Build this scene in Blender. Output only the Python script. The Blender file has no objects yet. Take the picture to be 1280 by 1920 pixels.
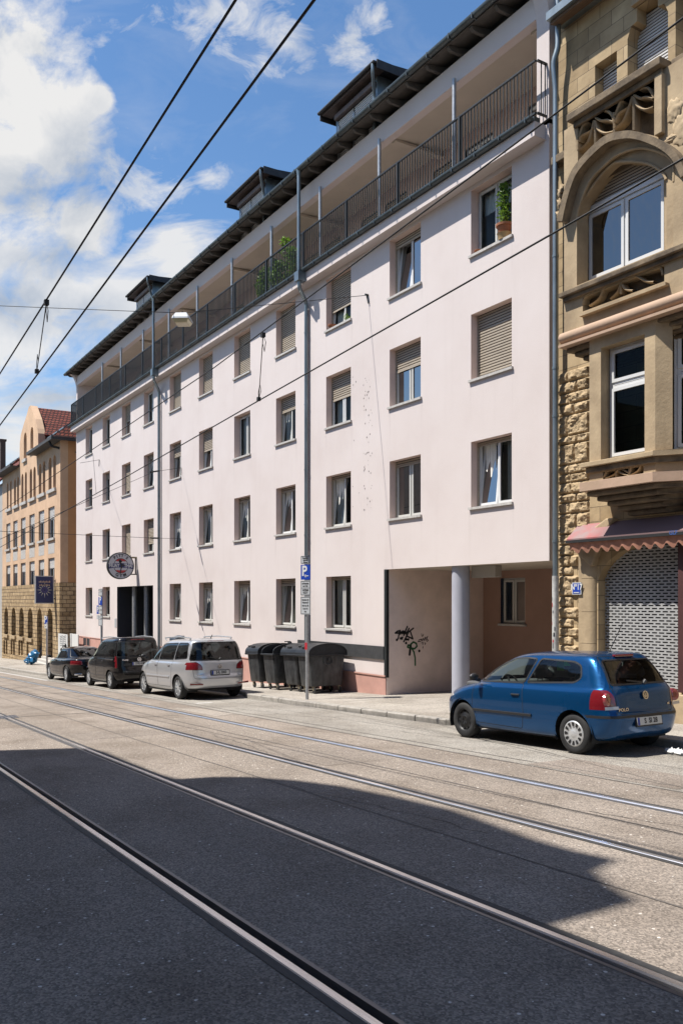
import bpy, bmesh, math, random
from mathutils import Vector, Matrix, noise, geometry
C = bpy.context.collection
SC = bpy.context.scene
rnd = random.Random(7)
# ---------------------------------------------------------------- frame of reference
# X runs along the street, Y across it towards the pink house, Z up.  The eye stands at (0, 0, EYE).
EYE = 1.93
SLOPE = 0.0373                       # the street climbs towards +X
FOC, VPX, HOR = 1620.0, -360.0, 1126.0
TH = math.atan((640 - VPX) / FOC)
SN, CS = math.sin(TH), math.cos(TH)
D = 13.06                            # front plane of the pink house
def gz(x): return SLOPE * x          # street surface
def pz(x): return SLOPE * x + 0.12   # pavement surface
def ray(px, py):
    x = (px - 640) / FOC
    return (x * SN - CS, x * CS + SN, (HOR - py) / FOC)
def onY(px, py, Y):
    r = ray(px, py); t = Y / r[1]
    return Vector((r[0] * t, Y, r[2] * t + EYE))
def onX(px, py, X):
    r = ray(px, py); t = X / r[0]
    return Vector((X, r[1] * t, r[2] * t + EYE))
def onG(px, py, h=0.0):
    r = ray(px, py); t = (h - EYE) / (r[2] - SLOPE * r[0])
    return Vector((r[0] * t, r[1] * t, r[2] * t + EYE))
def XY(px, Y): return onY(px, 1000, Y).x
def ZY(px, py, Y): return onY(px, py, Y).z

# ---------------------------------------------------------------- materials
def _n(nt, typ, **kw):
    n = nt.nodes.new(typ)
    for k, v in kw.items():
        setattr(n, k, v)
    return n
def _ramp(nt, stops):
    r = _n(nt, 'ShaderNodeValToRGB')
    e = r.color_ramp.elements
    while len(e) < len(stops): e.new(0.5)
    for el, (p, c) in zip(e, stops):
        el.position = p; el.color = (*c, 1) if len(c) == 3 else c
    return r
def mul(c, k): return tuple(min(1, v * k) for v in c)
ALB = 0.74
KEEP = {'passage_paint', 'passage_paint_brown', 'loggia_ceiling', 'loggia_wall', 'reveal_plaster', 'room_interior', 'curtain_cloth', 'leaf_green', 'facing_wall'}
def alb(name, c, metal=0.0):
    return c if c is None or name in KEEP or metal > .5 else tuple(v * (.86 if name.startswith(('sandstone', 'rusticated', 'orange')) else ALB) for v in c)
def pm(name, col, rough=0.6, metal=0.0, var=0.0, vscale=4.0, bump=0.0, bscale=40.0, coat=0.0, col2=None, spec=0.5, stretch=None, bdist=0.01, detail=6.0):
    col, col2 = alb(name, col, metal), alb(name, col2, metal)
    m = bpy.data.materials.new(name); m.use_nodes = True
    nt = m.node_tree; b = nt.nodes['Principled BSDF']; L = nt.links.new
    b.inputs['Roughness'].default_value = rough
    b.inputs['Metallic'].default_value = metal
    b.inputs['Coat Weight'].default_value = coat
    b.inputs['Coat Roughness'].default_value = 0.04
    b.inputs['Specular IOR Level'].default_value = spec
    b.inputs['Base Color'].default_value = (*col, 1)
    tc = _n(nt, 'ShaderNodeTexCoord'); src = tc.outputs['Object']
    if stretch:
        mp = _n(nt, 'ShaderNodeMapping'); mp.inputs['Scale'].default_value = stretch
        L(src, mp.inputs['Vector']); src = mp.outputs['Vector']
    if var or col2:
        nz = _n(nt, 'ShaderNodeTexNoise'); nz.inputs['Scale'].default_value = vscale; nz.inputs['Detail'].default_value = detail
        nz.inputs['Roughness'].default_value = 0.65
        L(src, nz.inputs['Vector'])
        c2 = col2 or mul(col, 1 - var)
        r = _ramp(nt, [(0.32, c2), (0.68, mul(col, 1 + var * 0.5))])
        L(nz.outputs['Fac'], r.inputs['Fac']); L(r.outputs['Color'], b.inputs['Base Color'])
    if bump:
        n2 = _n(nt, 'ShaderNodeTexNoise'); n2.inputs['Scale'].default_value = bscale; n2.inputs['Detail'].default_value = 5
        L(src, n2.inputs['Vector'])
        bp = _n(nt, 'ShaderNodeBump'); bp.inputs['Strength'].default_value = bump; bp.inputs['Distance'].default_value = bdist
        L(n2.outputs['Fac'], bp.inputs['Height']); L(bp.outputs['Normal'], b.inputs['Normal'])
    return m
def brickmat(name, c1, c2, mortar, bw, bh, msize=0.012, rough=0.85, bump=0.6, dist=0.02, axes='XZ', nz=0.35, offs=0.5):
    """Coursed masonry laid in the wall's own plane (X-Z or Y-Z)."""
    c1, c2, mortar = alb(name, c1), alb(name, c2), alb(name, mortar)
    m = bpy.data.materials.new(name); m.use_nodes = True
    nt = m.node_tree; b = nt.nodes['Principled BSDF']; L = nt.links.new
    b.inputs['Roughness'].default_value = rough; b.inputs['Specular IOR Level'].default_value = 0.25
    tc = _n(nt, 'ShaderNodeTexCoord'); sp = _n(nt, 'ShaderNodeSeparateXYZ'); cb = _n(nt, 'ShaderNodeCombineXYZ')
    L(tc.outputs['Object'], sp.inputs[0])
    if axes == 'SUM':
        ad = _n(nt, 'ShaderNodeMath', operation='ADD'); L(sp.outputs['X'], ad.inputs[0]); L(sp.outputs['Y'], ad.inputs[1]); L(ad.outputs[0], cb.inputs['X'])
    else:
        L(sp.outputs[axes[0]], cb.inputs['X'])
    L(sp.outputs['Z'], cb.inputs['Y'])
    br = _n(nt, 'ShaderNodeTexBrick'); br.offset = offs
    br.inputs['Scale'].default_value = 1.0; br.inputs['Brick Width'].default_value = bw; br.inputs['Row Height'].default_value = bh
    br.inputs['Mortar Size'].default_value = msize; br.inputs['Mortar Smooth'].default_value = 0.2
    br.inputs['Color1'].default_value = (*c1, 1); br.inputs['Color2'].default_value = (*c2, 1); br.inputs['Mortar'].default_value = (*mortar, 1)
    L(cb.outputs[0], br.inputs['Vector'])
    n1 = _n(nt, 'ShaderNodeTexNoise'); n1.inputs['Scale'].default_value = 3.0; n1.inputs['Detail'].default_value = 8
    L(tc.outputs['Object'], n1.inputs['Vector'])
    mx = _n(nt, 'ShaderNodeMixRGB', blend_type='MULTIPLY'); mx.inputs['Fac'].default_value = nz
    rr = _ramp(nt, [(0.3, (0.45, 0.42, 0.4)), (0.65, (1, 1, 1))])
    L(n1.outputs['Fac'], rr.inputs['Fac']); L(br.outputs['Color'], mx.inputs['Color1']); L(rr.outputs['Color'], mx.inputs['Color2'])
    L(mx.outputs['Color'], b.inputs['Base Color'])
    n2 = _n(nt, 'ShaderNodeTexNoise'); n2.inputs['Scale'].default_value = 14.0; n2.inputs['Detail'].default_value = 6
    L(tc.outputs['Object'], n2.inputs['Vector'])
    ma = _n(nt, 'ShaderNodeMath', operation='MULTIPLY_ADD'); ma.inputs[1].default_value = -1.6
    L(br.outputs['Fac'], ma.inputs[0]); L(n2.outputs['Fac'], ma.inputs[2])
    bp = _n(nt, 'ShaderNodeBump'); bp.inputs['Strength'].default_value = bump; bp.inputs['Distance'].default_value = dist
    L(ma.outputs[0], bp.inputs['Height']); L(bp.outputs['Normal'], b.inputs['Normal'])
    return m
def glassmat(name, tint=(0.6, 0.66, 0.64), refl=1.0, f0=1.5):
    m = bpy.data.materials.new(name); m.use_nodes = True
    nt = m.node_tree; L = nt.links.new; nt.nodes.remove(nt.nodes['Principled BSDF'])
    out = nt.nodes['Material Output']
    tr = _n(nt, 'ShaderNodeBsdfTransparent'); tr.inputs['Color'].default_value = (*tint, 1)
    gl = _n(nt, 'ShaderNodeBsdfGlossy'); gl.inputs['Roughness'].default_value = 0.015; gl.inputs['Color'].default_value = (refl, refl, refl, 1)
    fr = _n(nt, 'ShaderNodeFresnel'); fr.inputs['IOR'].default_value = f0
    mx = _n(nt, 'ShaderNodeMixShader')
    L(fr.outputs[0], mx.inputs['Fac']); L(tr.outputs[0], mx.inputs[1]); L(gl.outputs[0], mx.inputs[2]); L(mx.outputs[0], out.inputs['Surface'])
    return m
M = {}
def plaster():
    """Pale pink render: fine grain, broad weathering, faint vertical streaks below sills."""
    m = bpy.data.materials.new('pink_plaster'); m.use_nodes = True
    nt = m.node_tree; b = nt.nodes['Principled BSDF']; L = nt.links.new
    b.inputs['Roughness'].default_value = 0.9; b.inputs['Specular IOR Level'].default_value = 0.2
    tc = _n(nt, 'ShaderNodeTexCoord')
    n1 = _n(nt, 'ShaderNodeTexNoise'); n1.inputs['Scale'].default_value = 0.55; n1.inputs['Detail'].default_value = 9; n1.inputs['Roughness'].default_value = 0.62
    L(tc.outputs['Object'], n1.inputs['Vector'])
    r1 = _ramp(nt, [(0.30, (0.545, 0.478, 0.455)), (0.5, (0.575, 0.512, 0.49)), (0.72, (0.595, 0.535, 0.515))])
    L(n1.outputs['Fac'], r1.inputs['Fac'])
    mp = _n(nt, 'ShaderNodeMapping'); mp.inputs['Scale'].default_value = (5.0, 5.0, 0.22); L(tc.outputs['Object'], mp.inputs['Vector'])
    n2 = _n(nt, 'ShaderNodeTexNoise'); n2.inputs['Scale'].default_value = 1.0; n2.inputs['Detail'].default_value = 7
    L(mp.outputs[0], n2.inputs['Vector'])
    r2 = _ramp(nt, [(0.27, (0.93, 0.92, 0.915)), (0.46, (1, 1, 1))]); L(n2.outputs['Fac'], r2.inputs['Fac'])
    mx = _n(nt, 'ShaderNodeMixRGB', blend_type='MULTIPLY'); mx.inputs['Fac'].default_value = 0.3
    L(r1.outputs[0], mx.inputs[1]); L(r2.outputs[0], mx.inputs[2])
    # grime running down from the ends of the window sills
    sx = _n(nt, 'ShaderNodeSeparateXYZ'); L(tc.outputs['Object'], sx.inputs[0])
    def mt(op, a, c=None, clamp=False):
        n = _n(nt, 'ShaderNodeMath', operation=op); n.use_clamp = clamp
        for i, v in enumerate((a, c)):
            if v is None: continue
            if isinstance(v, (int, float)): n.inputs[i].default_value = v
            else: L(v, n.inputs[i])
        return n.outputs[0]
    u = mt('FLOORED_MODULO', mt('ADD', sx.outputs[0], 48.07 + .5), 3.262)
    e1 = mt('ABSOLUTE', mt('SUBTRACT', u, .46)); e2 = mt('ABSOLUTE', mt('SUBTRACT', u, 1.87))
    ed = mt('MULTIPLY', mt('SUBTRACT', 1.0, mt('DIVIDE', mt('MINIMUM', e1, e2), .075), True), 1.0)
    dz = mt('FLOORED_MODULO', mt('SUBTRACT', 7.92 + EYE, sx.outputs[2]), 2.933)
    fz = mt('SUBTRACT', 1.0, mt('DIVIDE', dz, 0.95), True)
    n5 = _n(nt, 'ShaderNodeTexNoise'); n5.inputs['Scale'].default_value = 1.0; mp5 = _n(nt, 'ShaderNodeMapping'); mp5.inputs['Scale'].default_value = (22, 22, .9); L(tc.outputs['Object'], mp5.inputs[0]); L(mp5.outputs[0], n5.inputs['Vector'])
    gr = mt('MULTIPLY', mt('MULTIPLY', ed, fz), mt('MULTIPLY', mt('SUBTRACT', n5.outputs['Fac'], .38, True), 2.4), True)
    mg = _n(nt, 'ShaderNodeMixRGB'); mg.inputs[2].default_value = (.36, .31, .285, 1); L(mt('MULTIPLY', gr, .5), mg.inputs[0]); L(mx.outputs[0], mg.inputs[1])
    L(mg.outputs[0], b.inputs['Base Color'])
    n3 = _n(nt, 'ShaderNodeTexNoise'); n3.inputs['Scale'].default_value = 90; n3.inputs['Detail'].default_value = 4; L(tc.outputs['Object'], n3.inputs['Vector'])
    bp = _n(nt, 'ShaderNodeBump'); bp.inputs['Strength'].default_value = 0.35; bp.inputs['Distance'].default_value = 0.008
    L(n3.outputs['Fac'], bp.inputs['Height']); L(bp.outputs[0], b.inputs['Normal'])
    return m
def asphalt(name, base, dark, speck, wear=None):
    base, dark, speck = alb(name, base), alb(name, dark), alb(name, speck)
    m = bpy.data.materials.new(name); m.use_nodes = True
    nt = m.node_tree; b = nt.nodes['Principled BSDF']; L = nt.links.new
    b.inputs['Roughness'].default_value = 0.9; b.inputs['Specular IOR Level'].default_value = 0.06
    tc = _n(nt, 'ShaderNodeTexCoord'); P = tc.outputs['Object']
    mp = _n(nt, 'ShaderNodeMapping'); mp.inputs['Scale'].default_value = (0.16, 0.9, 1.0); L(P, mp.inputs['Vector'])
    n1 = _n(nt, 'ShaderNodeTexNoise'); n1.inputs['Scale'].default_value = 1.0; n1.inputs['Detail'].default_value = 8; L(mp.outputs[0], n1.inputs['Vector'])
    r1 = _ramp(nt, [(0.3, dark), (0.7, base)]); L(n1.outputs['Fac'], r1.inputs['Fac'])
    v = _n(nt, 'ShaderNodeTexVoronoi'); v.inputs['Scale'].default_value = 75; L(P, v.inputs['Vector'])
    rv = _ramp(nt, [(0.0, (0.22, 0.22, 0.23)), (0.5, (0.95, 0.95, 0.95)), (1.0, (1.9, 1.86, 1.8))])
    sp = _n(nt, 'ShaderNodeSeparateColor'); L(v.outputs['Color'], sp.inputs[0]); L(sp.outputs[0], rv.inputs['Fac'])
    mx = _n(nt, 'ShaderNodeMixRGB', blend_type='MULTIPLY'); mx.inputs['Fac'].default_value = 0.5
    L(r1.outputs[0], mx.inputs[1]); L(rv.outputs[0], mx.inputs[2])
    # scattered pale chippings
    v2 = _n(nt, 'ShaderNodeTexVoronoi'); v2.inputs['Scale'].default_value = 17; L(P, v2.inputs['Vector'])
    s2 = _n(nt, 'ShaderNodeSeparateColor'); L(v2.outputs['Color'], s2.inputs[0])
    lt = _n(nt, 'ShaderNodeMath', operation='LESS_THAN'); L(v2.outputs['Distance'], lt.inputs[0])
    th = _n(nt, 'ShaderNodeMath', operation='MULTIPLY_ADD'); th.inputs[1].default_value = 0.9; th.inputs[2].default_value = -0.68; L(s2.outputs[0], th.inputs[0]); L(th.outputs[0], lt.inputs[1])
    m2 = _n(nt, 'ShaderNodeMixRGB'); m2.inputs[2].default_value = (*speck, 1); L(lt.outputs[0], m2.inputs['Fac']); L(mx.outputs[0], m2.inputs[1])
    n4 = _n(nt, 'ShaderNodeTexNoise'); n4.inputs['Scale'].default_value = 0.9; n4.inputs['Detail'].default_value = 6; L(P, n4.inputs['Vector'])
    r4 = _ramp(nt, [(0.36, (0.72, 0.7, 0.68)), (0.56, (1, 1, 1))]); L(n4.outputs['Fac'], r4.inputs['Fac'])
    m3 = _n(nt, 'ShaderNodeMixRGB', blend_type='MULTIPLY'); m3.inputs['Fac'].default_value = 0.7; L(m2.outputs[0], m3.inputs[1]); L(r4.outputs[0], m3.inputs[2])
    L(m3.outputs[0], b.inputs['Base Color'])
    ad = _n(nt, 'ShaderNodeMath', operation='ADD'); L(v.outputs['Distance'], ad.inputs[0]); L(n1.outputs['Fac'], ad.inputs[1])
    bp = _n(nt, 'ShaderNodeBump'); bp.inputs['Strength'].default_value = 0.5; bp.inputs['Distance'].default_value = 0.006
    L(ad.outputs[0], bp.inputs['Height']); L(bp.outputs[0], b.inputs['Normal'])
    return m
M['pink'] = plaster()
M['plinth'] = pm('plinth_paint', (0.60, 0.335, 0.275), 0.85, var=0.18, vscale=1.6, bump=0.2, bscale=60)
M['reveal'] = pm('reveal_plaster', (0.68, 0.53, 0.47), 0.9, var=0.08, vscale=3)
M['passage'] = pm('passage_paint', (0.76, 0.615, 0.545), 0.85, var=0.16, vscale=1.2, bump=0.15, bscale=60)
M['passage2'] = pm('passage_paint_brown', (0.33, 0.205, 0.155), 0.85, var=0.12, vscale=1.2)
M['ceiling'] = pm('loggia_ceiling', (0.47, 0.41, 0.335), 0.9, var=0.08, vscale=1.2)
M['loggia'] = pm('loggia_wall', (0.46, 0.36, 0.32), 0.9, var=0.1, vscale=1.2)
M['sill'] = pm('sill_stone', (0.60, 0.57, 0.53), 0.7, var=0.25, vscale=9)
M['frame'] = pm('window_frame', (0.66, 0.65, 0.61), 0.4)
M['framew'] = pm('window_frame_white', (0.80, 0.80, 0.79), 0.35)
M['slatgap'] = pm('shutter_gap', (0.035, 0.028, 0.022), 0.9)
M['shutter'] = pm('shutter_slats', (0.50, 0.425, 0.335), 0.55, var=0.2, vscale=2.5, stretch=(1, 1, 14))
M['shutterw'] = pm('shutter_slats_pale', (0.80, 0.78, 0.75), 0.5, var=0.12, vscale=2.5, stretch=(1, 1, 14))
M['pane'] = glassmat('window_glass', (0.84, 0.87, 0.85), refl=.34, f0=1.45)
M['panedark'] = glassmat('window_glass_dark', (0.36, 0.47, 0.49), f0=1.5, refl=.20)
M['room'] = pm('room_interior', (0.52, 0.50, 0.46), 0.9)
M['curtain'] = pm('curtain_cloth', (0.80, 0.78, 0.72), 0.9, var=0.3, vscale=10, stretch=(6, 6, 0.3))
M['metal'] = pm('dark_metal', (0.045, 0.05, 0.052), 0.5, metal=0.4, var=0.2, vscale=6)
M['zinc'] = pm('zinc_sheet', (0.23, 0.27, 0.29), 0.42, metal=0.75, var=0.3, vscale=3, stretch=(1, 1, 0.4))
M['zincd'] = pm('zinc_gutter', (0.085, 0.10, 0.105), 0.45, metal=0.6, var=0.3, vscale=3)
M['galv'] = pm('galvanised_steel', (0.40, 0.41, 0.42), 0.45, metal=0.6, var=0.25, vscale=14)
M['wood'] = pm('rafter_wood', (0.10, 0.088, 0.076), 0.8, var=0.3, vscale=6, stretch=(1, 1, 1))
M['copper'] = pm('copper_brown', (0.15, 0.105, 0.09), 0.55, metal=0.1, var=0.3, vscale=4)
M['black'] = pm('black_rubber', (0.012, 0.012, 0.013), 0.7)
M['dark'] = pm('dark_recess', (0.02, 0.021, 0.026), 0.8)
M['slate'] = pm('roof_slate', (0.06, 0.058, 0.06), 0.7, var=0.3, vscale=5)
M['road'] = asphalt('road_asphalt', (0.355, 0.305, 0.262), (0.275, 0.236, 0.203), (0.85, 0.80, 0.74))
M['lane'] = asphalt('lane_asphalt', (0.385, 0.358, 0.32), (0.31, 0.287, 0.257), (0.45, 0.42, 0.38))
M['pave'] = asphalt('pavement_asphalt', (0.46, 0.42, 0.37), (0.38, 0.345, 0.305), (0.5, 0.47, 0.43))
M['kerb'] = pm('kerb_stone', (0.40, 0.37, 0.33), 0.85, var=0.35, vscale=5, bump=0.5, bscale=30)
M['seam'] = pm('faded_tar_seam', (0.15, 0.13, 0.115), 0.8, var=0.4, vscale=12)
M['tar'] = pm('tar_joint', (0.05, 0.048, 0.047), 0.75, var=0.3, vscale=20)
M['railhead'] = pm('rail_head_steel', (0.88, 0.84, 0.82), 0.25, metal=0.85, var=0.25, vscale=60, stretch=(0.05, 3, 1))
M['railside'] = pm('rail_lip_steel', (0.16, 0.16, 0.17), 0.4, metal=0.7, var=0.3, vscale=30, stretch=(0.1, 3, 1))
M['white'] = pm('white_paint', (0.78, 0.78, 0.76), 0.6, var=0.08, vscale=8)
M['paint'] = pm('road_paint', (0.62, 0.60, 0.57), 0.7, var=0.4, vscale=18)
M['signgrey'] = pm('sign_white', (0.58, 0.60, 0.62), 0.4)
M['blue'] = pm('sign_blue', (0.012, 0.06, 0.42), 0.4)
M['navy'] = pm('banner_navy', (0.012, 0.022, 0.115), 0.5)
M['ink'] = pm('ink_black', (0.018, 0.018, 0.02), 0.6)
M['red'] = pm('paint_red', (0.55, 0.03, 0.045), 0.45)
M['terracotta'] = pm('terracotta', (0.42, 0.16, 0.075), 0.8, var=0.2, vscale=8)
def leafmat(name, c, c2):
    m = pm(name, c, 0.55, col2=c2, vscale=9)
    nt = m.node_tree; b = nt.nodes['Principled BSDF']; L = nt.links.new
    tl = _n(nt, 'ShaderNodeBsdfTranslucent'); tl.inputs['Color'].default_value = (*mul(c, 1.3), 1)
    mx = _n(nt, 'ShaderNodeMixShader'); mx.inputs['Fac'].default_value = 0.3
    L(b.outputs[0], mx.inputs[1]); L(tl.outputs[0], mx.inputs[2]); L(mx.outputs[0], nt.nodes['Material Output'].inputs['Surface'])
    return m
M['leaf'] = leafmat('leaf_green', (0.14, 0.24, 0.025), (0.05, 0.11, 0.015))
M['ashlar'] = brickmat('sandstone_ashlar', (0.56, 0.425, 0.255), (0.38, 0.275, 0.155), (0.22, 0.165, 0.105), 0.58, 0.29, 0.007, bump=0.4, dist=0.012, axes='SUM', nz=0.5)
M['stone'] = pm('sandstone_smooth', (0.52, 0.40, 0.255), 0.85, col2=(0.31, 0.232, 0.148), vscale=1.3, detail=12, bump=0.35, bscale=18, bdist=0.012, spec=0.2)
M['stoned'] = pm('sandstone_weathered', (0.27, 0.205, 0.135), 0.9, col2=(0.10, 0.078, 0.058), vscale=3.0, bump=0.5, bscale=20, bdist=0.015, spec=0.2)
M['stonep'] = pm('sandstone_pinkish', (0.52, 0.36, 0.265), 0.85, col2=(0.42, 0.30, 0.21), vscale=2.0, bump=0.3, bscale=18, spec=0.2)
M['rustic'] = pm('sandstone_rough', (0.53, 0.405, 0.255), 0.95, col2=(0.37, 0.27, 0.16), vscale=3.5, bump=0.9, bscale=22, bdist=0.025, spec=0.15)
M['mortar'] = pm('dark_mortar', (0.10, 0.075, 0.055), 0.95)
M['orange'] = pm('orange_stucco', (0.64, 0.43, 0.275), 0.9, var=0.18, vscale=0.8, bump=0.15, bscale=60)
M['orange2'] = pm('orange_stucco_deep', (0.55, 0.29, 0.13), 0.9, var=0.14, vscale=0.8)
M['rubble'] = brickmat('rusticated_sandstone', (0.62, 0.46, 0.27), (0.42, 0.30, 0.165), (0.17, 0.125, 0.085), 0.44, 0.25, 0.018, bump=1.0, dist=0.04, axes='SUM', nz=0.75)
M['brick'] = brickmat('red_brick', (0.26, 0.075, 0.045), (0.19, 0.05, 0.032), (0.20, 0.13, 0.10), 0.24, 0.08, 0.012, axes='SUM')
M['tile'] = brickmat('red_roof_tile', (0.34, 0.10, 0.065), (0.24, 0.06, 0.045), (0.05, 0.02, 0.018), 0.24, 0.2, 0.035, bump=0.9, dist=0.04, axes='SUM', nz=0.5)
M['awnred_shade'] = pm('faded_red_awning_painted_shade', (0.46, 0.10, 0.10), 0.8, col2=(0.33, 0.23, 0.225), vscale=2.2, detail=3)
M['valance'] = pm('faded_valance_cloth', (0.52, 0.245, 0.165), 0.9, var=0.3, vscale=6)
M['maroon'] = pm('maroon_paint', (0.085, 0.028, 0.026), 0.6, var=0.2, vscale=3)
M['alu'] = pm('roller_grille_steel', (0.50, 0.50, 0.50), 0.5, metal=0.1, var=0.12, vscale=3)
M['binp'] = pm('bin_plastic', (0.010, 0.011, 0.012), 0.42, col2=(0.085, 0.088, 0.092), vscale=5.5, spec=.4, bump=0.15, bscale=30, stretch=(1.0, 1.0, 0.5))
M['binlid'] = pm('bin_lid_plastic', (0.014, 0.015, 0.017), 0.42, spec=.35, col2=(0.035, 0.037, 0.041), vscale=3.5)
M['caster'] = pm('caster_steel', (0.35, 0.30, 0.20), 0.5, metal=0.5, var=0.4, vscale=12)

# ---------------------------------------------------------------- mesh helpers
class MB:
    def __init__(s): s.v = []; s.f = []; s.m = []; s.cur = 0
    def face(s, pts):
        i = len(s.v); s.v += [tuple(p) for p in pts]; s.f.append(tuple(range(i, i + len(pts)))); s.m.append(s.cur)
    def idx(s, vs, fs):
        i = len(s.v); s.v += [tuple(p) for p in vs]
        for f in fs: s.f.append(tuple(i + k for k in f)); s.m.append(s.cur)
    def box(s, x0, x1, y0, y1, z0, z1):
        if x0 > x1: x0, x1 = x1, x0
        if y0 > y1: y0, y1 = y1, y0
        if z0 > z1: z0, z1 = z1, z0
        s.idx([(x0, y0, z0), (x1, y0, z0), (x1, y1, z0), (x0, y1, z0), (x0, y0, z1), (x1, y0, z1), (x1, y1, z1), (x0, y1, z1)],
              [(0, 3, 2, 1), (4, 5, 6, 7), (0, 1, 5, 4), (1, 2, 6, 5), (2, 3, 7, 6), (3, 0, 4, 7)])
        return s
    def bar(s, a, b, w, h, up=(0, 0, 1)):
        a = Vector(a); b = Vector(b); d = (b - a).normalized(); up = Vector(up)
        r = d.cross(up)
        if r.length < 1e-5: r = d.cross(Vector((1, 0, 0)))
        r.normalize(); u = r.cross(d); r *= w / 2; u *= h / 2
        s.idx([a - r - u, a + r - u, a + r + u, a - r + u, b - r - u, b + r - u, b + r + u, b - r + u],
              [(0, 1, 2, 3), (7, 6, 5, 4), (0, 4, 5, 1), (1, 5, 6, 2), (2, 6, 7, 3), (3, 7, 4, 0)])
        return s
    def tube(s, pts, r, n=8, cap=True):
        pts = [Vector(p) for p in pts]; rings = []; prev = None
        rs = r if isinstance(r, (list, tuple)) else [r] * len(pts)
        for i, p in enumerate(pts):
            d = (pts[min(i + 1, len(pts) - 1)] - pts[max(i - 1, 0)])
            if d.length < 1e-9: d = Vector((0, 0, 1))
            d.normalize()
            if prev is None:
                a = Vector((0, 0, 1)) if abs(d.z) < 0.9 else Vector((1, 0, 0)); u = d.cross(a).normalized()
            else:
                u = (prev - d * prev.dot(d))
                u = u.normalized() if u.length > 1e-6 else d.orthogonal().normalized()
            prev = u; w = d.cross(u)
            rings.append([p + (u * math.cos(2 * math.pi * k / n) + w * math.sin(2 * math.pi * k / n)) * rs[i] for k in range(n)])
        vs = [q for R in rings for q in R]; fs = []
        for i in range(len(rings) - 1):
            for k in range(n): fs.append((i * n + k, i * n + (k + 1) % n, (i + 1) * n + (k + 1) % n, (i + 1) * n + k))
        if cap: fs.append(tuple(range(n - 1, -1, -1))); fs.append(tuple((len(rings) - 1) * n + k for k in range(n)))
        s.idx(vs, fs); return s
    def lathe(s, prof, mat=None, n=24, cap=True):
        """profile of (radius, height) turned about local Z, placed by a matrix"""
        mat = mat or Matrix.Identity(4); vs = []; fs = []
        for r, z in prof:
            for k in range(n):
                a = 2 * math.pi * k / n; vs.append(mat @ Vector((r * math.cos(a), r * math.sin(a), z)))
        for i in range(len(prof) - 1):
            for k in range(n): fs.append((i * n + k, i * n + (k + 1) % n, (i + 1) * n + (k + 1) % n, (i + 1) * n + k))
        cap = cap and abs(prof[0][1] - prof[-1][1]) > 1e-6 and len(prof) > 2
        if cap and prof[0][0] > 1e-6: fs.append(tuple(range(n - 1, -1, -1)))
        if cap and prof[-1][0] > 1e-6: fs.append(tuple((len(prof) - 1) * n + k for k in range(n)))
        s.idx(vs, fs); return s
    def plate(s, outer, holes, fa, fb, back=False):
        """flat plate with holes: 2D loops mapped to front points by fa and to back points by fb"""
        loops = [outer] + list(holes)
        flat = [p for l in loops for p in l]
        tris = geometry.tessellate_polygon([[Vector((p[0], p[1], 0)) for p in l] for l in loops])
        s.idx([fa(*p) for p in flat], [tuple(t) for t in tris])
        if back: s.idx([fb(*p) for p in flat], [tuple(reversed(t)) for t in tris])
        for l in loops:
            k = len(l)
            s.idx([fa(*p) for p in l] + [fb(*p) for p in l], [(i, (i + 1) % k, k + (i + 1) % k, k + i) for i in range(k)])
        return s
    def prism(s, poly, fa, fb): return s.plate(poly, [], fa, fb, back=True)
    def mesh(s, vs, fs, mat): s.idx([mat @ Vector(v) for v in vs], fs); return s
    def build(s, name, mat, parent=None, smooth=False, recalc=True):
        me = bpy.data.meshes.new(name); me.from_pydata(s.v, [], s.f); me.update()
        mats = mat if isinstance(mat, (list, tuple)) else [mat]
        for mm in mats: me.materials.append(mm)
        if len(mats) > 1: me.polygons.foreach_set('material_index', s.m)
        bm = bmesh.new(); bm.from_mesh(me)
        bmesh.ops.remove_doubles(bm, verts=bm.verts, dist=1e-5)
        if recalc: bmesh.ops.recalc_face_normals(bm, faces=bm.faces)
        bm.to_mesh(me); bm.free()
        if smooth:
            me.polygons.foreach_set('use_smooth', [True] * len(me.polygons))
            if smooth != 'all': me.set_sharp_from_angle(angle=math.radians(smooth if smooth is not True else 35))
        o = bpy.data.objects.new(name, me); C.objects.link(o)
        if parent is not None: adopt(o, parent)
        return o
def adopt(o, parent):
    o.parent = parent
    w = Matrix.Translation(parent.location) if parent.type == 'EMPTY' else Matrix.Identity(4)
    o.matrix_parent_inverse = w.inverted()
def tag(o, label=None, cat=None, group=None, kind=None):
    if label: o['label'] = label
    if cat: o['category'] = cat
    if group: o['group'] = group
    if kind: o['kind'] = kind
    return o
def thing(name, loc, label, cat, group=None):
    o = bpy.data.objects.new(name, None); C.objects.link(o); o.location = loc; o.empty_display_size = 0.3
    return tag(o, label, cat, group)
def bevel(o, w, seg=2, ang=40):
    b = o.modifiers.new('bevel', 'BEVEL'); b.width = w; b.segments = seg; b.limit_method = 'ANGLE'; b.angle_limit = math.radians(ang)
    return o
_tx = {}
def text_mesh(body, size=1.0, extrude=0.0, align='CENTER', width=1.0, bold=0.0):
    key = (body, size, extrude, align, width, bold)
    if key not in _tx:
        cu = bpy.data.curves.new('lettering', 'FONT'); cu.body = body; cu.size = size; cu.extrude = extrude; cu.align_x = align; cu.align_y = 'CENTER'
        cu.resolution_u = 3; cu.offset = bold; cu.space_line = 0.95
        ob = bpy.data.objects.new('lettering', cu); C.objects.link(ob)
        dg = bpy.context.evaluated_depsgraph_get(); me = bpy.data.meshes.new_from_object(ob.evaluated_get(dg))
        vs = [(v.co.x * width, v.co.y, v.co.z) for v in me.vertices]; fs = [tuple(p.vertices) for p in me.polygons]
        bpy.data.objects.remove(ob); bpy.data.curves.remove(cu); bpy.data.meshes.remove(me)
        _tx[key] = (vs, fs)
    return _tx[key]
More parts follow.
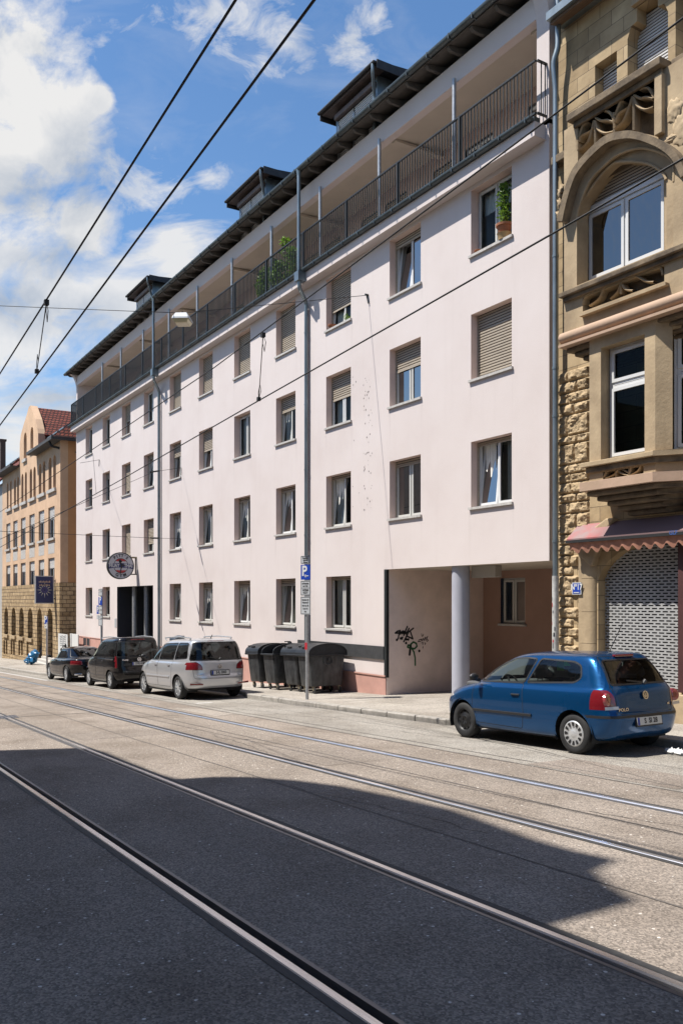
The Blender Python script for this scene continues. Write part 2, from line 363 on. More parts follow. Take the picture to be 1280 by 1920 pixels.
def basis(o, x, y, z):
    return Matrix(((x[0], y[0], z[0], o[0]), (x[1], y[1], z[1], o[1]), (x[2], y[2], z[2], o[2]), (0, 0, 0, 1)))
def smooth2(pts, n=5):
    out = []
    for i in range(len(pts) - 1):
        p0, p1, p2, p3 = [Vector(pts[k]) for k in (max(i - 1, 0), i, i + 1, min(i + 2, len(pts) - 1))]
        for k in range(n):
            t = k / n; out.append(tuple(.5 * ((2 * p1) + (p2 - p0) * t + (2 * p0 - 5 * p1 + 4 * p2 - p3) * t * t + (3 * p1 - p0 - 3 * p2 + p3) * t ** 3)))
    return out + [tuple(pts[-1])]
def arc(cx, cy, r, a0, a1, n): return [(cx + r * math.cos(math.radians(a0 + (a1 - a0) * k / n)), cy + r * math.sin(math.radians(a0 + (a1 - a0) * k / n))) for k in range(n + 1)]
CLW, SKYSAT, SKYV, SKYS, SUNE, EXPO = 7.0, 1.2, 1.38, 0.0735, 5.0, 0.72
# ================================================================= street
XL, XR = -190.0, 60.0
def strip(name, y0, y1, mat, h=0.0, x0=XL, x1=XR, n=1):
    b = MB()
    b.face([(x0, y0, gz(x0) + h), (x1, y0, gz(x1) + h), (x1, y1, gz(x1) + h), (x0, y1, gz(x0) + h)])
    return tag(b.build(name, mat), kind='structure')
RAILS = [(2.345, +1), (3.93, -1), (5.93, +1), (7.50, -1)]     # centre of the head, side on which the groove lies
edges = []
for y, s in RAILS:
    lo, hi = (y - 0.035, y + 0.125) if s > 0 else (y - 0.125, y + 0.035)
    edges.append((lo, hi))
ys = [-1.6] + [v for e in edges for v in e] + [8.35]
b = MB()
for i in range(0, len(ys), 2):
    y0, y1 = ys[i], ys[i + 1]
    b.face([(XL, y0, gz(XL)), (XR, y0, gz(XR)), (XR, y1, gz(XR)), (XL, y1, gz(XL))])
tag(b.build('road', M['road']), kind='structure')
strip('road_parking_lane', 8.35, 13.0, M['lane'], 0.0)
b = MB(); b.face([(-600, -400, -24), (400, -400, 14), (400, 500, 14), (-600, 500, -24)])
tag(b.build('ground', M['lane']), kind='structure')
RL = ['nearest tram rail in the shaded asphalt, cutting the lower left corner', 'second nearest tram rail, running out of the shade into the sun at right',
      'third tram rail from the viewer, thin and sunlit', 'farthest tram rail, beside the parked cars']
for (y, s), lab in zip(RAILS, RL):
    t = thing('tram_rail', (-12, y, gz(-12)), lab, 'rail', 'grooved tram rails set in the street')
    def ext(prof, name, mat):
        q = MB(); k = len(prof)
        for i in range(k - 1):
            (a, za), (c, zc) = prof[i], prof[i + 1]
            q.face([(XL, a, gz(XL) + za), (XR, a, gz(XR) + za), (XR, c, gz(XR) + zc), (XL, c, gz(XL) + zc)])
        return q.build(name, mat, t)
    Y = lambda d: y + s * d
    ext([(Y(-0.035), -0.004), (Y(-0.024), 0.007), (Y(0.024), 0.007), (Y(0.032), -0.004), (Y(0.040), -0.045)], 'rail_head', M['railhead'])
    ext([(Y(0.040), -0.045), (Y(0.090), -0.045)], 'groove', M['black'])
    ext([(Y(0.090), -0.045), (Y(0.093), 0.004), (Y(0.123), 0.004), (Y(0.128), -0.006)], 'guard_lip', M['railside'])
    # wavering sealing strip beside the head
    q = MB(); N = 260; x = -60.0; pts = []
    while x < 14:
        pts.append((x, 0.062 + 0.013 * noise.noise((x * 1.3, y, 0)) + 0.006 * noise.noise((x * 6, y, 3)))); x += 0.22
    for (xa, wa), (xb, wb) in zip(pts, pts[1:]):
        q.face([(xa, Y(-0.034), gz(xa) + 0.004), (xb, Y(-0.034), gz(xb) + 0.004), (xb, Y(-0.034 - wb), gz(xb) + 0.004), (xa, Y(-0.034 - wa), gz(xa) + 0.004)])
    q.build('sealing_strip', M['tar'], t)
# tar joints, patches
def joint(pts, w, name='tar_joint'):
    q = MB()
    P = [onG(*p) for p in pts]
    for a, c in zip(P, P[1:]):
        d = (c - a); d.z = 0; d.normalize(); nn = Vector((-d.y, d.x, 0)) * w / 2
        q.face([(v.x, v.y, gz(v.x) + 0.004) for v in (a - nn, c - nn, c + nn, a + nn)])
    return tag(q.build(name, M['seam']), kind='structure')
q = MB()
for y, w in ((6.72, 0.02), (5.0, 0.015), (8.36, 0.03), (8.62, 0.018)):
    x = -75.0
    while x < 14:
        ya, yb = y + 0.02 * noise.noise((x * .7, y, 0)), y + 0.02 * noise.noise(((x + .5) * .7, y, 0))
        wa = w * (0.7 + 0.5 * noise.noise((x * 1.7, y, 5)))
        q.face([(x, ya - wa, gz(x) + .004), (x + .5, yb - wa, gz(x + .5) + .004), (x + .5, yb + wa, gz(x + .5) + .004), (x, ya + wa, gz(x) + .004)]); x += 0.5
tag(q.build('road_joints', M['seam']), kind='structure')
joint([(30, 1345), (180, 1336)], 0.06); joint([(240, 1347), (335, 1341)], 0.04); joint([(100, 1300), (170, 1299)], 0.10)
joint([(700, 1352), (990, 1402), (1280, 1478)], 0.014); joint([(470, 1308), (850, 1376), (1050, 1420)], 0.012)
q = MB(); a = onG(0, 1263); c = onG(100, 1276)
yy = (a.y + c.y) / 2
q.face([(-120, yy - .06, gz(-120) + .006), (c.x, yy - .06, gz(c.x) + .006), (c.x, yy + .06, gz(c.x) + .006), (-120, yy + .06, gz(-120) + .006)])
tag(q.build('road_marking', M['paint']), kind='structure')
q = MB(); a = onG(440, 1318)
for xa in (a.x - .6,):
    q.face([(xa, 8.75, gz(xa) + .006), (xa + .12, 8.75, gz(xa) + .006), (xa + .12, 9.2, gz(xa) + .006), (xa, 9.2, gz(xa) + .006)])
tag(q.build('road_marking', M['paint']), kind='structure')
def patch(pts, mat, name='road_patch', h=.003):
    q = MB(); q.face([(v.x, v.y, gz(v.x) + h) for v in [onG(*p) for p in pts]]); return tag(q.build(name, mat, None), kind='structure')
pa = asphalt('patch_asphalt', (0.33, 0.285, 0.25), (0.25, 0.215, 0.185), (0.7, 0.66, 0.6)); pb_ = asphalt('patch_asphalt_pale', (0.42, 0.375, 0.33), (0.34, 0.30, 0.26), (0.85, 0.80, 0.74))
q = MB()
for x0, x1, y0, y1 in ((-24.5, -19.2, 6.1, 6.7), (-12.5, -10.4, 6.12, 7.3), (-16.8, -15.6, 4.15, 5.75), (-8.8, -6.4, 8.42, 9.3), (-33, -29.5, 4.2, 5.7)):
    q.face([(x0, y0, gz(x0) + .003), (x1, y0 + .05, gz(x1) + .003), (x1 + .06, y1, gz(x1) + .003), (x0 + .04, y1 - .03, gz(x0) + .003)])
tag(q.build('road_patches', pa), kind='structure')
q = MB()
for x0, x1, y0, y1 in ((-20.5, -18.0, 7.75, 8.3), (-28, -26, 8.5, 8.9)):
    q.face([(x0, y0, gz(x0) + .003), (x1, y0 + .03, gz(x1) + .003), (x1 - .05, y1, gz(x1) + .003), (x0 + .03, y1 - .02, gz(x0) + .003)])
tag(q.build('road_patches', pb_), kind='structure')
g_ = onG(8, 1346); q = MB(); q.box(g_.x - .3, g_.x + .3, g_.y - .3, g_.y + .3, gz(g_.x) - .05, gz(g_.x) + .008)
for k in range(7): q.box(g_.x - .26, g_.x + .26, g_.y - .25 + .08 * k, g_.y - .21 + .08 * k, gz(g_.x) + .008, gz(g_.x) + .016)
o = q.build('drain_grate', M['railside']); tag(o, 'square iron drain grate in the sunlit road at the left edge', 'drain grate')
q = MB(); rr = random.Random(21)
for x, y, L_, dy in ((-9.5, 5.0, 3.4, .35), (-15.0, 6.4, 3.0, -.3), (-19.5, 8.9, 4.0, .5), (-6.2, 6.8, 2.4, .4), (-24, 7.0, 4.5, .4), (-13.5, 9.2, 3.5, .45), (-30, 8.0, 5, -.5)):
    n = 26; P = []; yy = y
    for k in range(n + 1): P.append((x + L_ * k / n, y + dy * k / n + .10 * noise.noise((k * .35, x, y)) + rr.uniform(-.015, .015), rr.uniform(.002, .007)))
    for (xa, ya, wa), (xb, yb, wb) in zip(P, P[1:]): q.face([(xa, ya - wa, gz(xa) + .004), (xb, yb - wb, gz(xb) + .004), (xb, yb + wb, gz(xb) + .004), (xa, ya + wa, gz(xa) + .004)])
tag(q.build('road_cracks', M['tar']), kind='structure')
# pavement with a parking bay and stone kerb
KERB = [(XL, 9.15), (-41.5, 9.15), (-40.2, 9.35), (-39.2, 10.95), (-23.4, 10.95), (-22.7, 10.75), (-22.2, 10.52), (-13.2, 10.52), (-12.0, 11.2), (XR, 11.2)]
def kz(x, h): return SLOPE * x + h
q = MB(); KT = [(x, y + 0.14) for x, y in KERB]
for (x0, y0), (x1, y1) in zip(KT, KT[1:]):
    n = max(1, int((x1 - x0) / 4))
    for k in range(n):
        a = x0 + (x1 - x0) * k / n; c = x0 + (x1 - x0) * (k + 1) / n; ya = y0 + (y1 - y0) * k / n; yc = y0 + (y1 - y0) * (k + 1) / n
        q.face([(a, ya, kz(a, .12)), (c, yc, kz(c, .12)), (c, 24, kz(c, .13)), (a, 24, kz(a, .13))])
tag(q.build('pavement', M['pave']), kind='structure')
q = MB()
for (x0, y0), (x1, y1) in zip(KERB, KERB[1:]):
    Ls = math.hypot(x1 - x0, y1 - y0)
    n = max(1, int(Ls / 1.0)) if x0 > -80 else 40
    for k in range(n):
        if x1 > 4 and k > 20: n = n
        g = 0.012 / max(Ls / n, .1)
        f0, f1 = (k + g) / n, (k + 1 - g) / n
        a, c = x0 + (x1 - x0) * f0, x0 + (x1 - x0) * f1; ya, yc = y0 + (y1 - y0) * f0, y0 + (y1 - y0) * f1
        h = 0.122 + rnd.uniform(-.004, .006); dn = rnd.uniform(-.008, .008)
        va = [(a, ya + dn, kz(a, -.05)), (a, ya + dn, kz(a, h - .025)), (a, ya + .02 + dn, kz(a, h)), (a, ya + .15, kz(a, h))]
        vc = [(c, yc + dn, kz(c, -.05)), (c, yc + dn, kz(c, h - .025)), (c, yc + .02 + dn, kz(c, h)), (c, yc + .15, kz(c, h))]
        q.idx(va + vc, [(0, 4, 5, 1), (1, 5, 6, 2), (2, 6, 7, 3), (0, 1, 2, 3), (7, 6, 5, 4)])
tag(q.build('kerb', M['kerb']), kind='structure')
q = MB()
for k in range(25):
    a, c = XL + 10 * k, XL + 10 * (k + 1)
    q.face([(a, -14, kz(a, .12)), (c, -14, kz(c, .12)), (c, -1.6, kz(c, .12)), (a, -1.6, kz(a, .12))]); q.face([(a, -1.6, kz(a, -.02)), (c, -1.6, kz(c, -.02)), (c, -1.6, kz(c, .12)), (a, -1.6, kz(a, .12))])
tag(q.build('pavement', M['pave']), kind='structure')
# paving joints in the pavement in front of the pink house
q = MB()
for k in range(30):
    x = -40 + k * 1.0
    q.face([(x, 11.15, pz(x) + .004), (x + .012, 11.15, pz(x) + .004), (x + .012, 13.0, pz(x) + .006), (x, 13.0, pz(x) + .006)])
tag(q.build('pavement_joints', M['tar']), kind='structure')

# ================================================================= pink apartment house
E = EYE
XA, XB = -50.03, -12.97
COL = [(-48.07, -46.76), (-44.84, -43.56), (-41.59, -40.25), (-38.35, -37.02), (-35.03, -33.72), (-31.80, -30.45), (-28.51, -27.18), (-25.24, -23.91), (-22.02, -20.65), (-18.74, -17.38), (-15.45, -14.09)]
SILL = [z + E for z in (7.97, 5.09, 2.14, -.83)]
WH = 1.53
ZS = 9.60 + E                      # underside of the balcony slab
ZP = 0.825 + E                     # ceiling of the passage
PXL = -18.87
house = thing('apartment_house', (-31, D, gz(-31)), 'long pale pink five storey apartment house with a top floor loggia, dark eaves and dormers', 'building')
holes = []
for i, (a, c) in enumerate(COL):
    for r, z in enumerate(SILL):
        if r == 3 and (i in (2, 3) or i >= 9): continue
        holes.append((a, c, z, z + WH))
gx0, gx1 = XY(219.5, D), XY(287, D); gz1 = ZY(253, 1099, D)
zbot = gz(XA) - 0.6
doors = (gx0, gx1, zbot, gz1)
pas = (PXL, XB, zbot, ZP)
def wall_grid(mb, x0, x1, z0, z1, hs, y):
    xs = sorted({x0, x1, *[h[0] for h in hs], *[h[1] for h in hs]}); zs = sorted({z0, z1, *[h[2] for h in hs], *[h[3] for h in hs]})
    xs = [v for v in xs if x0 <= v <= x1]; zs = [v for v in zs if z0 <= v <= z1]
    for a, c in zip(xs, xs[1:]):
        for e, f in zip(zs, zs[1:]):
            mx, mz = (a + c) / 2, (e + f) / 2
            if any(h[0] < mx < h[1] and h[2] < mz < h[3] for h in hs): continue
            mb.face([(a, y, e), (c, y, e), (c, y, f), (a, y, f)])
q = MB()
wall_grid(q, XA, XB, zbot, ZS + 0.4, holes + [doors, pas], D)
q.face([(XA, D, zbot), (XA, D + 11, zbot), (XA, D + 11, ZS + .4), (XA, D, ZS + .4)])
q.face([(XB, D, ZP), (XB, D + 11, ZP), (XB, D + 11, ZS + .4), (XB, D, ZS + .4)])
q.face([(XA, D + 11, zbot), (XB, D + 11, zbot), (XB, D + 11, ZS + .4), (XA, D + 11, ZS + .4)])
q.build('wall', M['pink'], house)
# reveals and dark rooms behind the windows
def reveal(win, a, c, e, f):
    q = MB(); qr = MB(); y0, y1 = D, D + 0.30
    q.face([(a, y0, e), (a, y1, e), (a, y1, f), (a, y0, f)]); q.face([(c, y0, e), (c, y0, f), (c, y1, f), (c, y1, e)])
    q.face([(a, y0, f), (a, y1, f), (c, y1, f), (c, y0, f)]); q.face([(a, y0, e), (c, y0, e), (c, y1, e), (a, y1, e)])
    y2 = D + .95
    for fc in ([(a, y1, e), (a, y2, e), (a, y2, f), (a, y1, f)], [(c, y1, e), (c, y1, f), (c, y2, f), (c, y2, e)], [(a, y1, f), (a, y2, f), (c, y2, f), (c, y1, f)], [(a, y1, e), (c, y1, e), (c, y2, e), (a, y2, e)], [(a, y2, e), (c, y2, e), (c, y2, f), (a, y2, f)]): qr.face(fc)
    q.build('reveal', M['reveal'], win); qr.build('room', M['room'], win)

def frame_box(mb, a, c, e, f, y0, y1, w):
    mb.box(a, c, y0, y1, e, e + w); mb.box(a, c, y0, y1, f - w, f); mb.box(a, a + w, y0, y1, e + w, f - w); mb.box(c - w, c, y0, y1, e + w, f - w)
def rot_x(mb, z0, y0, ang):
    s, k = math.sin(ang), math.cos(ang)
    mb.v = [(x, y0 + (y - y0) * k + (z - z0) * s, z0 + (z - z0) * k - (y - y0) * s) for x, y, z in mb.v]
def slats(mb, a, c, e, f, y, pitch=0.064):
    z = f
    while z > e + 0.01:
        z1 = max(z - pitch, e); g = min(.016, (z - z1) * .4)
        mb.cur = 1
        mb.idx([(a, y + .012, z), (c, y + .012, z), (c, y + .012, z - g), (a, y + .012, z - g)], [(3, 2, 1, 0)])
        mb.cur = 0
        mb.idx([(a, y + .012, z - g), (c, y + .012, z - g), (c, y, z - g - .008), (a, y, z - g - .008), (a, y, z1 + .006), (c, y, z1 + .006), (c, y + .012, z1), (a, y + .012, z1)],
               [(3, 2, 1, 0), (4, 5, 2, 3), (7, 6, 5, 4)])
        z = z1
def curtain(mb, a, c, e, f, y, amp=0.02, n=None):
    n = n or max(8, int((c - a) * 30)); ph = rnd.random() * 6
    P = [(a + (c - a) * k / n, y + amp * math.sin(k * 1.25 + ph) + amp * .5 * math.sin(k * .47 + ph * 2)) for k in range(n + 1)]
    for (xa, ya), (xb, yb) in zip(P, P[1:]): mb.face([(xa, ya, e), (xb, yb, e), (xb, yb, f), (xa, ya, f)])
def window(parent, a, c, e, f, y, rec=0.22, shut=0.0, tilt=False, cur=1, mull=0.5, fm='frame', sm='shutter', over=0.05, sill=True, pane='pane'):
    """One window: frame > two sashes, panes, sill, roller shutter, curtain."""
    yf = y + rec
    if shut < 0.12: hd = f - 0.07
    else: hd = f
    q = MB(); frame_box(q, a, c, e, f, yf + .015, yf + .085, 0.055)
    mx = a + (c - a) * mull
    q.box(mx - .03, mx + .03, yf + .012, yf + .08, e + .055, f - .055)
    w = q.build('window', M[fm], parent)
    for k, (l, r) in enumerate(((a + .055, mx - .03), (mx + .03, c - .055))):
        sb = MB(); frame_box(sb, l - .008, r + .008, e + .047, f - .047, yf - .012, yf + .035, 0.06)
        pb = MB(); pb.face([(l + .052, yf + .012, e + .107), (r - .052, yf + .012, e + .107), (r - .052, yf + .012, f - .107), (l + .052, yf + .012, f - .107)])
        if tilt and k == 0:
            rot_x(sb, e + .05, yf, 0.11); rot_x(pb, e + .05, yf, 0.11)
        sb.build('sash', M[fm], w); pb.build('pane', M[pane], w)
    if sill:
        s = MB(); s.box(a - over, c + over, y - 0.055, yf + .03, e - .045, e + .012); s.build('sill', M['sill'], w)
    if shut > 0.02:
        s = MB(); z1 = f - (f - e) * shut
        slats(s, a + .015, c - .015, z1, f, yf - .025)
        if shut < 0.97: s.box(a + .015, c - .015, yf - .03, yf - .012, z1 - .03, z1 + .005)
        s.box(a, a + .03, yf - .035, yf + .01, e, f); s.box(c - .03, c, yf - .035, yf + .01, e, f)
        s.build('roller_shutter', [M[sm], M['slatgap']], w)
    if cur:
        s = MB()
        if cur == 1: curtain(s, a + .06, a + .06 + (c - a) * .33, e + .06, f - .06, yf + .11); curtain(s, c - .06 - (c - a) * .3, c - .06, e + .06, f - .06, yf + .11)
        elif cur == 2: curtain(s, a + .06, c - .06, e + .06, f - .06, yf + .12, .014)
        elif cur == 3: curtain(s, a + .06, c - .06, f - .55, f - .06, yf + .14, .015)
        elif cur == 4: curtain(s, a + .06, c - .06, e + .05, e + .75, yf + .14, .015)
        s.build('curtain', M['curtain'], w)
    return w
SH = [[0, .0, .5, 0, 1, 1, 1, 1, .62, .12, 0],
      [0.3, .2, .82, .1, .35, .5, .0, .3, .46, .38, 1],
      [0, .06, 1, .7, .08, .08, .08, .08, .06, .09, .05],
      [.05, .1, 0, 0, .12, .14, .13, .13, .05, 0, 0]]
TI = [[0, 0, 0, 0, 0, 0, 0, 0, 1, 1, 0], [0, 0, 0, 1, 1, 1, 0, 1, 0, 0, 0], [0, 0, 0, 0, 1, 1, 1, 1, 1, 0, 1], [0, 0, 0, 0, 1, 1, 1, 1, 0, 0, 0]]
CU = [[1, 2, 0, 1, 0, 0, 0, 0, 2, 4, 3], [1, 1, 0, 2, 2, 1, 2, 1, 2, 1, 0], [2, 1, 0, 1, 1, 2, 1, 2, 1, 2, 1], [2, 2, 0, 0, 2, 1, 2, 4, 2, 0, 0]]
for i, (a, c) in enumerate(COL):
    for r, z in enumerate(SILL):
        if r == 3 and (i in (2, 3) or i >= 9): continue
        w = window(house, a, c, z, z + WH, D, shut=SH[r][i], tilt=bool(TI[r][i]), cur=CU[r][i], fm='framew' if (r + i) % 3 == 0 else 'frame'); reveal(w, a, c, z, z + WH)
# plinth band
zpl0, zpl1 = ZY(150, 1189.5, D), ZY(727, 1271, D)
zpl = -.10
q = MB(); q.box(XA - .02, PXL - .02, D - .025, D + .02, zbot, zpl); q.box(XA - .02, PXL - .02, D - .05, D - .02, zpl - .0, zpl + .035)
ob = q.build('plinth', M['plinth'], house)
q = MB(); q.box(XA - .02, PXL - .02, D - .032, D + .02, zpl + .002, zpl + .03); q.build('plinth_drip_strip', M['zincd'], house)
# cellar window in the plinth
xa, xb = XY(157, D), XY(170, D); za, zb = ZY(160, 1212, D), ZY(160, 1194, D)
q = MB(); frame_box(q, xa, xb, za, zb, D - .045, D - .02, .06); q.box((xa + xb) / 2 - .04, (xa + xb) / 2 + .04, D - .045, D - .02, za, zb)
w = q.build('cellar_window', M['plinth'], house)
q = MB(); q.box(xa, xb, D - .034, D - .028, za, zb); q.build('pane', M['dark'], w)
# dark driveway opening with two posts
q = MB()
x0, x1, y0, y1, z1 = gx0, gx1, D, D + 5, gz1
for fc in ([(x0, y0, zbot), (x0, y1, zbot), (x0, y1, z1), (x0, y0, z1)], [(x1, y0, zbot), (x1, y1, zbot), (x1, y1, z1), (x1, y0, z1)], [(x0, y0, z1), (x1, y0, z1), (x1, y1, z1), (x0, y1, z1)], [(x0, y1, zbot), (x1, y1, zbot), (x1, y1, z1), (x0, y1, z1)]): q.face(fc)
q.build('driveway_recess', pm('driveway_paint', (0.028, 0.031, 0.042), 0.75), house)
for px in (252.5, 275):
    q = MB(); x = XY(px, D + .35); q.tube([(x, D + .35, gz(x)), (x, D + .35, gz1)], .12, 16, cap=False); q.build('post', M['galv'], house, smooth=True)
q = MB()
for px, dz in ((216, 0), (218, 0)):
    xq = XY(px, D); zq = ZY(px, 1168, D); q.box(xq - .06, xq + .06, D - .02, D, zq - .22, zq + .22)
q.build('doorbell_plates', M['signgrey'], house)
# ---- passage at the right end
YB = 16.4
q = MB(); zf = gz(PXL) - .2
q.face([(PXL, D, zf), (PXL, YB, zf), (PXL, YB, ZP), (PXL, D, ZP)])
q.build('passage_side_wall', M['passage'], house)
pw = [XY(938, YB), XY(984, YB), ZY(960, 1171, YB), ZY(960, 1084, YB)]
q = MB(); wall_grid(q, PXL, XB + 1.5, zf, ZP, [tuple(pw)], YB)
q.build('passage_rear_wall', M['passage2'], house)
q = MB(); q.face([(XB + .02, D + .12, zf), (XB + .02, YB, zf), (XB + .02, YB, ZP), (XB + .02, D + .12, ZP)]); q.build('passage_side_wall', M['passage2'], house)
q = MB(); q.face([(PXL, D, ZP), (XB, D, ZP), (XB, YB, ZP), (PXL, YB, ZP)]); q.build('passage_ceiling', M['ceiling'], house)
w = window(house, pw[0], pw[1], pw[2], pw[3], YB, rec=.1, cur=0, fm='frame', over=.06, mull=.48)
q = MB(); q.box(pw[0], pw[1], YB + .4, YB + .42, pw[2], pw[3]); q.build('room_dark', M['dark'], w)
cx = XY(863.5, 13.35)
q = MB(); q.tube([(cx, 13.35, gz(cx)), (cx, 13.35, ZP)], .215, 40, cap=False)
q.build('column', pm('column_paint', (0.47, 0.48, 0.55), 0.7, var=.08, vscale=3), house, smooth=True)
xa, xb = XY(883, 13.5), XY(928, 13.5)
q = MB(); q.box(xa, xb, 13.5, 13.7, ZY(900, 1083, 13.5), ZP - .004); o = q.build('ceiling_lamp_box', pm('lamp_box', (.42, .385, .34), .7), house); bevel(o, .01)
# dark edge guard and buffer board beside the bins
q = MB(); q.box(PXL - .09, PXL + .012, D - .028, D + .06, zpl - .02, ZP); q.build('edge_guard', M['metal'], house)
q = MB(); q.box(XY(560, D), PXL - .1, D - .045, D - .002, ZY(690, 1234, D), ZY(690, 1210, D)); q.build('buffer_board', pm('buffer_rubber', (.05, .05, .052), .7, var=.4, vscale=5), house)
# ---- balcony slab, gutter, railing, loggia
YF = 12.74
q = MB(); q.box(XA, XB - .1, YF, D - .001, ZS, 9.90 + E); q.box(XA, XB - .1, D, 15.2, ZS + .3, 9.90 + E); q.build('balcony_slab', M['pink'], house)
ZG = 9.95 + E
def gutter(mb, x0, x1, y, z, r):
    P = [(y + r * math.cos(a), z + r * math.sin(a)) for a in [math.pi + math.pi * k / 10 for k in range(11)]]
    P = [(y - r, z + .012)] + P
    for (ya, za), (yb, zb) in zip(P, P[1:]): mb.face([(x0, ya, za), (x1, ya, za), (x1, yb, zb), (x0, yb, zb)])
    for x in (x0, x1): mb.face([(x, yy_, zz_) for yy_, zz_ in P[1:]])
q = MB(); gutter(q, XA - .15, XB - .12, YF - .06, ZG + .02, .075)
x = XA
while x < XB: q.box(x, x + .03, YF - .14, YF + .02, ZG - .06, ZG + .045); x += .8
q.build('balcony_gutter', M['zincd'], house, smooth=30)
q = MB(); q.box(XA - .1, XB - .1, YF - .012, YF + .16, 9.902 + E, 9.995 + E); q.build('balcony_edge_flashing', M['zincd'], house)
ZR = 11.17 + E
posts = [onY(px, 300, 12.95).x for px in (148, 192, 227, 268.5, 317, 370, 435, 509, 600, 711, 851)] + [XB - .36]
rb = [XA + .05] + [XA + .05 + (XB - .15 - XA) * k / 15 for k in range(1, 15)] + [XB - .10]
for a, c in zip(rb, rb[1:]):
    q = MB(); yR = YF + .03
    q.box(a, c, yR - .025, yR + .025, ZR - .035, ZR); q.box(a, c, yR - .02, yR + .02, 10.05 + E, 10.09 + E)
    q.box(a, a + .05, yR - .03, yR + .03, 9.99 + E, ZR - .035)
    n = int((c - a) / .105)
    for k in range(1, n):
        xx = a + (c - a) * k / n; q.box(xx - .010, xx + .010, yR - .010, yR + .010, 10.09 + E, ZR - .035)
    q.build('railing', M['metal'], house)
for xx, sg in ((XA + .05, 1), (XB - .10, 1)):
    q = MB(); q.box(xx, xx + .05, YF + .055, D + .3, ZR - .035, ZR); q.box(xx, xx + .04, YF + .055, D + .3, 10.05 + E, 10.09 + E)
    for k in range(1, 5): q.box(xx + .015, xx + .033, YF + .05 + k * .11, YF + .068 + k * .11, 10.09 + E, ZR - .035)
    q.build('railing', M['metal'], house)
for x in posts[1:-1]:
    q = MB(); q.tube([(x, 12.95, 9.9 + E), (x, 12.95, 12.3 + E)], .05, 14); q.build('loggia_post', M['galv'], house, smooth=True)
YL = 14.9
q = MB(); zc = 12.25 + E
lh = []
xx = XA + 1.2
while xx < XB - 2:
    lh.append((xx, xx + 1.0, 9.95 + E, 12.0 + E)); lh.append((xx + 1.35, xx + 2.45, 10.75 + E, 12.0 + E)); xx += 3.7
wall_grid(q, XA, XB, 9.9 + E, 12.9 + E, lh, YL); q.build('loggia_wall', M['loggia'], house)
for a, c, e, f in lh: window(house, a, c, e, f, YL, rec=.06, cur=0, shut=rnd.choice([0, .3, 0, 1, .5]), sill=False, fm='framew')
q = MB(); q.face([(XA, YL + .6, 9.9 + E), (XB, YL + .6, 9.9 + E), (XB, YL + .6, 12.6 + E), (XA, YL + .6, 12.6 + E)]); q.build('room_dark', M['room'], house)
q = MB(); q.box(XA + .25, XB - .36, D - .02, D + .2, 12.25 + E, 12.76 + E); q.build('eaves_beam', M['pink'], house)
q = MB(); q.face([(XA, D + .2, 12.27 + E), (XB - .3, D + .2, 12.27 + E), (XB - .3, YL, 12.40 + E), (XA, YL, 12.40 + E)])
for x in [XA + 5.2 * k for k in range(1, 8)]: q.box(x - .08, x + .08, D + .2, YL, 12.2 + E, 12.27 + E)
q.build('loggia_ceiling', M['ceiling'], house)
# end fins with a curved bracket under the eaves
for x0, x1 in ((XB - .36, XB), (XA, XA + .25)):
    q = MB()
    pr = [(D, 9.9 + E), (D, 12.0 + E)] + [(D - .38 * (1 - math.cos(t)), 12.0 + E + .85 * math.sin(t)) for t in [math.pi / 2 * k / 8 for k in range(1, 9)]] + [(D + 1.9, 12.85 + E), (D + 1.9, 9.9 + E)]
    q.prism(pr, lambda yv, zv, X=x0: (X, yv, zv), lambda yv, zv, X=x1: (X, yv, zv)); q.build('end_wall', M['pink'], house)
# eaves: boards, rafters, gutter, roof
YE = 12.62
q = MB(); q.idx([(XA - .5, YE, 12.90 + E), (XB + .1, YE, 12.90 + E), (XB + .1, D + 1.0, 12.90 + .30 + E), (XA - .5, D + 1.0, 12.90 + .30 + E), (XA - .5, YE, 12.94 + E), (XB + .1, YE, 12.94 + E), (XB + .1, D + 1.0, 13.24 + E), (XA - .5, D + 1.0, 13.24 + E)],
                [(0, 1, 2, 3), (4, 7, 6, 5), (0, 4, 5, 1), (0, 3, 7, 4), (1, 5, 6, 2)])
q.build('eaves_boarding', M['wood'], house)
x = XA - .25
while x < XB:
    q = MB(); pr = [(YE + .03, 12.86 + E), (YE + .03, 12.90 + E), (D + .5, 13.06 + E), (D + .5, 12.90 + E), (D - .02, 12.80 + E), (YE + .10, 12.80 + E)]
    q.prism(pr, lambda yv, zv, X=x: (X, yv, zv), lambda yv, zv, X=x + .085: (X, yv, zv)); q.build('rafter', M['wood'], house); x += .82
q = MB(); gutter(q, XA - .62, XB + .1, YE - .05, 13.0 + E, .085)
x = XA
while x < XB: q.box(x, x + .03, YE - .14, YE + .03, 12.9 + E, 13.025 + E); x += .82
q.build('eaves_gutter', M['zincd'], house, smooth=30)
q = MB()
q.idx([(XA - .5, YE - .02, 13.02 + E), (XB, YE - .02, 13.02 + E), (XB, 18.6, 15.6 + E), (XA - .5, 18.6, 15.6 + E), (XB, 24.2, 13.0 + E), (XA - .5, 24.2, 13.0 + E)], [(0, 1, 2, 3), (3, 2, 4, 5)])
q.face([(XA - .3, D + .3, 13.0 + E), (XA - .3, 18.6, 15.5 + E), (XA - .3, 24, 12.9 + E), (XA - .3, 24, 9 + E), (XA - .3, D + 1.9, 9 + E)])
q.build('roof', M['slate'], house)
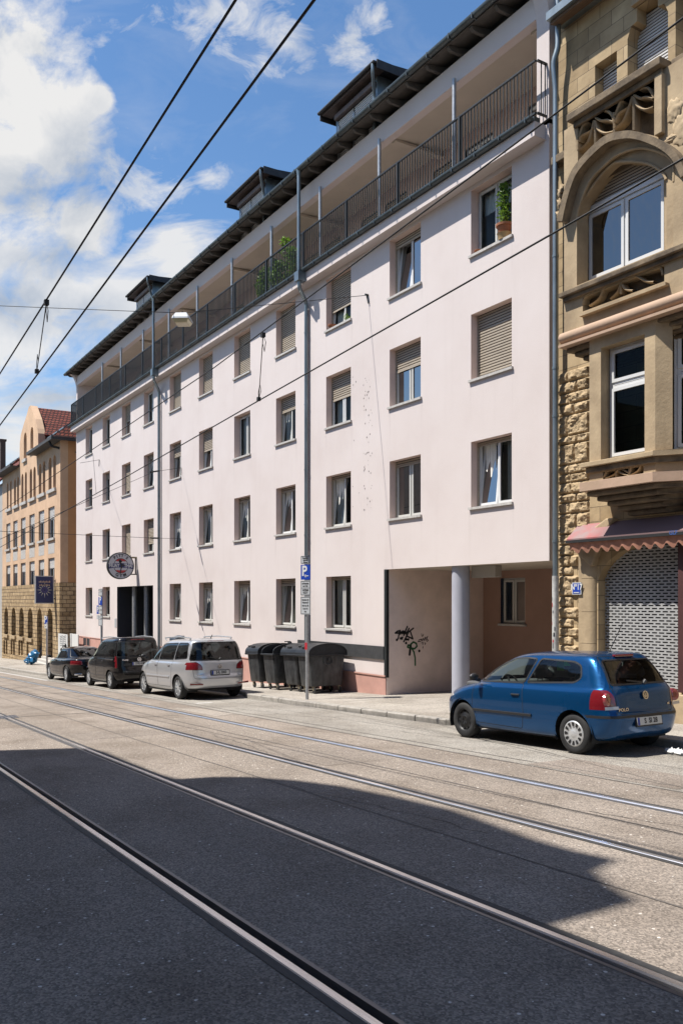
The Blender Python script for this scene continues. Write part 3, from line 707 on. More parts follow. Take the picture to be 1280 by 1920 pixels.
# downpipes: eaves to balcony, swan neck, down to the pavement
def pipe(mb, pts, r, n=12):
    P = [Vector(p) for p in pts]; out = [P[0]]
    for i in range(1, len(P) - 1):
        a, c, e = P[i - 1], P[i], P[i + 1]; k = min(.09, (c - a).length * .4, (e - c).length * .4)
        s, t = c + (a - c).normalized() * k, c + (e - c).normalized() * k
        out += [s, (s + t + c * 2) / 4, t]
    mb.tube(out + [P[-1]], r, n, cap=True)
for px, pw2 in ((560, 574), (287.5, 298)):
    x = XY(px, YE - .05); x2 = XY(pw2, D - .09)
    q = MB(); pipe(q, [(x, YE - .05, 12.95 + E), (x, YE - .05, 9.9 + E)], .055)
    q.tube([(x, YE - .05, 12.99 + E), (x, YE - .05, 12.80 + E)], [.085, .055], 12)
    q.box(x - .13, x + .13, YE - .14, YF, 9.62 + E, 9.9 + E)
    pipe(q, [(x, YE - .03, 9.64 + E), (x, YE - .03, 9.42 + E), (x2, D - .09, 9.12 + E), (x2, D - .09, gz(x2) + .1)], .06)
    for z in (8.2, 6, 4, 2, .5): q.tube([(x2, D - .09, z + E - .02), (x2, D - .09, z + E + .02)], .068, 12)
    q.build('downpipe', M['zinc'], house, smooth=40)
x2 = XY(577.5, D - .02)
q = MB(); q.tube([(x2, D - .03, 8.9 + E), (x2, D - .03, ZY(577, 1034, D))], .022, 8); q.tube([(x2, D - .03, ZY(577, 1040, D)), (x2, D - .03, ZY(577, 1034, D))], .05, 8); q.build('conduit', M['reveal'], house, smooth=True)
# dormers
def dormer(px0, py0, px1, py1, k):
    Yd = 13.14
    A = onY(px0, py0, Yd - .30); B = onY(px1, py1, Yd - .30)
    zt = (A.z + B.z) / 2; x0, x1 = A.x, B.x
    q = MB(); ln = 3.8; rise = -.06
    q.idx([(x0, Yd - .30, zt - .07), (x1, Yd - .30, zt - .07), (x1, Yd + ln, zt - .07 + .35), (x0, Yd + ln, zt - .07 + .35), (x0, Yd - .30, zt), (x1, Yd - .30, zt), (x1, Yd + ln, zt + .35), (x0, Yd + ln, zt + .35)],
          [(0, 3, 2, 1), (4, 5, 6, 7), (0, 1, 5, 4), (1, 2, 6, 5), (2, 3, 7, 6), (3, 0, 4, 7)])
    gutter(q, x0, x1, Yd - .35, zt - .02, .05)
    q.box(x0 - .02, x0 + .02, Yd - .30, Yd + ln, zt - .2, zt + .02); q.box(x1 - .02, x1 + .02, Yd - .30, Yd + ln, zt - .2, zt + .03)
    d = q.build('dormer', M['slate'], house)
    a, c = x0 + .42, x1 - .42
    q = MB(); q.box(a, a + .12, Yd, Yd + 3.5, 12.9 + E, zt - .08); q.box(c - .12, c, Yd, Yd + 3.5, 12.9 + E, zt - .08); q.box(a + .12, c - .12, Yd + .02, Yd + .1, zt - .4, zt - .08); q.build('cheek', M['zinc'], d)
    q = MB(); q.box(a - .3, c + .3, Yd - .28, Yd + .02, zt - .115, zt - .075); q.build('soffit_board', M['copper'], d)
    q = MB(); q.box(a + .05, c - .05, Yd - .12, Yd + .02, zt - .38, zt - .21); o = q.build('shutter_box', M['copper'], d); bevel(o, .04, 3)
    q = MB(); m = a + (c - a) * .46
    slats(q, a + .14, m - .03, zt - 1.9, zt - .38, Yd, .06); slats(q, m + .03, c - .14, zt - 1.9, zt - .38, Yd, .06); q.build('roller_shutter', [M['shutterw'], M['slatgap']], d)
    q = MB(); q.box(m - .03, m + .03, Yd - .03, Yd + .02, zt - 1.9, zt - .55); q.box(a + .12, a + .2, Yd - .03, Yd + .02, zt - 1.9, zt - .55); q.box(c - .2, c - .12, Yd - .03, Yd + .02, zt - 1.9, zt - .55); q.build('window_frame', M['galv'], d)
    q = MB(); pipe(q, [(x1 - .12, Yd - .35, zt - .05), (x1 - .12, Yd - .35, zt - .25), (c - .06, Yd - .05, zt - .65), (c - .06, Yd - .05, zt - 1.6)], .045); q.build('downpipe', M['zinc'], d, smooth=40)
dormer(600, 213, 706, 112, 0); dormer(425, 377, 494, 313, 1); dormer(238.5, 554, 280, 517, 2)
# old fixing holes and patches on the render
q = MB()
for k in range(62):
    py = rnd.choice([716, 742, 770, 790, 822, 855, 880, 918, 938, 956]) + rnd.uniform(-9, 9); px = 691 + rnd.uniform(-10, 7) + (-22 if k % 9 == 0 else 0)
    p = onY(px, py, D); r = rnd.uniform(.008, .028)
    q.face([(p.x + r * math.cos(a) * rnd.uniform(.6, 1.2), D - .003, p.z + r * 1.2 * math.sin(a) * rnd.uniform(.6, 1.2)) for a in [math.pi * 2 * j / 7 for j in range(7)]])
q.build('plaster_damage', pm('bare_plaster', (.28, .24, .23), .95), house)
# graffiti on the passage wall: strokes of paint
def strokes(lst, w, mat, name):
    q = MB()
    for st in lst:
        P = [onX(720 + x * .10938, 1140 + y * .10938, PXL + .004) for x, y in st]
        for a, c in zip(P, P[1:]):
            d = (c - a).normalized(); n = Vector((0, -d.z, d.y)) * w / 2; ex = d * w * .3
            q.face([a - n - ex, c - n + ex, c + n + ex, a + n - ex])
        for a in P: q.face([(a.x + .001, a.y + w * .5 * math.cos(t), a.z + w * .5 * math.sin(t)) for t in [math.pi * k / 4 for k in range(8)]])
    return q.build(name, mat, house)
strokes([[(190, 432), (225, 402), (275, 388), (255, 440), (240, 530)], [(190, 432), (240, 432), (300, 412)], [(275, 450), (320, 395), (310, 440), (345, 400), (335, 445), (365, 410), (372, 448), (400, 400)], [(395, 320), (335, 470)], [(425, 352), (408, 385)],
         [(500, 350), (420, 410), (335, 580)], [(445, 395), (490, 530), (380, 480)], [(275, 520), (318, 505)], [(280, 532), (310, 532)]], .045, M['ink'], 'graffiti')
strokes([[(215, 548), (217, 549)], [(378, 540), (379, 541)], [(412, 541), (413, 542)], [(374, 602), (375, 603)], [(600, 738), (602, 739)], [(435, 800), (452, 660)]], .07, M['ink'], 'graffiti')
strokes([[(455, 625), (500, 585), (550, 610), (560, 660), (520, 700), (440, 690), (400, 670), (410, 640), (460, 645), (450, 690)], [(470, 690), (510, 760), (530, 860), (532, 980)]], .05, pm('graffiti_green', (.03, .13, .045), .6), 'graffiti')
strokes([[(640, 445), (645, 485), (665, 480), (672, 450)], [(640, 540), (600, 545), (580, 580), (625, 575), (640, 530), (655, 570), (670, 520), (690, 565), (700, 500), (720, 560)], [(720, 510), (745, 490), (725, 530), (755, 555), (730, 580)], [(640, 600), (665, 595), (660, 630)], [(690, 600), (710, 605), (695, 630)], [(665, 665), (660, 690)]], .022, pm('graffiti_grey', (.13, .085, .075), .7), 'graffiti')
# wall hook with trailing cable
# ================================================================= sandstone house at the right
YW, YO = 13.20, 12.55
sh = thing('sandstone_house', (-8, YW, gz(-8)), 'ornate yellow sandstone house with arched oriel window and closed shop grille', 'building')
W2 = lambda px, py, Y: (lambda p: (p.x, p.z))(onY(px, py, Y))
fY = lambda Y: (lambda a, b: (a, Y, b))
XSL = XY(1046.5, YW); XSR = -3.0; zb = gz(XSL) - .6; ZT = onY(1046, 20, YW).z + 1.0
shop = [W2(1121, 1240, YW), W2(1121, 1085, YW)]
shop = [(shop[0][0], gz(-9) - .3), shop[1]] + [W2(*p, YW) for p in ((1127, 1070), (1140, 1052), (1160, 1036), (1190, 1022))] 
shx1 = XY(1276, YW); shop += [(shx1, shop[-1][1] + .05), (shx1, gz(-9) - .3)]
sw = [W2(1115, 122, YW), W2(1156, 200, YW)]; bw = [W2(1176, 62, YW), W2(1252, 130, YW)]
zcn = onY(1062, 228, YO - .15).z
def rect(a, b): return [(a[0], b[1]), (b[0], b[1]), (b[0], a[1]), (a[0], a[1])]
swr = rect((sw[0][0], sw[0][1]), (sw[1][0], zcn - .1)); 
bz = onY(1176, 48, YW).z; bx0, bx1 = bw[0][0], bw[1][0]
bwr = [(bx0, zcn - .1), (bx1, zcn - .1), (bx1, bz - .25), (bx1 - .08, bz - .06), (bx1 - .22, bz - .03), (bx1 - .22, bz + .22), (bx0 + .22, bz + .22), (bx0 + .22, bz - .03), (bx0 + .08, bz - .06), (bx0, bz - .25)]
b3 = [(bx1 + .16, zcn - .1), (bx1 + 1.1, zcn - .1), (bx1 + 1.1, bz), (bx1 + .16, bz)]
q = MB(); q.plate([(XSL, zb), (XSR, zb), (XSR, ZT), (XSL, ZT)], [shop, swr, bwr, b3], fY(YW), fY(YW + .35))
q.face([(XSL, YW, zb), (XSL, YW + 10, zb), (XSL, YW + 10, ZT), (XSL, YW, ZT)])
q.build('wall', M['ashlar'], sh)
q = MB(); q.box(XSL + .4, XSR, YW + 1.4, YW + 1.5, zb, ZT); q.build('room_dark', M['room'], sh)
def swindow(x0, x1, z0, z1, y, kind, name='window'):
    q = MB(); frame_box(q, x0, x1, z0, z1, y, y + .08, .06)
    w = q.build(name, M['framew'], sh)
    if kind == 'shut':
        q = MB(); slats(q, x0 + .03, x1 - .03, z0, z1, y - .03, .06); q.build('roller_shutter', [M['shutterw'], M['slatgap']], w)
    return w
swindow(swr[0][0] - .02, swr[1][0] + .02, zcn - .1, sw[0][1] + .02, YW + .26, 'shut'); swindow(bx0 - .02, bx1 + .02, zcn - .1, bz + .2, YW + .3, 'shut'); swindow(bx1 + .14, bx1 + 1.1, zcn - .1, bz, YW + .28, 'shut')
# hood blocks over the big top window
q = MB(); q.box(bx0 + .16, bx1 - .16, YW - .10, YW - .002, bz + .24, bz + .42); q.box(bx0 + .1, bx1 - .1, YW - .16, YW - .002, bz + .42, bz + .5); q.build('lintel_moulding', M['stone'], sh)
# eaves of the sandstone house
ye = 12.80; xe = XY(1031, ye); ze = onY(1031, 46, ye).z
q = MB(); q.idx([(xe, ye, ze), (XSR, ye, ze), (XSR, YW + .2, ze + .14), (xe, YW + .2, ze + .14), (xe, ye, ze + .06), (XSR, ye, ze + .06), (XSR, YW + .2, ze + .2), (xe, YW + .2, ze + .2)], [(0, 3, 2, 1), (4, 5, 6, 7), (0, 1, 5, 4), (1, 2, 6, 5), (2, 3, 7, 6), (3, 0, 4, 7)])
q.build('eaves_soffit', pm('eaves_wood', (.20, .13, .085), .8, var=.3, vscale=4, stretch=(.3, 5, 5)), sh)
q = MB(); q.box(xe - .02, XSR, ye - .10, ye + .5, ze + .062, ze + .22); q.idx([(xe, ye, ze + .22), (XSR, ye, ze + .22), (XSR, ye + 6, ze + 5), (xe, ye + 6, ze + 5)], [(0, 1, 2, 3)]); q.build('roof', M['zinc'], sh)
# oriel storey: front with pointed arch
xo0 = XY(1057, YO); xo1 = XSR
zo0 = onY(1057, 566, YO).z
rim = [(1081, 415), (1082, 395), (1102, 342), (1130, 310), (1156, 289), (1190, 277), (1218, 278), (1250, 291), (1262, 310), (1262, 340)]
inner = [(1081, 404), (1096, 372), (1124, 332), (1145, 310), (1160, 303), (1199, 303), (1224, 310), (1243, 324), (1249, 336)]
zs_ = onY(1081, 535, YO).z
hole1 = [W2(*p, YO) for p in smooth2(rim, 4)]; hole1 = hole1 + [(XY(1262, YO), zs_), (XY(1081, YO), zs_)]
hood = [(1057, 418), (1066, 378), (1080, 334), (1096, 308), (1124, 278), (1152, 257), (1186, 250), (1209, 252), (1231, 259), (1257, 271), (1282, 293), (1300, 330)]
trac = [(1083, 264), (1083, 326), (1096, 306), (1124, 276), (1152, 255), (1186, 248), (1209, 250), (1226, 254), (1226, 166)]
zc0 = zcn - .13
trac = trac[:1] + smooth2(trac[1:-1], 4) + trac[-1:]; H = [W2(*p, YO) for p in trac]; H[0] = (H[0][0], zc0); H[-1] = (H[-1][0], zc0)
q = MB(); q.plate([(xo0, zo0), (xo1, zo0), (xo1, zc0 + .1), (xo0, zc0 + .1)], [hole1, H], fY(YO), fY(YO + .30))
q.face([(xo0, YO, zo0), (xo0, YW, zo0), (xo0, YW, zc0), (xo0, YO, zc0)])
q.build('oriel_front', M['stone'], sh)
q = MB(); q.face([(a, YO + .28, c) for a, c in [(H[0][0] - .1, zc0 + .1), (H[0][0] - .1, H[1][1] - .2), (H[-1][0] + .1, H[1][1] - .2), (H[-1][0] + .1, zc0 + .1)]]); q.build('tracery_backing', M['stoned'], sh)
# second, set-back arch ring and its round mouldings
yi = YO + .10
I = [W2(*p, yi) for p in smooth2(inner, 4)]
q = MB(); hh = [(hole1[0][0] - .05, zs_ - .05)] + [(a - .03 if i < 20 else a + .03, c + .04) for i, (a, c) in enumerate(hole1[:-2])] + [(hole1[-2][0] + .05, zs_ - .05)]
hin = [(I[0][0], zs_ - .02)] + I + [(I[-1][0], zs_ - .02)]
q.plate(hh, [hin], fY(yi), fY(yi + .28)); q.build('arch_moulding', M['stone'], sh)
q = MB(); q.tube([(a, YO + .015, c) for a, c in hole1[1:-2]], .03, 8); q.tube([(a, yi - .005, c) for a, c in I], .028, 8); q.build('arch_moulding', M['stone'], sh, smooth=True)
q = MB(); hp = [W2(*p, YO) for p in smooth2(hood, 4)]
cen = Vector((XY(1185, YO), W2(1185, 420, YO)[1]))
def sc(p, k): return ((p[0] - cen.x) * k + cen.x, (p[1] - cen.y) * k + cen.y)
for i in range(len(hp) - 1):
    a, c = hp[i], hp[i + 1]; a2, c2 = sc(a, .915), sc(c, .915)
    q.prism([a, c, c2, a2], fY(YO - .20), fY(YO + .02))
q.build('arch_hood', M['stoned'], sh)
# tracery ribs: leaf shaped curves in two bays
def rib(mb, pts, Y, r=.022, dep=.16):
    P = [onY(*p, Y) for p in pts]
    # smooth with catmull-rom
    out = []
    for i in range(len(P) - 1):
        p0, p1, p2, p3 = P[max(i - 1, 0)], P[i], P[i + 1], P[min(i + 2, len(P) - 1)]
        for k in range(5):
            t = k / 5; out.append(.5 * ((2 * p1) + (p2 - p0) * t + (2 * p0 - 5 * p1 + 4 * p2 - p3) * t * t + (3 * p1 - p0 - 3 * p2 + p3) * t ** 3))
    out.append(P[-1])
    for a, c in zip(out, out[1:]):
        pass
    dy = Vector((0, dep, 0)); L_ = []; R__ = []
    for i, p in enumerate(out):
        d = (out[min(i + 1, len(out) - 1)] - out[max(i - 1, 0)]).normalized(); n = Vector((-d.z, 0, d.x)) * r; L_.append(p - n); R__.append(p + n)
    k = len(out); vs = L_ + R__ + [p - Vector((0, .03, 0)) for p in out] + [p + dy for p in L_] + [p + dy for p in R__]; fs = []
    for i in range(k - 1): fs += [(i, i + 1, 2 * k + i + 1, 2 * k + i), (2 * k + i, 2 * k + i + 1, k + i + 1, k + i), (i, 3 * k + i, 3 * k + i + 1, i + 1), (k + i, k + i + 1, 4 * k + i + 1, 4 * k + i)]
    mb.idx(vs, fs)
zz = lambda x, y: (1040 + x * .1875, 160 + y * .1875)
q = MB()
for pts in ([(230, 650), (330, 560), (390, 350)], [(240, 560), (270, 500), (370, 440), (392, 350)], [(240, 520), (280, 400), (360, 330)], [(400, 350), (430, 440), (500, 475), (585, 460)], [(405, 320), (460, 350), (520, 345), (582, 360)], [(430, 280), (510, 250), (570, 300), (588, 380)], [(400, 350), (400, 660)],
            [(590, 500), (590, 270)], [(600, 430), (690, 340), (775, 110)], [(600, 370), (640, 280), (740, 210), (778, 120)], [(600, 300), (660, 160), (750, 80)], [(785, 110), (820, 200), (900, 240), (985, 215)], [(790, 95), (850, 125), (910, 115), (980, 130)], [(830, 40), (920, 20), (960, 60), (988, 130)], [(785, 110), (785, 450)], [(228, 390), (228, 640)]):
    rib(q, [zz(*p) for p in pts], YO + .02)
q.build('tracery', M['stone'], sh)
# cornice over the tracery, with post
q = MB(); x0, x1 = XY(1061, YO - .18), XY(1236, YO - .18); q.box(x0, x1, YO - .18, YW + .02, zcn - .02, zcn + .12); q.box(x0 + .06, x1 - .06, YO - .06, YW + .02, zcn - .13, zcn - .02)
q.box(x1, XSR, YO + .12, YW + .02, zcn + .0, zcn + .14); q.box(XSL, x0, YW - .22, YW + .0, zcn - .26, zcn - .10)
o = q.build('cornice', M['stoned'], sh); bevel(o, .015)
q = MB(); a, c = XY(1226, YO - .1), XY(1240, YO - .1); q.box(a, c, YO - .10, YO + .3, onY(1230, 252, YO - .1).z, zcn - .13); o = q.build('post', M['stone'], sh); bevel(o, .012)
# carved boulder relief
def lump(mb, cx, cy, cz, rx, ry, rz, amp=.3, fr=3.0, n=18, m=12):
    vs = []; fs = []
    for i in range(m + 1):
        for k in range(n):
            t = math.pi * i / m; f = 2 * math.pi * k / n; d = Vector((math.sin(t) * math.cos(f), math.sin(t) * math.sin(f), math.cos(t)))
            s = 1 + amp * noise.noise(d * fr + Vector((cx, cy, cz)))
            vs.append((cx + d.x * rx * s, cy + d.y * ry * s, cz + d.z * rz * s))
    for i in range(m):
        for k in range(n): fs.append((i * n + k, (i + 1) * n + k, (i + 1) * n + (k + 1) % n, i * n + (k + 1) % n))
    mb.idx(vs, fs)
q = MB()
for px, py, rx, rz in ((1266, 205, .16, .22), (1282, 240, .2, .3), (1256, 262, .2, .07)):
    p = onY(px, py, YO + .02); lump(q, p.x, YO + .02, p.z, rx, .05, rz, .45, 2.6, 30, 20)
q.build('carved_relief', M['stone'], sh, smooth='all')
q = MB()
for px, py, rx, rz in ((1053, 362, .07, .13), (1052, 384, .06, .14), (1050, 405, .05, .10), (1056, 356, .05, .09)):
    p = onY(px, py, YO + .1); lump(q, p.x, YO + .1, p.z, rx, .1, rz, .7, 5.5)
q.build('carved_figure', M['stone'], sh, smooth='all')
# arched window: frame, two casements, shutter above
yw = YO + .36
a = XY(1101, yw); c = XY(1249, yw); z0 = onY(1101, 532, yw).z; z1 = onY(1105, 400, yw).z
w = window(sh, a, c, z0, z1, yw - .22, rec=.22, cur=0, fm='framew', sill=False, mull=.5, pane='panedark')
q = MB(); curtain(q, a + .1, a + .62, z0 + .05, z1 - .05, yw + .2, .02); q.build('curtain', M['curtain'], w)
q = MB(); slats(q, a - .12, c + .1, z1, z1 + 1.0, yw + .01, .058); q.build('roller_shutter', [M['shutter'], M['slatgap']], w)
q = MB(); q.box(a, c, yw - .02, yw + .08, z1 - .01, z1 + .12); q.build('transom', M['framew'], w)
q = MB(); q.box(xo0 + .02, a, YO + .30, YO + .34, zs_, z1 + 1.4); q.box(c, c + .4, YO + .30, YO + .34, zs_, z1 + 1.4); q.build('window_jamb', M['stone'], sh)
# sill ledge, parapet panel, roll moulding
zl = onY(1046, 556, YO - .14).z; xl = XY(1046, YO - .14)
q = MB(); q.box(xl, XSR, YO - .14, YO + .3, zl - .03, zl + .06); q.box(xl + .05, XSR, YO - .07, YO + .3, zl - .11, zl - .03); o = q.build('sill_ledge', M['stoned'], sh); bevel(o, .012)
zm = onY(1048, 640, YO - .1).z
pnl = [W2(1092, 582, YO), W2(1245, 494, YO)]
zp1 = zl - .14; zp0 = onY(1092, 584, YO).z
q = MB(); q.plate([(xo0, zm), (XSR, zm), (XSR, zl - .11), (xo0, zl - .11)], [[(pnl[0][0], zp0), (pnl[1][0], zp0), (pnl[1][0], zp1), (pnl[0][0], zp1)]], fY(YO), fY(YO + .25)); q.face([(xo0, YO, zm), (xo0, YW, zm), (xo0, YW, zl), (xo0, YO, zl)])
q.build('parapet_panel', M['stone'], sh)
q = MB(); q.face([(pnl[0][0] - .05, YO + .2, zp0 - .05), (pnl[1][0] + .05, YO + .2, zp0 - .05), (pnl[1][0] + .05, YO + .2, zp1 + .05), (pnl[0][0] - .05, YO + .2, zp1 + .05)]); q.build('tracery_backing', M['stoned'], sh)
z3 = lambda x, y: (1000 + x * .21875, 420 + y * .21875)
q = MB()
for pts in ([(425, 690), (450, 620), (560, 550)], [(480, 700), (560, 640), (600, 560), (650, 520)], [(660, 640), (720, 580), (747, 510)], [(747, 510), (747, 600)], [(750, 510), (790, 560), (850, 570)], [(850, 440), (900, 455), (960, 490), (1030, 495)], [(1040, 365), (1090, 380), (1105, 440)]): rib(q, [z3(*p) for p in pts], YO + .02, .02, .14)
q.build('tracery', M['stone'], sh)
zq = onY(1086, 590, YO - .1).z
q = MB(); q.box(XY(1085, YO - .1), XY(1247, YO - .1), YO - .10, YO, zq - .03, zq + .02); q.build('panel_ledge', M['stone'], sh)
q = MB()
pr = [(YO + .2, zm + .16)] + [(YO - .02 - .12 * math.sin(t), zm + .05 + .11 * math.cos(t)) for t in [math.pi * k / 8 for k in range(9)]] + [(YO - .14, zm - .09), (YO - .14, zm - .14), (YO + .2, zm - .14)]
q.prism(pr, lambda yv, zv: (xl, yv, zv), lambda yv, zv: (XSR, yv, zv)); q.build('roll_moulding', M['stonep'], sh, smooth=40)
q = MB()
for k in range(5):
    q.box(xo0 + .03 + .11 * k, XSR, YO + .02 + .11 * k, YW, zm - .14 - .085 * (k + 1), zm - .14 - .085 * k)
o = q.build('corbel', M['stoned'], sh); bevel(o, .03, 3)
# bay window below, with a canted right side
Xb0 = XY(1104.5, YO); Xc = XY(1228, YO); zbt = zm - .14; zb0 = onY(1104.5, 868, YO).z
cd = Vector((math.cos(math.radians(35)), math.sin(math.radians(35))))
fc_ = lambda o_: (lambda a, b: (Xc + cd.x * a - cd.y * o_, YO + cd.y * a + cd.x * o_, b))
wl, wr = XY(1126, YO), XY(1208, YO); wz1 = onY(1126, 652, YO).z
q = MB(); q.plate([(Xb0, zb0), (Xc, zb0), (Xc, zbt), (Xb0, zbt)], [[(wl, zb0 + .02), (wr, zb0 + .02), (wr, wz1), (wl, wz1)]], fY(YO), fY(YO + .30))
wl2, wr2 = .28, 1.15
q.plate([(0, zb0), (1.5, zb0), (1.5, zbt), (0, zbt)], [[(wl2, zb0 + .02), (wr2, zb0 + .02), (wr2, wz1), (wl2, wz1)]], fc_(0), fc_(.3))
q.face([(Xb0, YO, zb0), (Xb0, YW, zb0), (Xb0, YW, zbt), (Xb0, YO, zbt)])
q.build('bay_front', M['stone'], sh)
def baywin(f, a, c, e, g):
    def fb(mb, a, c, e, f_, o0, o1, wd):
        for (p, r_, s, t) in ((a, c, e, e + wd), (a, c, f_ - wd, f_), (a, a + wd, e + wd, f_ - wd), (c - wd, c, e + wd, f_ - wd)):
            V = [f(o0)(x, z) for x, z in ((p, s), (r_, s), (r_, t), (p, t))] + [f(o1)(x, z) for x, z in ((p, s), (r_, s), (r_, t), (p, t))]
            mb.idx(V, [(0, 1, 2, 3), (0, 4, 5, 1), (1, 5, 6, 2), (2, 6, 7, 3), (3, 7, 4, 0)])
    q = MB(); fb(q, a, c, e, g, .22, .3, .06); zt = e + (g - e) * .66; fb(q, a + .06, c - .06, zt - .05, zt + .06, .21, .29, .05); w = q.build('window', M['framew'], sh)
    for s, t in ((e + .06, zt - .05), (zt + .06, g - .06)):
        q = MB(); fb(q, a + .06, c - .06, s, t, .19, .25, .06); q.build('sash', M['framew'], w)
        q = MB(); q.face([f(.225)(x, z) for x, z in ((a + .11, s + .05), (c - .11, s + .05), (c - .11, t - .05), (a + .11, t - .05))]); q.build('pane', M['panedark'], w)
fplain = lambda o_: (lambda a, b: (a, YO + o_, b))
baywin(fplain, wl + .02, wr - .02, zb0 + .02, wz1 - .0); baywin(fc_, wl2 + .02, wr2 - .02, zb0 + .02, wz1)
def bayslab(z0, z1, pr, ins, mat, name, bv=.015):
    q = MB(); P = [(Xb0 - pr, YW), (Xb0 - pr, YO - pr), (Xc + pr * .35, YO - pr), (Xc + 1.6, YO + 1.6 * math.tan(math.radians(35)) - pr * 1.2), (Xc + 1.6, YW + .3), (Xb0 - pr, YW + .3)]
    q.prism(P, lambda x, y: (x, y, z0), lambda x, y: (x, y, z1)); o = q.build(name, mat, sh); bevel(o, bv); return o
bayslab(zb0 - .09, zb0 + .0, .12, 0, M['stone'], 'bay_sill'); bayslab(zb0 - .2, zb0 - .09, .05, 0, M['stoned'], 'bay_sill')
zpb = onY(1104, 905, YO).z
def bayplate(z0, z1):
    q = MB(); a, c = XY(1130, YO), XY(1206, YO)
    q.plate([(Xb0, z0), (Xc, z0), (Xc, z1), (Xb0, z1)], [[(a, z0 + .015), (c, z0 + .015), (c, z1 - .015), (a, z1 - .015)]], fY(YO), fY(YO + .2))
    q.face([fc_(0)(0, z0), fc_(0)(1.6, z0), fc_(0)(1.6, z1), fc_(0)(0, z1)]); q.face([(Xb0, YO, z0), (Xb0, YW, z0), (Xb0, YW, z1), (Xb0, YO, z1)])
    q.build('bay_apron', M['stone'], sh)
    q = MB(); q.face([(a - .05, YO + .18, z0), (c + .05, YO + .18, z0), (c + .05, YO + .18, z1), (a - .05, YO + .18, z1)]); q.build('tracery_backing', M['stoned'], sh)
bayplate(zpb, zb0 - .2)
z4 = lambda x, y: (1000 + x * .21875, 840 + y * .21875)
q = MB()
for pts in ([(605, 250), (660, 130), (700, 105)], [(620, 260), (700, 220), (745, 150)], [(705, 130), (740, 210), (820, 235)], [(715, 120), (760, 180), (820, 215)], [(770, 110), (815, 150), (825, 235)], [(820, 235), (850, 130), (900, 95)], [(830, 235), (900, 190), (925, 130)], [(708, 120), (708, 250)], [(822, 100), (822, 240)]): rib(q, [z4(*p) for p in pts], YO + .02, .014, .12)
q.build('tracery', M['stone'], sh)
bayslab(zpb - .17, zpb, .13, 0, M['stonep'], 'bay_base', .04)
for k in range(5):
    pr = .04 - .13 * k; bayslab(zpb - .17 - .095 * (k + 1), zpb - .17 - .095 * k, pr, 0, M['stoned'], 'corbel', .03)
# rough blocks on the wall strip
def rough(mb, x0, x1, z0, z1, y, pr):
    nx, nz = max(4, int((x1 - x0) / .028)), max(6, int((z1 - z0) / .028)); vs = []; fs = []
    for j in range(nz + 1):
        for i in range(nx + 1):
            x, z = x0 + (x1 - x0) * i / nx, z0 + (z1 - z0) * j / nz
            e = min(i, nx - i, j, nz - j); k = 0 if e == 0 else (.9 if e == 1 else 1)
            d = k * (pr + .045 * noise.noise((x * 6, y, z * 9)) + .05 * abs(noise.noise((x * 13, y, z * 15))) - .02)
            jx = 0 if i in (0, nx) else .012 * noise.noise((x * 11, 3, z * 11))
            vs.append((x + jx, y - max(d, 0 if k == 0 else .008), z))
    for j in range(nz):
        for i in range(nx): fs.append((j * (nx + 1) + i, j * (nx + 1) + i + 1, (j + 1) * (nx + 1) + i + 1, (j + 1) * (nx + 1) + i))
    mb.idx(vs, fs)
q = MB(); xs0 = XSL + .02
z = onY(1050, 700, YW).z; zend = gz(xs0) + .1
xr1, xr2 = XY(1106, YW), XY(1086, YW); zsw = onY(1086, 1020, YW).z
k = 0
while z > zend:
    h = .42 if k in (4, 6, 12, 17) else rnd.uniform(.17, .24)
    z0 = max(z - h, zend); xr = (xr1 if z0 > zsw else (xr2 + (.0 if k % 2 else -.14))) - .01
    nb = 2 if (xr - xs0) > .7 else (2 if k % 3 == 0 else 1)
    cuts = [xs0] + [xs0 + (xr - xs0) * rnd.uniform(.3, .65)] * (nb - 1) + [xr]
    for a, c in zip(cuts, cuts[1:]): rough(q, a + .004, c - .004, z0 + .005, z - .005, YW, .062)
    z = z0; k += 1
q.build('rough_stonework', M['rustic'], sh, smooth=25)
# shop pilaster with rounded inner corner
a, c = XY(1086, YW - .06), XY(1121, YW); zpt = onY(1100, 1062, YW).z
pr = [(a, YW), (a, YW - .09), (c - .16, YW - .09)] + [(c - .16 + .14 * math.sin(t), YW + .05 - .14 * math.cos(t)) for t in [math.pi / 2 * k / 6 for k in range(7)]] + [(c - .02, YW + .3), (c - .2, YW + .3)]
q = MB()
zcut = [gz(a) - .2, onY(1100, 1206, YW).z, onY(1100, 1147, YW).z, onY(1100, 1085, YW).z, zpt + .25]
for z0, z1 in zip(zcut, zcut[1:]): q.prism(pr, lambda x, y, z=z0: (x, y, z + .004), lambda x, y, z=z1: (x, y, z - .004))
o = q.build('shop_pilaster', M['stone'], sh, smooth=30)
q = MB(); q.prism([(a, zpt + .25), (a - .02, zpt + .5), (c + .3, zpt + .9), (c + .5, zpt + .9), (c + .1, zpt + .35), (c - .03, zpt + .0), (c - .1, zpt + .0)], fY(YW - .14), fY(YW + .2)); o = q.build('arch_springer', M['stone'], sh); bevel(o, .03, 3)
xg0, xg1 = XY(1121, YW + .22) , XY(1277, YW + .22); 
x = XY(1276, YW - .02)
q = MB(); q.box(x, x + .9, YW - .10, YW + .3, onY(1277, 1298, YW).z, onY(1277, 1015, YW).z); q.build('shop_pier', M['maroon'], sh)
q = MB(); xa = XY(1252, YW - .1); q.box(xa, xa + 1.2, YW - .16, YW + .3, gz(xa) - .1, onY(1254, 1299, YW).z); o = q.build('plinth_block', M['stone'], sh); bevel(o, .02)
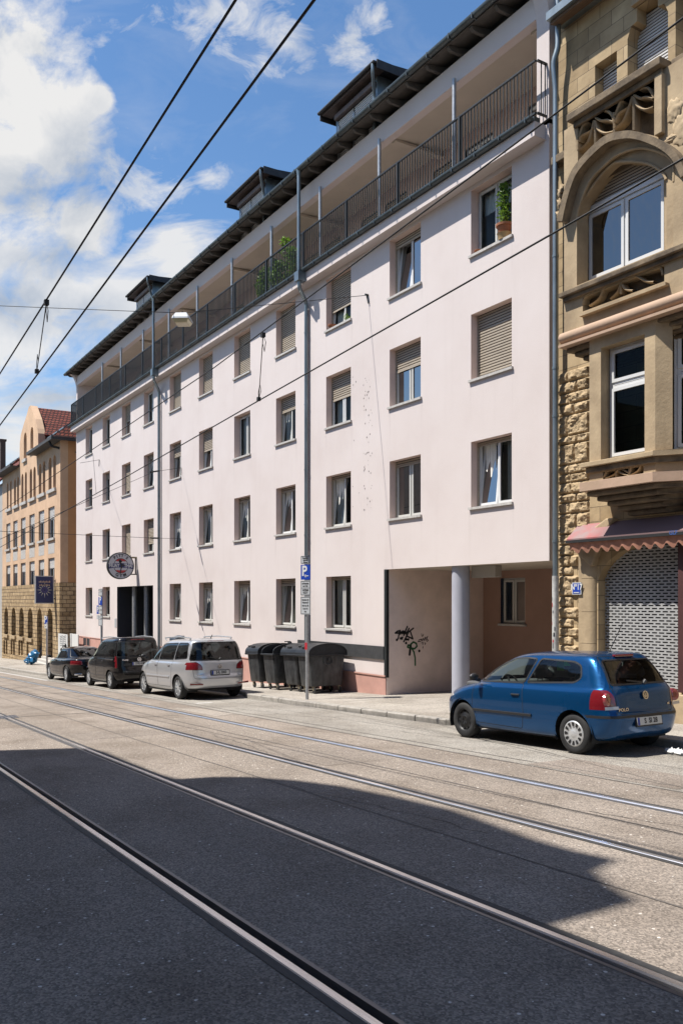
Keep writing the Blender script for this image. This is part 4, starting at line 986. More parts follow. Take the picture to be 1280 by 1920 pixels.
# perforated roller grille
yg = YW + .20; zg0, zg1 = onY(1200, 1302, yg).z, onY(1200, 1008, yg).z
q = MB(); z = zg0; row = 0; ph = .0565; pw_ = .158
while z < zg1:
    q.box(xg0, xg1, yg, yg + .012, z, z + .030)
    x = xg0 + (pw_ / 2 if row % 2 else 0)
    while x < xg1: q.box(x, x + .042, yg, yg + .012, z + .030, z + ph); x += pw_
    z += ph; row += 1
q.box(xg0, xg1, yg - .02, yg + .03, zg0 - .14, zg0)
q.build('roller_grille', M['alu'], sh)
q = MB(); q.box(xg0 - .2, xg1 + .2, yg + .10, yg + .14, zg0 - .4, zg1 + .4); q.build('shop_dark', M['dark'], sh)
# awning: sloping cloth top, front bar, scalloped valance
ya = 12.84; xa0 = XY(1062, ya); xa1 = XSR; za = onY(1062, 1011, ya).z; zw = onY(1085, 984, YW - .03).z
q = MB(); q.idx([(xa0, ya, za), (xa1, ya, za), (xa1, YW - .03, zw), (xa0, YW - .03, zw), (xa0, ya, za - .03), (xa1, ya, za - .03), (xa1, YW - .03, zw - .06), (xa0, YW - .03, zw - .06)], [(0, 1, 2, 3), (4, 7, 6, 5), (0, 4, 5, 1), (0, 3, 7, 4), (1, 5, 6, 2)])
am = M['awnred_shade']; an = am.node_tree; bs_ = an.nodes['Principled BSDF']; old = bs_.inputs['Base Color'].links[0].from_socket
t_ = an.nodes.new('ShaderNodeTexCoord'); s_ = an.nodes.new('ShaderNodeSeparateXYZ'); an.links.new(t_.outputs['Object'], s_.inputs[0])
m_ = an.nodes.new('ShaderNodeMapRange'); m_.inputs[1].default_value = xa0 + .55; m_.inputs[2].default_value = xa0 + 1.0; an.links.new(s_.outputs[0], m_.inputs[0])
x_ = an.nodes.new('ShaderNodeMixRGB'); an.links.new(m_.outputs[0], x_.inputs[0]); an.links.new(old, x_.inputs[1]); x_.inputs[2].default_value = (.17, .105, .105, 1); an.links.new(x_.outputs[0], bs_.inputs['Base Color'])  # red at the left end; beyond it the bay's shade is painted into the colour
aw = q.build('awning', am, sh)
q = MB(); q.box(xa0 - .01, xa1, ya - .03, ya + .02, za - .085, za - .03); q.build('front_bar', M['black'], aw)
q = MB(); n = 240; L_ = xa1 - xa0 - .1; yv = ya + .005
for k in range(n):
    a, c = xa0 + .06 + L_ * k / n, xa0 + .06 + L_ * (k + 1) / n
    d = lambda x: .17 + .05 * math.cos((x - xa0) / .245 * 2 * math.pi); yy = lambda x: yv + .03 + .02 * math.sin((x - xa0) / .245 * 2 * math.pi + 1)
    q.face([(a, yv, za - .08), (c, yv, za - .08), (c, yy(c), za - .08 - d(c)), (a, yy(a), za - .08 - d(a))])
q.build('valance', M['valance'], aw, smooth='all')
p = onY(1264, 998, ya)
q = MB(); v, f = text_mesh('GLF', .10, 0, bold=.004); q.mesh(v, f, basis((p.x, ya - .034, p.z - .01), (1, 0, 0), (0, 0, 1), (0, -1, 0))); q.build('lettering', pm('awning_blue', (.05, .10, .30), .6), aw)
# house number plate
p0, p1 = onY(1072.5, 1115, YW - .12), onY(1089.5, 1092, YW - .12)
q = MB(); q.box(p0.x, p1.x, YW - .125, YW - .105, p0.z, p1.z); pl = q.build('house_number_plate', M['signgrey'], sh)
q = MB(); q.box(p0.x + .02, p1.x - .02, YW - .129, YW - .124, p0.z + .02, p1.z - .02); q.build('enamel_face', M['blue'], pl)
q = MB(); h_ = p1.z - p0.z; w_ = p1.x - p0.x
v, f = text_mesh('N\u00ba17', h_ * .66, 0, width=.66 * w_ / h_ * 1.35, bold=.004); q.mesh(v, f, basis(((p0.x + p1.x) / 2, YW - .132, p0.z + h_ * .60), (1, 0, 0), (0, 0, 1), (0, -1, 0)))
q.box(p0.x + w_ * .2, p1.x - w_ * .2, YW - .133, YW - .130, p0.z + h_ * .14, p0.z + h_ * .2); q.build('lettering', M['white'], pl)
# downpipe in the gap between the houses
yp = 13.02; xp = XY(1041, yp); xt = XY(1047, yp)
q = MB(); pipe(q, [(xt, yp - .02, onY(1047, -5, yp).z), (xt, yp - .02, onY(1047, 90, yp).z), (xp, yp - .06, onY(1041, 118, yp).z), (xp, yp, onY(1041, 165, yp).z), (xp, yp, onY(1041, 1100, yp).z)], .06)
for py in (215, 480, 690, 780, 1015): z = onY(1041, py, yp).z; q.tube([(xp, yp, z - .025), (xp, yp, z + .025)], .068, 12)
dp = q.build('downpipe', M['zinc'], sh, smooth=40)
q = MB(); q.tube([(xp, yp, onY(1041, 1080, yp).z), (xp, yp, gz(xp) + .05)], .068, 16); sp = q.build('standpipe', pm('standpipe_paint', (.60, .60, .58), .6, var=.3, vscale=7), sh, smooth=40)
q = MB(); rr = random.Random(3)
for k in range(9):
    z = onY(1041, 1128 + k * 11, yp).z; a0 = rr.uniform(200, 290)
    hh_ = rr.uniform(.05, .12); P = [(xp + .0705 * math.cos(math.radians(t)), yp + .0705 * math.sin(math.radians(t))) for t in (a0, a0 + 12, a0 + 24)]
    q.cur = k % 3
    for a, c in zip(P, P[1:]): q.face([(a[0], a[1], z), (c[0], c[1], z + .01), (c[0], c[1], z + hh_), (a[0], a[1], z + hh_)])
q.cur = 0; q.build('stickers', [M['ink'], M['red'], pm('sticker_grey', (.2, .2, .21), .6)], sp)
q = MB(); q.box(XB + .003, XSL + .0, D + .30, D + .5, zb, ZS + 2); q.build('gap_filler_wall', M['mortar'], sh)

# ================================================================= orange school-like house at the left
YQ = 12.70
XO1 = XY(113, YQ); XO0 = XY(4.5, YQ)
oh = thing('orange_house', ((XO0 + XO1) / 2, YQ, gz(-60)), 'orange plastered house with stone ground floor, arched windows, curved gable and red tiled roof', 'building')
zob = gz(XO0) - 1.0
zev = (onY(95, 818, YQ - .3).z + onY(20, 880, YQ - .3).z) / 2
zst = onY(105, 1093, YQ).z
def archp(x0, x1, z0, z1):
    r = (x1 - x0) / 2; return [(x0, z0), (x1, z0)] + [(x1 - r + r * math.cos(t), z1 - r + r * math.sin(t)) for t in [math.pi * k / 10 for k in range(11)]]
oholes = []
for a, c in ((13, 16), (18.8, 21.9), (26.2, 30), (32, 35.6), (40, 44), (46.5, 50.4), (55.6, 60.2), (62.5, 67), (72.5, 77.8), (80, 85), (91, 96.8), (99.6, 104.8)):
    oholes.append(('arch', XY(a, YQ), XY(c, YQ), onY(102, 915.5, YQ).z, onY(102, 853, YQ).z))
for a, c in ((11.7, 19.5), (24.8, 33), (39, 48), (55, 65), (72.5, 83), (90.5, 102.3)):
    oholes.append(('rect', XY(a, YQ), XY(c, YQ), onY(97, 1009, YQ).z, onY(97, 950, YQ).z)); oholes.append(('rect', XY(a, YQ), XY(c, YQ), onY(97, 1096, YQ).z, onY(97, 1046, YQ).z))
sholes = []
for a, c, b_ in ((9, 16.5, 1), (22.5, 30.7, 1), (37, 45.7, 1), (53, 62.5, 1), (70.6, 80, 0), (89.4, 100, 0)):
    sholes.append(('arch', XY(a, YQ), XY(c, YQ), onY(57, 1197, YQ).z if b_ else gz(-56) + .25, onY(57, 1140, YQ).z))
for a, c in ((7.5, 10.6), (12, 15), (21, 24.4), (25.6, 29), (35.6, 39), (40.6, 44), (51, 54.5)):
    x0 = XY(a, YQ); z = gz(x0) + .45; sholes.append(('rect', x0, XY(c, YQ), z, z + 1.05))
def loop(h): return archp(*h[1:]) if h[0] == 'arch' else [(h[1], h[3]), (h[2], h[3]), (h[2], h[4]), (h[1], h[4])]
q = MB(); gx = [XY(36.5, YQ), XY(71.5, YQ)]
gab = [(71.5, 850), (71.5, 812), (70, 803), (66, 785), (60, 768), (57, 760), (54, 763), (50, 778), (44, 797), (39, 815), (37, 832), (36.5, 870)]
G_ = [onY(px, py, YQ) for px, py in gab]; gl = [(v.x, v.z) for v in G_]
gl[0] = (gx[1], zev); gl[-1] = (gx[0], zev)
gh = [archp(XY(44.5, YQ), XY(50, YQ), onY(47, 861, YQ).z, onY(47, 811, YQ).z), archp(XY(57, YQ), XY(62.5, YQ), onY(60, 843, YQ).z, onY(60, 800, YQ).z)]
outer = [(XO0, zst), (XO1, zst), (XO1, zev)] + gl + [(XO0, zev)]
q.plate(outer, [loop(h) for h in oholes] + gh, fY(YQ), fY(YQ + .45)); q.build('wall', M['orange'], oh)
q = MB(); q.plate([(XO0, zob), (XO1, zob), (XO1, zst), (XO0, zst)], [loop(h) for h in sholes if h[4] < zst], fY(YQ - .04), fY(YQ + .5)); q.build('stone_base', M['rubble'], oh)
xm, xm2 = YQ + 2.9, YQ + 9
q = MB(); q.face([(XO1, YQ + .45, zst), (XO1, xm2, zst), (XO1, xm2, zev), (XO1, YQ + .45, zev)]); q.build('side_wall', M['orange2'], oh)
yk = YQ + 2.0
q = MB(); q.face([(XO1 + .03, YQ - .04, zob), (XO1 + .03, yk, zob), (XO1 + .03, yk, zst), (XO1 + .03, YQ - .04, zst)]); q.build('stone_base', M['rubble'], oh)
q = MB(); q.face([(XO1 + .03, yk, zob), (XO1 + .03, xm2, zob), (XO1 + .03, xm2, zst), (XO1 + .03, yk, zst)]); q.build('brick_side', M['brick'], oh)
q = MB(); q.face([(XO0, YQ + .46, zob), (XO1 - .05, YQ + .46, zob), (XO1 - .05, YQ + .46, zev), (XO0, YQ + .46, zev)]); q.build('room_dark', pm('orange_reveal', (.16, .11, .08), .8), oh)
for h in oholes:
    if h[0] != 'rect': 
        continue
    a, c, e, f = h[1:]; mid = e + (f - e) * .62
    q = MB(); frame_box(q, a, c, e, f, YQ + .13, YQ + .21, .07); q.box((a + c) / 2 - .04, (a + c) / 2 + .04, YQ + .12, YQ + .20, e, f); q.box(a, c, YQ + .12, YQ + .20, mid - .04, mid + .04); w = q.build('window', M['framew'], oh)
    q = MB(); slats(q, a + .03, c - .03, mid, f, YQ + .09, .07); q.build('roller_shutter', [M['shutterw'], M['slatgap']], w)
    q = MB(); q.face([(a, YQ + .18, e), (c, YQ + .18, e), (c, YQ + .18, f), (a, YQ + .18, f)]); q.build('pane', M['panedark'], w)
    if e > zst + 1: q = MB(); q.box(a - .1, c + .1, YQ - .10, YQ + .1, e - .14, e); q.build('sill', M['sill'], w); q = MB(); q.box(a + .02, c - .02, YQ - .006, YQ, e - .95, e - .3); q.build('apron_panel', M['sill'], w)
A_ = [h for h in oholes if h[0] == 'arch']
for h1, h2 in zip(A_[::2], A_[1::2]):
    q = MB(); q.box(h1[1] - .1, h2[2] + .1, YQ - .12, YQ + .05, h1[3] - .2, h1[3]); q.build('sill', M['sill'], oh)
    for h in (h1, h2):
        q = MB(); q.prism(archp(h[1] + .04, h[2] - .04, h[3], h[4] - .04), fY(YQ + .20), fY(YQ + .24)); w = q.build('window', M['panedark'], oh)
        q = MB(); m = (h[1] + h[2]) / 2; q.box(m - .04, m + .04, YQ + .16, YQ + .20, h[3], h[4] - .1); q.box(h[1], h[2], YQ + .16, YQ + .20, h[3] + .9, h[3] + .98); q.build('frame', M['orange2'], w)
for l in gh: q = MB(); q.box(l[0][0] - .12, l[1][0] + .12, YQ - .12, YQ + .05, l[0][1] - .2, l[0][1]); q.build('sill', M['sill'], oh)
for h in sholes[:6]:
    a, c, e, f = h[1:]
    if h[3] > gz(-56) + .3:
        q = MB(); q.prism(archp(a, c, e, f), fY(YQ + .34), fY(YQ + .36)); w = q.build('window', M['panedark'], oh); q = MB(); q.box(c - .35, c - .27, YQ + .28, YQ + .34, e, f - .5); q.box(a, c, YQ + .28, YQ + .34, e + 1.1, e + 1.18); q.build('frame', M['framew'], w); q = MB(); q.box(a - .1, c + .1, YQ - .15, YQ + .1, e - .22, e); q.build('sill', M['stone'], w)
    else:
        q = MB(); q.prism(archp(a, c, e, f), fY(YQ + .36), fY(YQ + .40)); dd = q.build('door', pm('door_wood', (.06, .045, .035), .6, var=.2), oh); q = MB(); q.bar((c - .5, YQ + .3, e + 1.0), (c - .12, YQ + .3, e + 1.25), .06, .06); q.build('handle', M['galv'], dd)
q = MB(); x0 = XY(68, YQ - .6); x1 = XY(106, YQ - .6)
for k in range(3): q.box(x0, x1, YQ - .9 + .3 * k, YQ - .04, gz(x0) + .1, gz(x0) + .26 + .14 * k)
q.build('door_steps', M['sill'], oh)
# roofs
yr = YQ + 5.0; zr_ = zev + 4.3; xh = XO1 - 2.6
def slab(mb, pts, t=.12):
    P = [Vector(p) for p in pts]; n = (P[1] - P[0]).cross(P[2] - P[0]).normalized() * t; k = len(P)
    mb.idx(P + [p - n for p in P], [tuple(range(k)), tuple(range(2 * k - 1, k - 1, -1))] + [(i, i + k, (i + 1) % k + k, (i + 1) % k) for i in range(k)])
q = MB(); ye = YQ - .55
slab(q, [(gx[1] - .5, ye, zev - .05), (XO1 + .5, ye, zev - .05), (xh, yr, zr_), (gx[1] - .5, yr, zr_)])
slab(q, [(XO0 - .1, ye, zev - .05), (gx[0] + .1, ye, zev - .05), (gx[0] + .1, yr, zr_), (XO0 - .1, yr, zr_)])
slab(q, [(XO1 + .5, ye, zev - .05), (XO1 + .5, yr + 6, zev - .05), (xh, yr, zr_)])
slab(q, [(gx[0], yr - 3, zr_ - 3.2), (gx[0], yr, zr_), (gx[1], yr, zr_), (gx[1], yr - 3, zr_ - 3.2)])
apx = G_[5]
slab(q, [(apx.x, YQ + .4, apx.z - .1), (gx[1] + .1, YQ + .4, gl[2][1] - .4), (gx[1] + .1, yr + 1, gl[2][1] - .4), (apx.x, yr + 1, apx.z - .1)])
slab(q, [(gx[0] - .1, YQ + .4, gl[2][1] - .6), (apx.x, YQ + .4, apx.z - .1), (apx.x, yr + 1, apx.z - .1), (gx[0] - .1, yr + 1, gl[2][1] - .6)])
q.build('roof', M['tile'], oh)
for bxs in (((gx[1] - .5, XO1 + .55, ye - .1, ye + .1, zev - .22, zev - .04), (gx[1] - .5, XO1 + .45, ye + .1, YQ, zev - .2, zev - .14)), ((XO0 - .2, gx[0] + .1, ye - .1, ye + .1, zev - .22, zev - .04), (XO0 - .2, gx[0], ye + .1, YQ, zev - .2, zev - .14)), ((XO1 + .4, XO1 + .6, ye + .1, YQ + 8, zev - .22, zev - .04),)):
    q = MB()
    for bx in bxs: q.box(*bx)
    q.build('eaves_gutter', M['slate'], oh)
for xa, n in ((gx[1] + .6, 3), (XO0 + .6, 4)):
    for k in range(n):
        x = xa + k * 1.55; q = MB()
        sl = (zr_ - zev) / (yr - ye); y0, y1 = ye + 1.0, ye + 3.2
        P = [(x, y0, zev + .04 + sl * 1.0), (x + 1.15, y0, zev + .04 + sl * 1.0), (x + 1.15, y1, zev + .04 + sl * 3.2), (x, y1, zev + .04 + sl * 3.2)]
        for a, c in zip(P, P[1:] + P[:1]): q.bar(a, c, .07, .08)
        sk = q.build('skylight', M['zinc'], oh)
        q = MB(); q.face([(a, b_, c + .01) for a, b_, c in P]); q.build('pane', M['dark'], sk)
q = MB(); k = XO1 + .12; pipe(q, [(XO1 - .4, ye - .02, zev - .15), (XO1 - .3, ye + .1, zev - .5), (k, YQ + 1.9, zev - 1.0), (k, YQ + 1.9, gz(k))], .07); q.build('downpipe', M['black'], oh, smooth=40)
# ================================================================= next house beyond
nh = thing('far_house', (XO0 - 8, YQ, gz(-78)), 'pale house with red roof and brick chimney beyond the orange house', 'building')
xn = XO0 - .12; q = MB(); q.box(xn - 16, xn, YQ + .05, YQ + 9, zob - 1.5, zev - .6); q.build('wall', pm('far_wall', (.50, .48, .45), .9, var=.1), nh)
q = MB(); slab(q, [(xn - 16, YQ - .4, zev - .6), (xn, YQ - .4, zev - .6), (xn, yr, zr_ + .2), (xn - 16, yr, zr_ + .2)]); rf = q.build('roof', M['tile'], nh)
p = onY(6, 824, yr - .5); q = MB(); q.box(p.x - .25, p.x + .25, yr - .8, yr - .3, zr_ - 1, p.z); q.box(p.x - .33, p.x + .33, yr - .88, yr - .22, p.z - .2, p.z); q.build('chimney', pm('chimney_brick', (.09, .055, .045), .9, var=.2), nh)
for k in range(5):
    for r in range(4):
        q = MB(); x = xn - 1.2 - k * 3; z = gz(x) + 2.2 + r * 2.9; q.box(x - 1.1, x, YQ + .03, YQ + .06, z, z + 1.6); w = q.build('window', M['framew'], nh); q = MB(); q.box(x - 1.02, x - .08, YQ + .02, YQ + .028, z + .08, z + 1.52); q.build('pane', M['dark'], w)
# ================================================================= house behind the viewer, whose roof shades the street
YN = -3.2
SUN = Vector((.5, 1.0, -2.0))
def up(px, py):
    g = onG(px, py); s = (g.y - YN); return (g.x - SUN.x * s, g.z - SUN.z * s)
sil = [up(*p) for p in ((0, 1411), (140, 1403), (170, 1404), (200, 1411), (250, 1432), (300, 1452), (335, 1461), (400, 1457), (470, 1457), (560, 1464), (640, 1474), (750, 1496), (850, 1519), (930, 1547), (1000, 1573), (1080, 1596), (1160, 1613), (1118, 1634), (1150, 1664), (1197, 1691), (1120, 1713), (1035, 1736), (1100, 1768), (1190, 1808), (1280, 1850))]
print('SIL', [(round(a, 2), round(c, 2)) for a, c in sil])
sil = [(sil[1][0], sil[1][1] - .1)] + sil[2:] + [(14, sil[-1][1])]
bh = thing('facing_house', (-15, YN, gz(-15)), 'plain plastered house with stepped roof line across the street, shading the near rails', 'building')
q = MB(); q.prism([(sil[0][0], gz(-20) - 2), (14, gz(-20) - 2)] + sil[::-1], fY(YN), fY(YN - 7)); q.build('wall', pm('facing_wall', (.34, .31, .27), .9, var=.1), bh)
for k in range(6):
    for r in range(5):
        x = -16.8 + k * 5.0; z = gz(x) + 1.5 + r * 3.1
        if z > 11.5: continue
        q = MB(); frame_box(q, x, x + 1.5, z, z + 1.9, YN + .002, YN + .06, .1); w = q.build('window', M['framew'], bh); q = MB(); q.box(x + .1, x + 1.4, YN + .004, YN + .02, z + .1, z + 1.8); q.build('pane', M['dark'], w)

unseen_row = thing('facing_house', (-80, YN, gz(-80)), 'plain house row opposite, outside the view, added to dim sky light and reflections', 'building')  # unseen row, added to cut sky light and darken reflections in the cars
zt2 = gz(-27) + 12.0
q = MB(); q.prism([(-140, gz(-140) - 2), (-18.3, gz(-140) - 2), (-18.3, gz(-19) + 10.3), (-27, gz(-27) + 10.4), (-27, zt2), (-60, zt2 - 1), (-60, zt2 + 1), (-140, zt2 - 2)], fY(YN), fY(YN - 8)); q.build('wall', bpy.data.materials['facing_wall'], unseen_row)
for k in range(18):
    for r in range(4):
        x = -132 + k * 5.8; z = gz(x) + 1.5 + r * 3.0
        q = MB(); frame_box(q, x, x + 1.5, z, z + 1.9, YN + .002, YN + .06, .1); w = q.build('window', M['framew'], unseen_row); q = MB(); q.box(x + .1, x + 1.4, YN + .004, YN + .02, z + .1, z + 1.8); q.build('pane', M['dark'], w)
# ================================================================= cars
def carpaint(name, c, metal=.5, rough=.3):
    m = pm(name, c, rough, metal=metal, coat=.6, spec=.25)
    return m
M['tyre'] = pm('tyre_rubber', (.022, .022, .023), .8, var=.25, vscale=20)
M['trim'] = pm('car_trim_black', (.016, .016, .018), .5)
M['tail'] = pm('tail_lamp_red', (.20, .008, .014), .12, coat=1.0)
M['tail2'] = pm('tail_lamp_inner', (.36, .06, .07), .1, coat=1.0)
M['clear'] = pm('lamp_clear', (.55, .52, .52), .15, coat=1.0)
M['chrome'] = pm('chrome', (.75, .75, .76), .12, metal=1.0)
M['wheelsilver'] = pm('wheel_silver', (.58, .59, .60), .35, metal=.55)
M['steelblack'] = pm('black_steel_wheel', (.02, .02, .022), .45, metal=.2)
M['seat'] = pm('seat_cloth', (.09, .09, .095), .9)
M['dash'] = pm('dashboard', (.08, .08, .083), .7)
M['plate'] = pm('number_plate', (.66, .66, .63), .4)
M['euro'] = pm('plate_blue', (.01, .05, .35), .4)
M['cglass'] = glassmat('car_glass', (.80, .88, .85), f0=1.5)
M['cglassd'] = glassmat('car_glass_tinted', (.16, .17, .18), f0=1.5)
def catrow(R, u):
    n = len(R); i = min(int(u), n - 2); t = u - i
    p0, p1, p2, p3 = R[max(i - 1, 0)], R[i], R[i + 1], R[min(i + 2, n - 1)]
    return [.5 * (2 * b + (c - a) * t + (2 * a - 5 * b + 4 * c - d) * t * t + (3 * b - a - 3 * c + d) * t ** 3) for a, b, c, d in zip(p0, p1, p2, p3)]
def quarter(a, w, n, N):
    """superellipse quarter from (a,0) to (0,w), resampled evenly"""
    P = []
    for k in range(161):
        t = k / 160 * math.pi / 2; P.append((a * max(math.cos(t), 0) ** (2 / n), w * max(math.sin(t), 0) ** (2 / n)))
    L = [0]
    for p, q in zip(P, P[1:]): L.append(L[-1] + math.hypot(q[0] - p[0], q[1] - p[1]))
    out = []; j = 0
    for k in range(N + 1):
        s = L[-1] * k / N
        while j < 159 and L[j + 1] < s: j += 1
        f = (s - L[j]) / max(L[j + 1] - L[j], 1e-9); out.append((P[j][0] + (P[j + 1][0] - P[j][0]) * f, P[j][1] + (P[j + 1][1] - P[j][1]) * f))
    return out
def shell(rows, K=4, N=34):
    bm = bmesh.new(); rings = []
    nr = (len(rows) - 1) * K
    for j in range(nr + 1):
        xf, zf, xr, zr, w, zs, nf, nb = catrow(rows, j / K)
        cx = (xf + xr) / 2; af, ar = max(xf - cx, 1e-3), max(cx - xr, 1e-3); w = max(w, 1e-3)
        F = quarter(af, w, nf, N); B = quarter(ar, w, nb, N)
        half = [(cx + x, y, zs + (zf - zs) * (x / af) ** 3) for x, y in F] + [(cx - x, y, zs + (zr - zs) * (x / ar) ** 3) for x, y in B[::-1][1:]]
        full = half + [(x, -y, z) for x, y, z in half[-2:0:-1]]
        rings.append([bm.verts.new(p) for p in full])
    n = len(rings[0])
    for A, B in zip(rings, rings[1:]):
        for k in range(n): bm.faces.new((A[k], A[(k + 1) % n], B[(k + 1) % n], B[k]))
    bm.faces.new(rings[-1]); 
    bmesh.ops.remove_doubles(bm, verts=bm.verts, dist=1e-4)
    bmesh.ops.recalc_face_normals(bm, faces=bm.faces)
    if sum(f.normal.z for f in bm.faces if f.calc_center_median().z > 1.2) < 0: bmesh.ops.reverse_faces(bm, faces=bm.faces)
    return bm
def inpoly(p, poly):
    x, y = p; c = False; j = len(poly) - 1
    for i in range(len(poly)):
        xi, yi = poly[i]; xj, yj = poly[j]
        if (yi > y) != (yj > y) and x < (xj - xi) * (y - yi) / (yj - yi) + xi: c = not c
        j = i
    return c
def cutpoly(bm, poly, ax, filt, lay, val, onlyfrom=None):
    """score a polygon drawn in the (ax0, ax1) plane into the shell and mark the faces inside it"""
    i0, i1 = ax; m = .06
    lo = [min(p[k] for p in poly) - m for k in (0, 1)]; hi = [max(p[k] for p in poly) + m for k in (0, 1)]
    for a, c in zip(poly, poly[1:] + poly[:1]):
        fs = []
        for f in bm.faces:
            ce = f.calc_center_median()
            if lo[0] < ce[i0] < hi[0] and lo[1] < ce[i1] < hi[1] and filt(f, ce): fs.append(f)
        co = Vector((0, 0, 0)); co[i0], co[i1] = a; no = Vector((0, 0, 0)); no[i0] = c[1] - a[1]; no[i1] = -(c[0] - a[0])
        if no.length < 1e-8: continue
        ge = set(fs)
        for f in fs: ge.update(f.edges); ge.update(f.verts)
        bmesh.ops.bisect_plane(bm, geom=list(ge), plane_co=co, plane_no=no.normalized(), dist=1e-5)
    for f in bm.faces:
        ce = f.calc_center_median()
        if filt(f, ce) and inpoly((ce[i0], ce[i1]), poly) and (onlyfrom is None or f[lay] in onlyfrom): f[lay] = val
def rounded(poly, r, n=4):
    out = []; k = len(poly)
    for i in range(k):
        p, c, q = Vector(poly[i - 1]), Vector(poly[i]), Vector(poly[(i + 1) % k])
        d = min(r, (p - c).length * .45, (q - c).length * .45); a = c + (p - c).normalized() * d; b_ = c + (q - c).normalized() * d
        for t in range(n + 1):
            t /= n; out.append(tuple((1 - t) ** 2 * a + 2 * t * (1 - t) * c + t * t * b_))
    return out
def tyre(mb, R, r, w, c, sgn):
    # axis along local Y, outer face towards sgn
    m = Matrix.Translation(c) @ Matrix.Rotation(-math.pi / 2 * sgn, 4, 'X')
    mb.lathe([(r - .02, -w / 2), (r, -w / 2), (R - .035, -w / 2 - .006), (R - .008, -w / 2 + .018), (R, -w / 2 + .04), (R, w / 2 - .04), (R - .008, w / 2 - .018), (R - .035, w / 2 + .006), (r, w / 2), (r - .015, w / 2 - .012)], m, 48, cap=False)
def wheel_rim(kind, r, w, c, sgn):
    m = Matrix.Translation(c) @ Matrix.Rotation(-math.pi / 2 * sgn, 4, 'X'); q = MB(); d = w / 2
    if kind == 'cover':
        q.lathe([(0, d + .012), (.035, d + .012), (.05, d + .006), (r * .42, d - .006), (r * .9, d + .008), (r + .004, d - .006), (r + .004, d - .05)], m, 48, cap=False); mats = M['wheelsilver']
        holes = MB()
        for k in range(12):
            a = 2 * math.pi * k / 12; rt = Matrix.Rotation(a, 4, 'Z')
            P = [(r * .56, -.012), (r * .84, -.026), (r * .88, 0), (r * .84, .026), (r * .56, .012)]
            holes.face([m @ rt @ Vector((x, y, d + .006 + .011 * (x / r - .42))) for x, y in P])
        return q, M['wheelsilver'], holes
    if kind == 'steel':
        q.lathe([(0, d - .03), (.03, d - .03), (.045, d - .02), (.075, d - .012), (r * .5, d - .025), (r * .68, d - .03), (r * .82, d - .055), (r * .9, d - .03), (r + .003, d - .002), (r + .003, d - .04)], m, 48, cap=False)
        holes = MB()
        for k in range(10):
            rt = Matrix.Rotation(2 * math.pi * k / 10, 4, 'Z'); holes.face([m @ rt @ Vector((r * .73 + .018 * math.cos(t), .026 * math.sin(t), d - .028)) for t in [math.pi * j / 6 for j in range(12)]])
        for k in range(5):
            rt = Matrix.Rotation(2 * math.pi * (k + .5) / 5, 4, 'Z'); q.lathe([(.011, 0), (.011, .015), (0, .018)], m @ rt @ Matrix.Translation((.052, 0, d - .022)), 6)
        return q, M['steelblack'], holes
    n = 10 if kind == 'alloy' else 5
    q.lathe([(r + .003, d - .06), (r + .003, d - .004), (r - .018, d - .012), (r - .03, d - .05)], m, 48, cap=False); q.lathe([(0, d - .005), (.045, d - .005), (.06, d - .02), (.06, d - .05)], m, 24)
    for k in range(n):
        a = 2 * math.pi * k / n
        for da in ((-.10, .10) if kind == 'alloy' else (0,)):
            ww = .012 if kind == 'alloy' else .035
            A = m @ Vector((.05 * math.cos(a), .05 * math.sin(a), d - .018)); B = m @ Vector(((r - .01) * math.cos(a + da), (r - .01) * math.sin(a + da), d - .022)); up_ = (m.to_3x3() @ Vector((0, 0, 1)))
            q.bar(A, B, ww, .03, up=up_)
    back = MB(); back.lathe([(0, d - .075), (r, d - .075)], m, 32)
    return q, M['wheelsilver'], back
def emblem(mb, R):
    """ring with a V over a W, in the local XY plane"""
    Z = .006; n = 40
    for k in range(n):
        a, c = 2 * math.pi * k / n, 2 * math.pi * (k + 1) / n
        mb.face([(R * math.cos(a), R * math.sin(a), Z), (R * math.cos(c), R * math.sin(c), Z), (R * .85 * math.cos(c), R * .85 * math.sin(c), Z), (R * .85 * math.cos(a), R * .85 * math.sin(a), Z)])
    for st in ([(-.42, .80), (0, -.02), (.42, .80)], [(-.80, .38), (-.38, -.72), (0, .12), (.38, -.72), (.80, .38)]):
        for a, c in zip(st, st[1:]): mb.bar((a[0] * R * .92, a[1] * R * .92, Z), (c[0] * R * .92, c[1] * R * .92, Z), R * .17, .004)
def ribbon(bmsrc, tagset, lay, w, off, axf=None):
    """thin strip laid along the border of marked faces"""
    mb = MB()
    for e in bmsrc.edges:
        fs = e.link_faces
        if len(fs) == 2 and ((fs[0][lay] in tagset) != (fs[1][lay] in tagset)):
            n = ((fs[0].normal + fs[1].normal)).normalized(); a, c = e.verts[0].co, e.verts[1].co; d = (c - a)
            if d.length < 1e-6: continue
            if axf and not axf((a + c) / 2): continue
            s = d.normalized().cross(n) * w / 2; o = n * off; ex = d.normalized() * w * .2
            mb.face([a - s + o - ex, c - s + o + ex, c + s + o + ex, a + s + o - ex])
    return mb
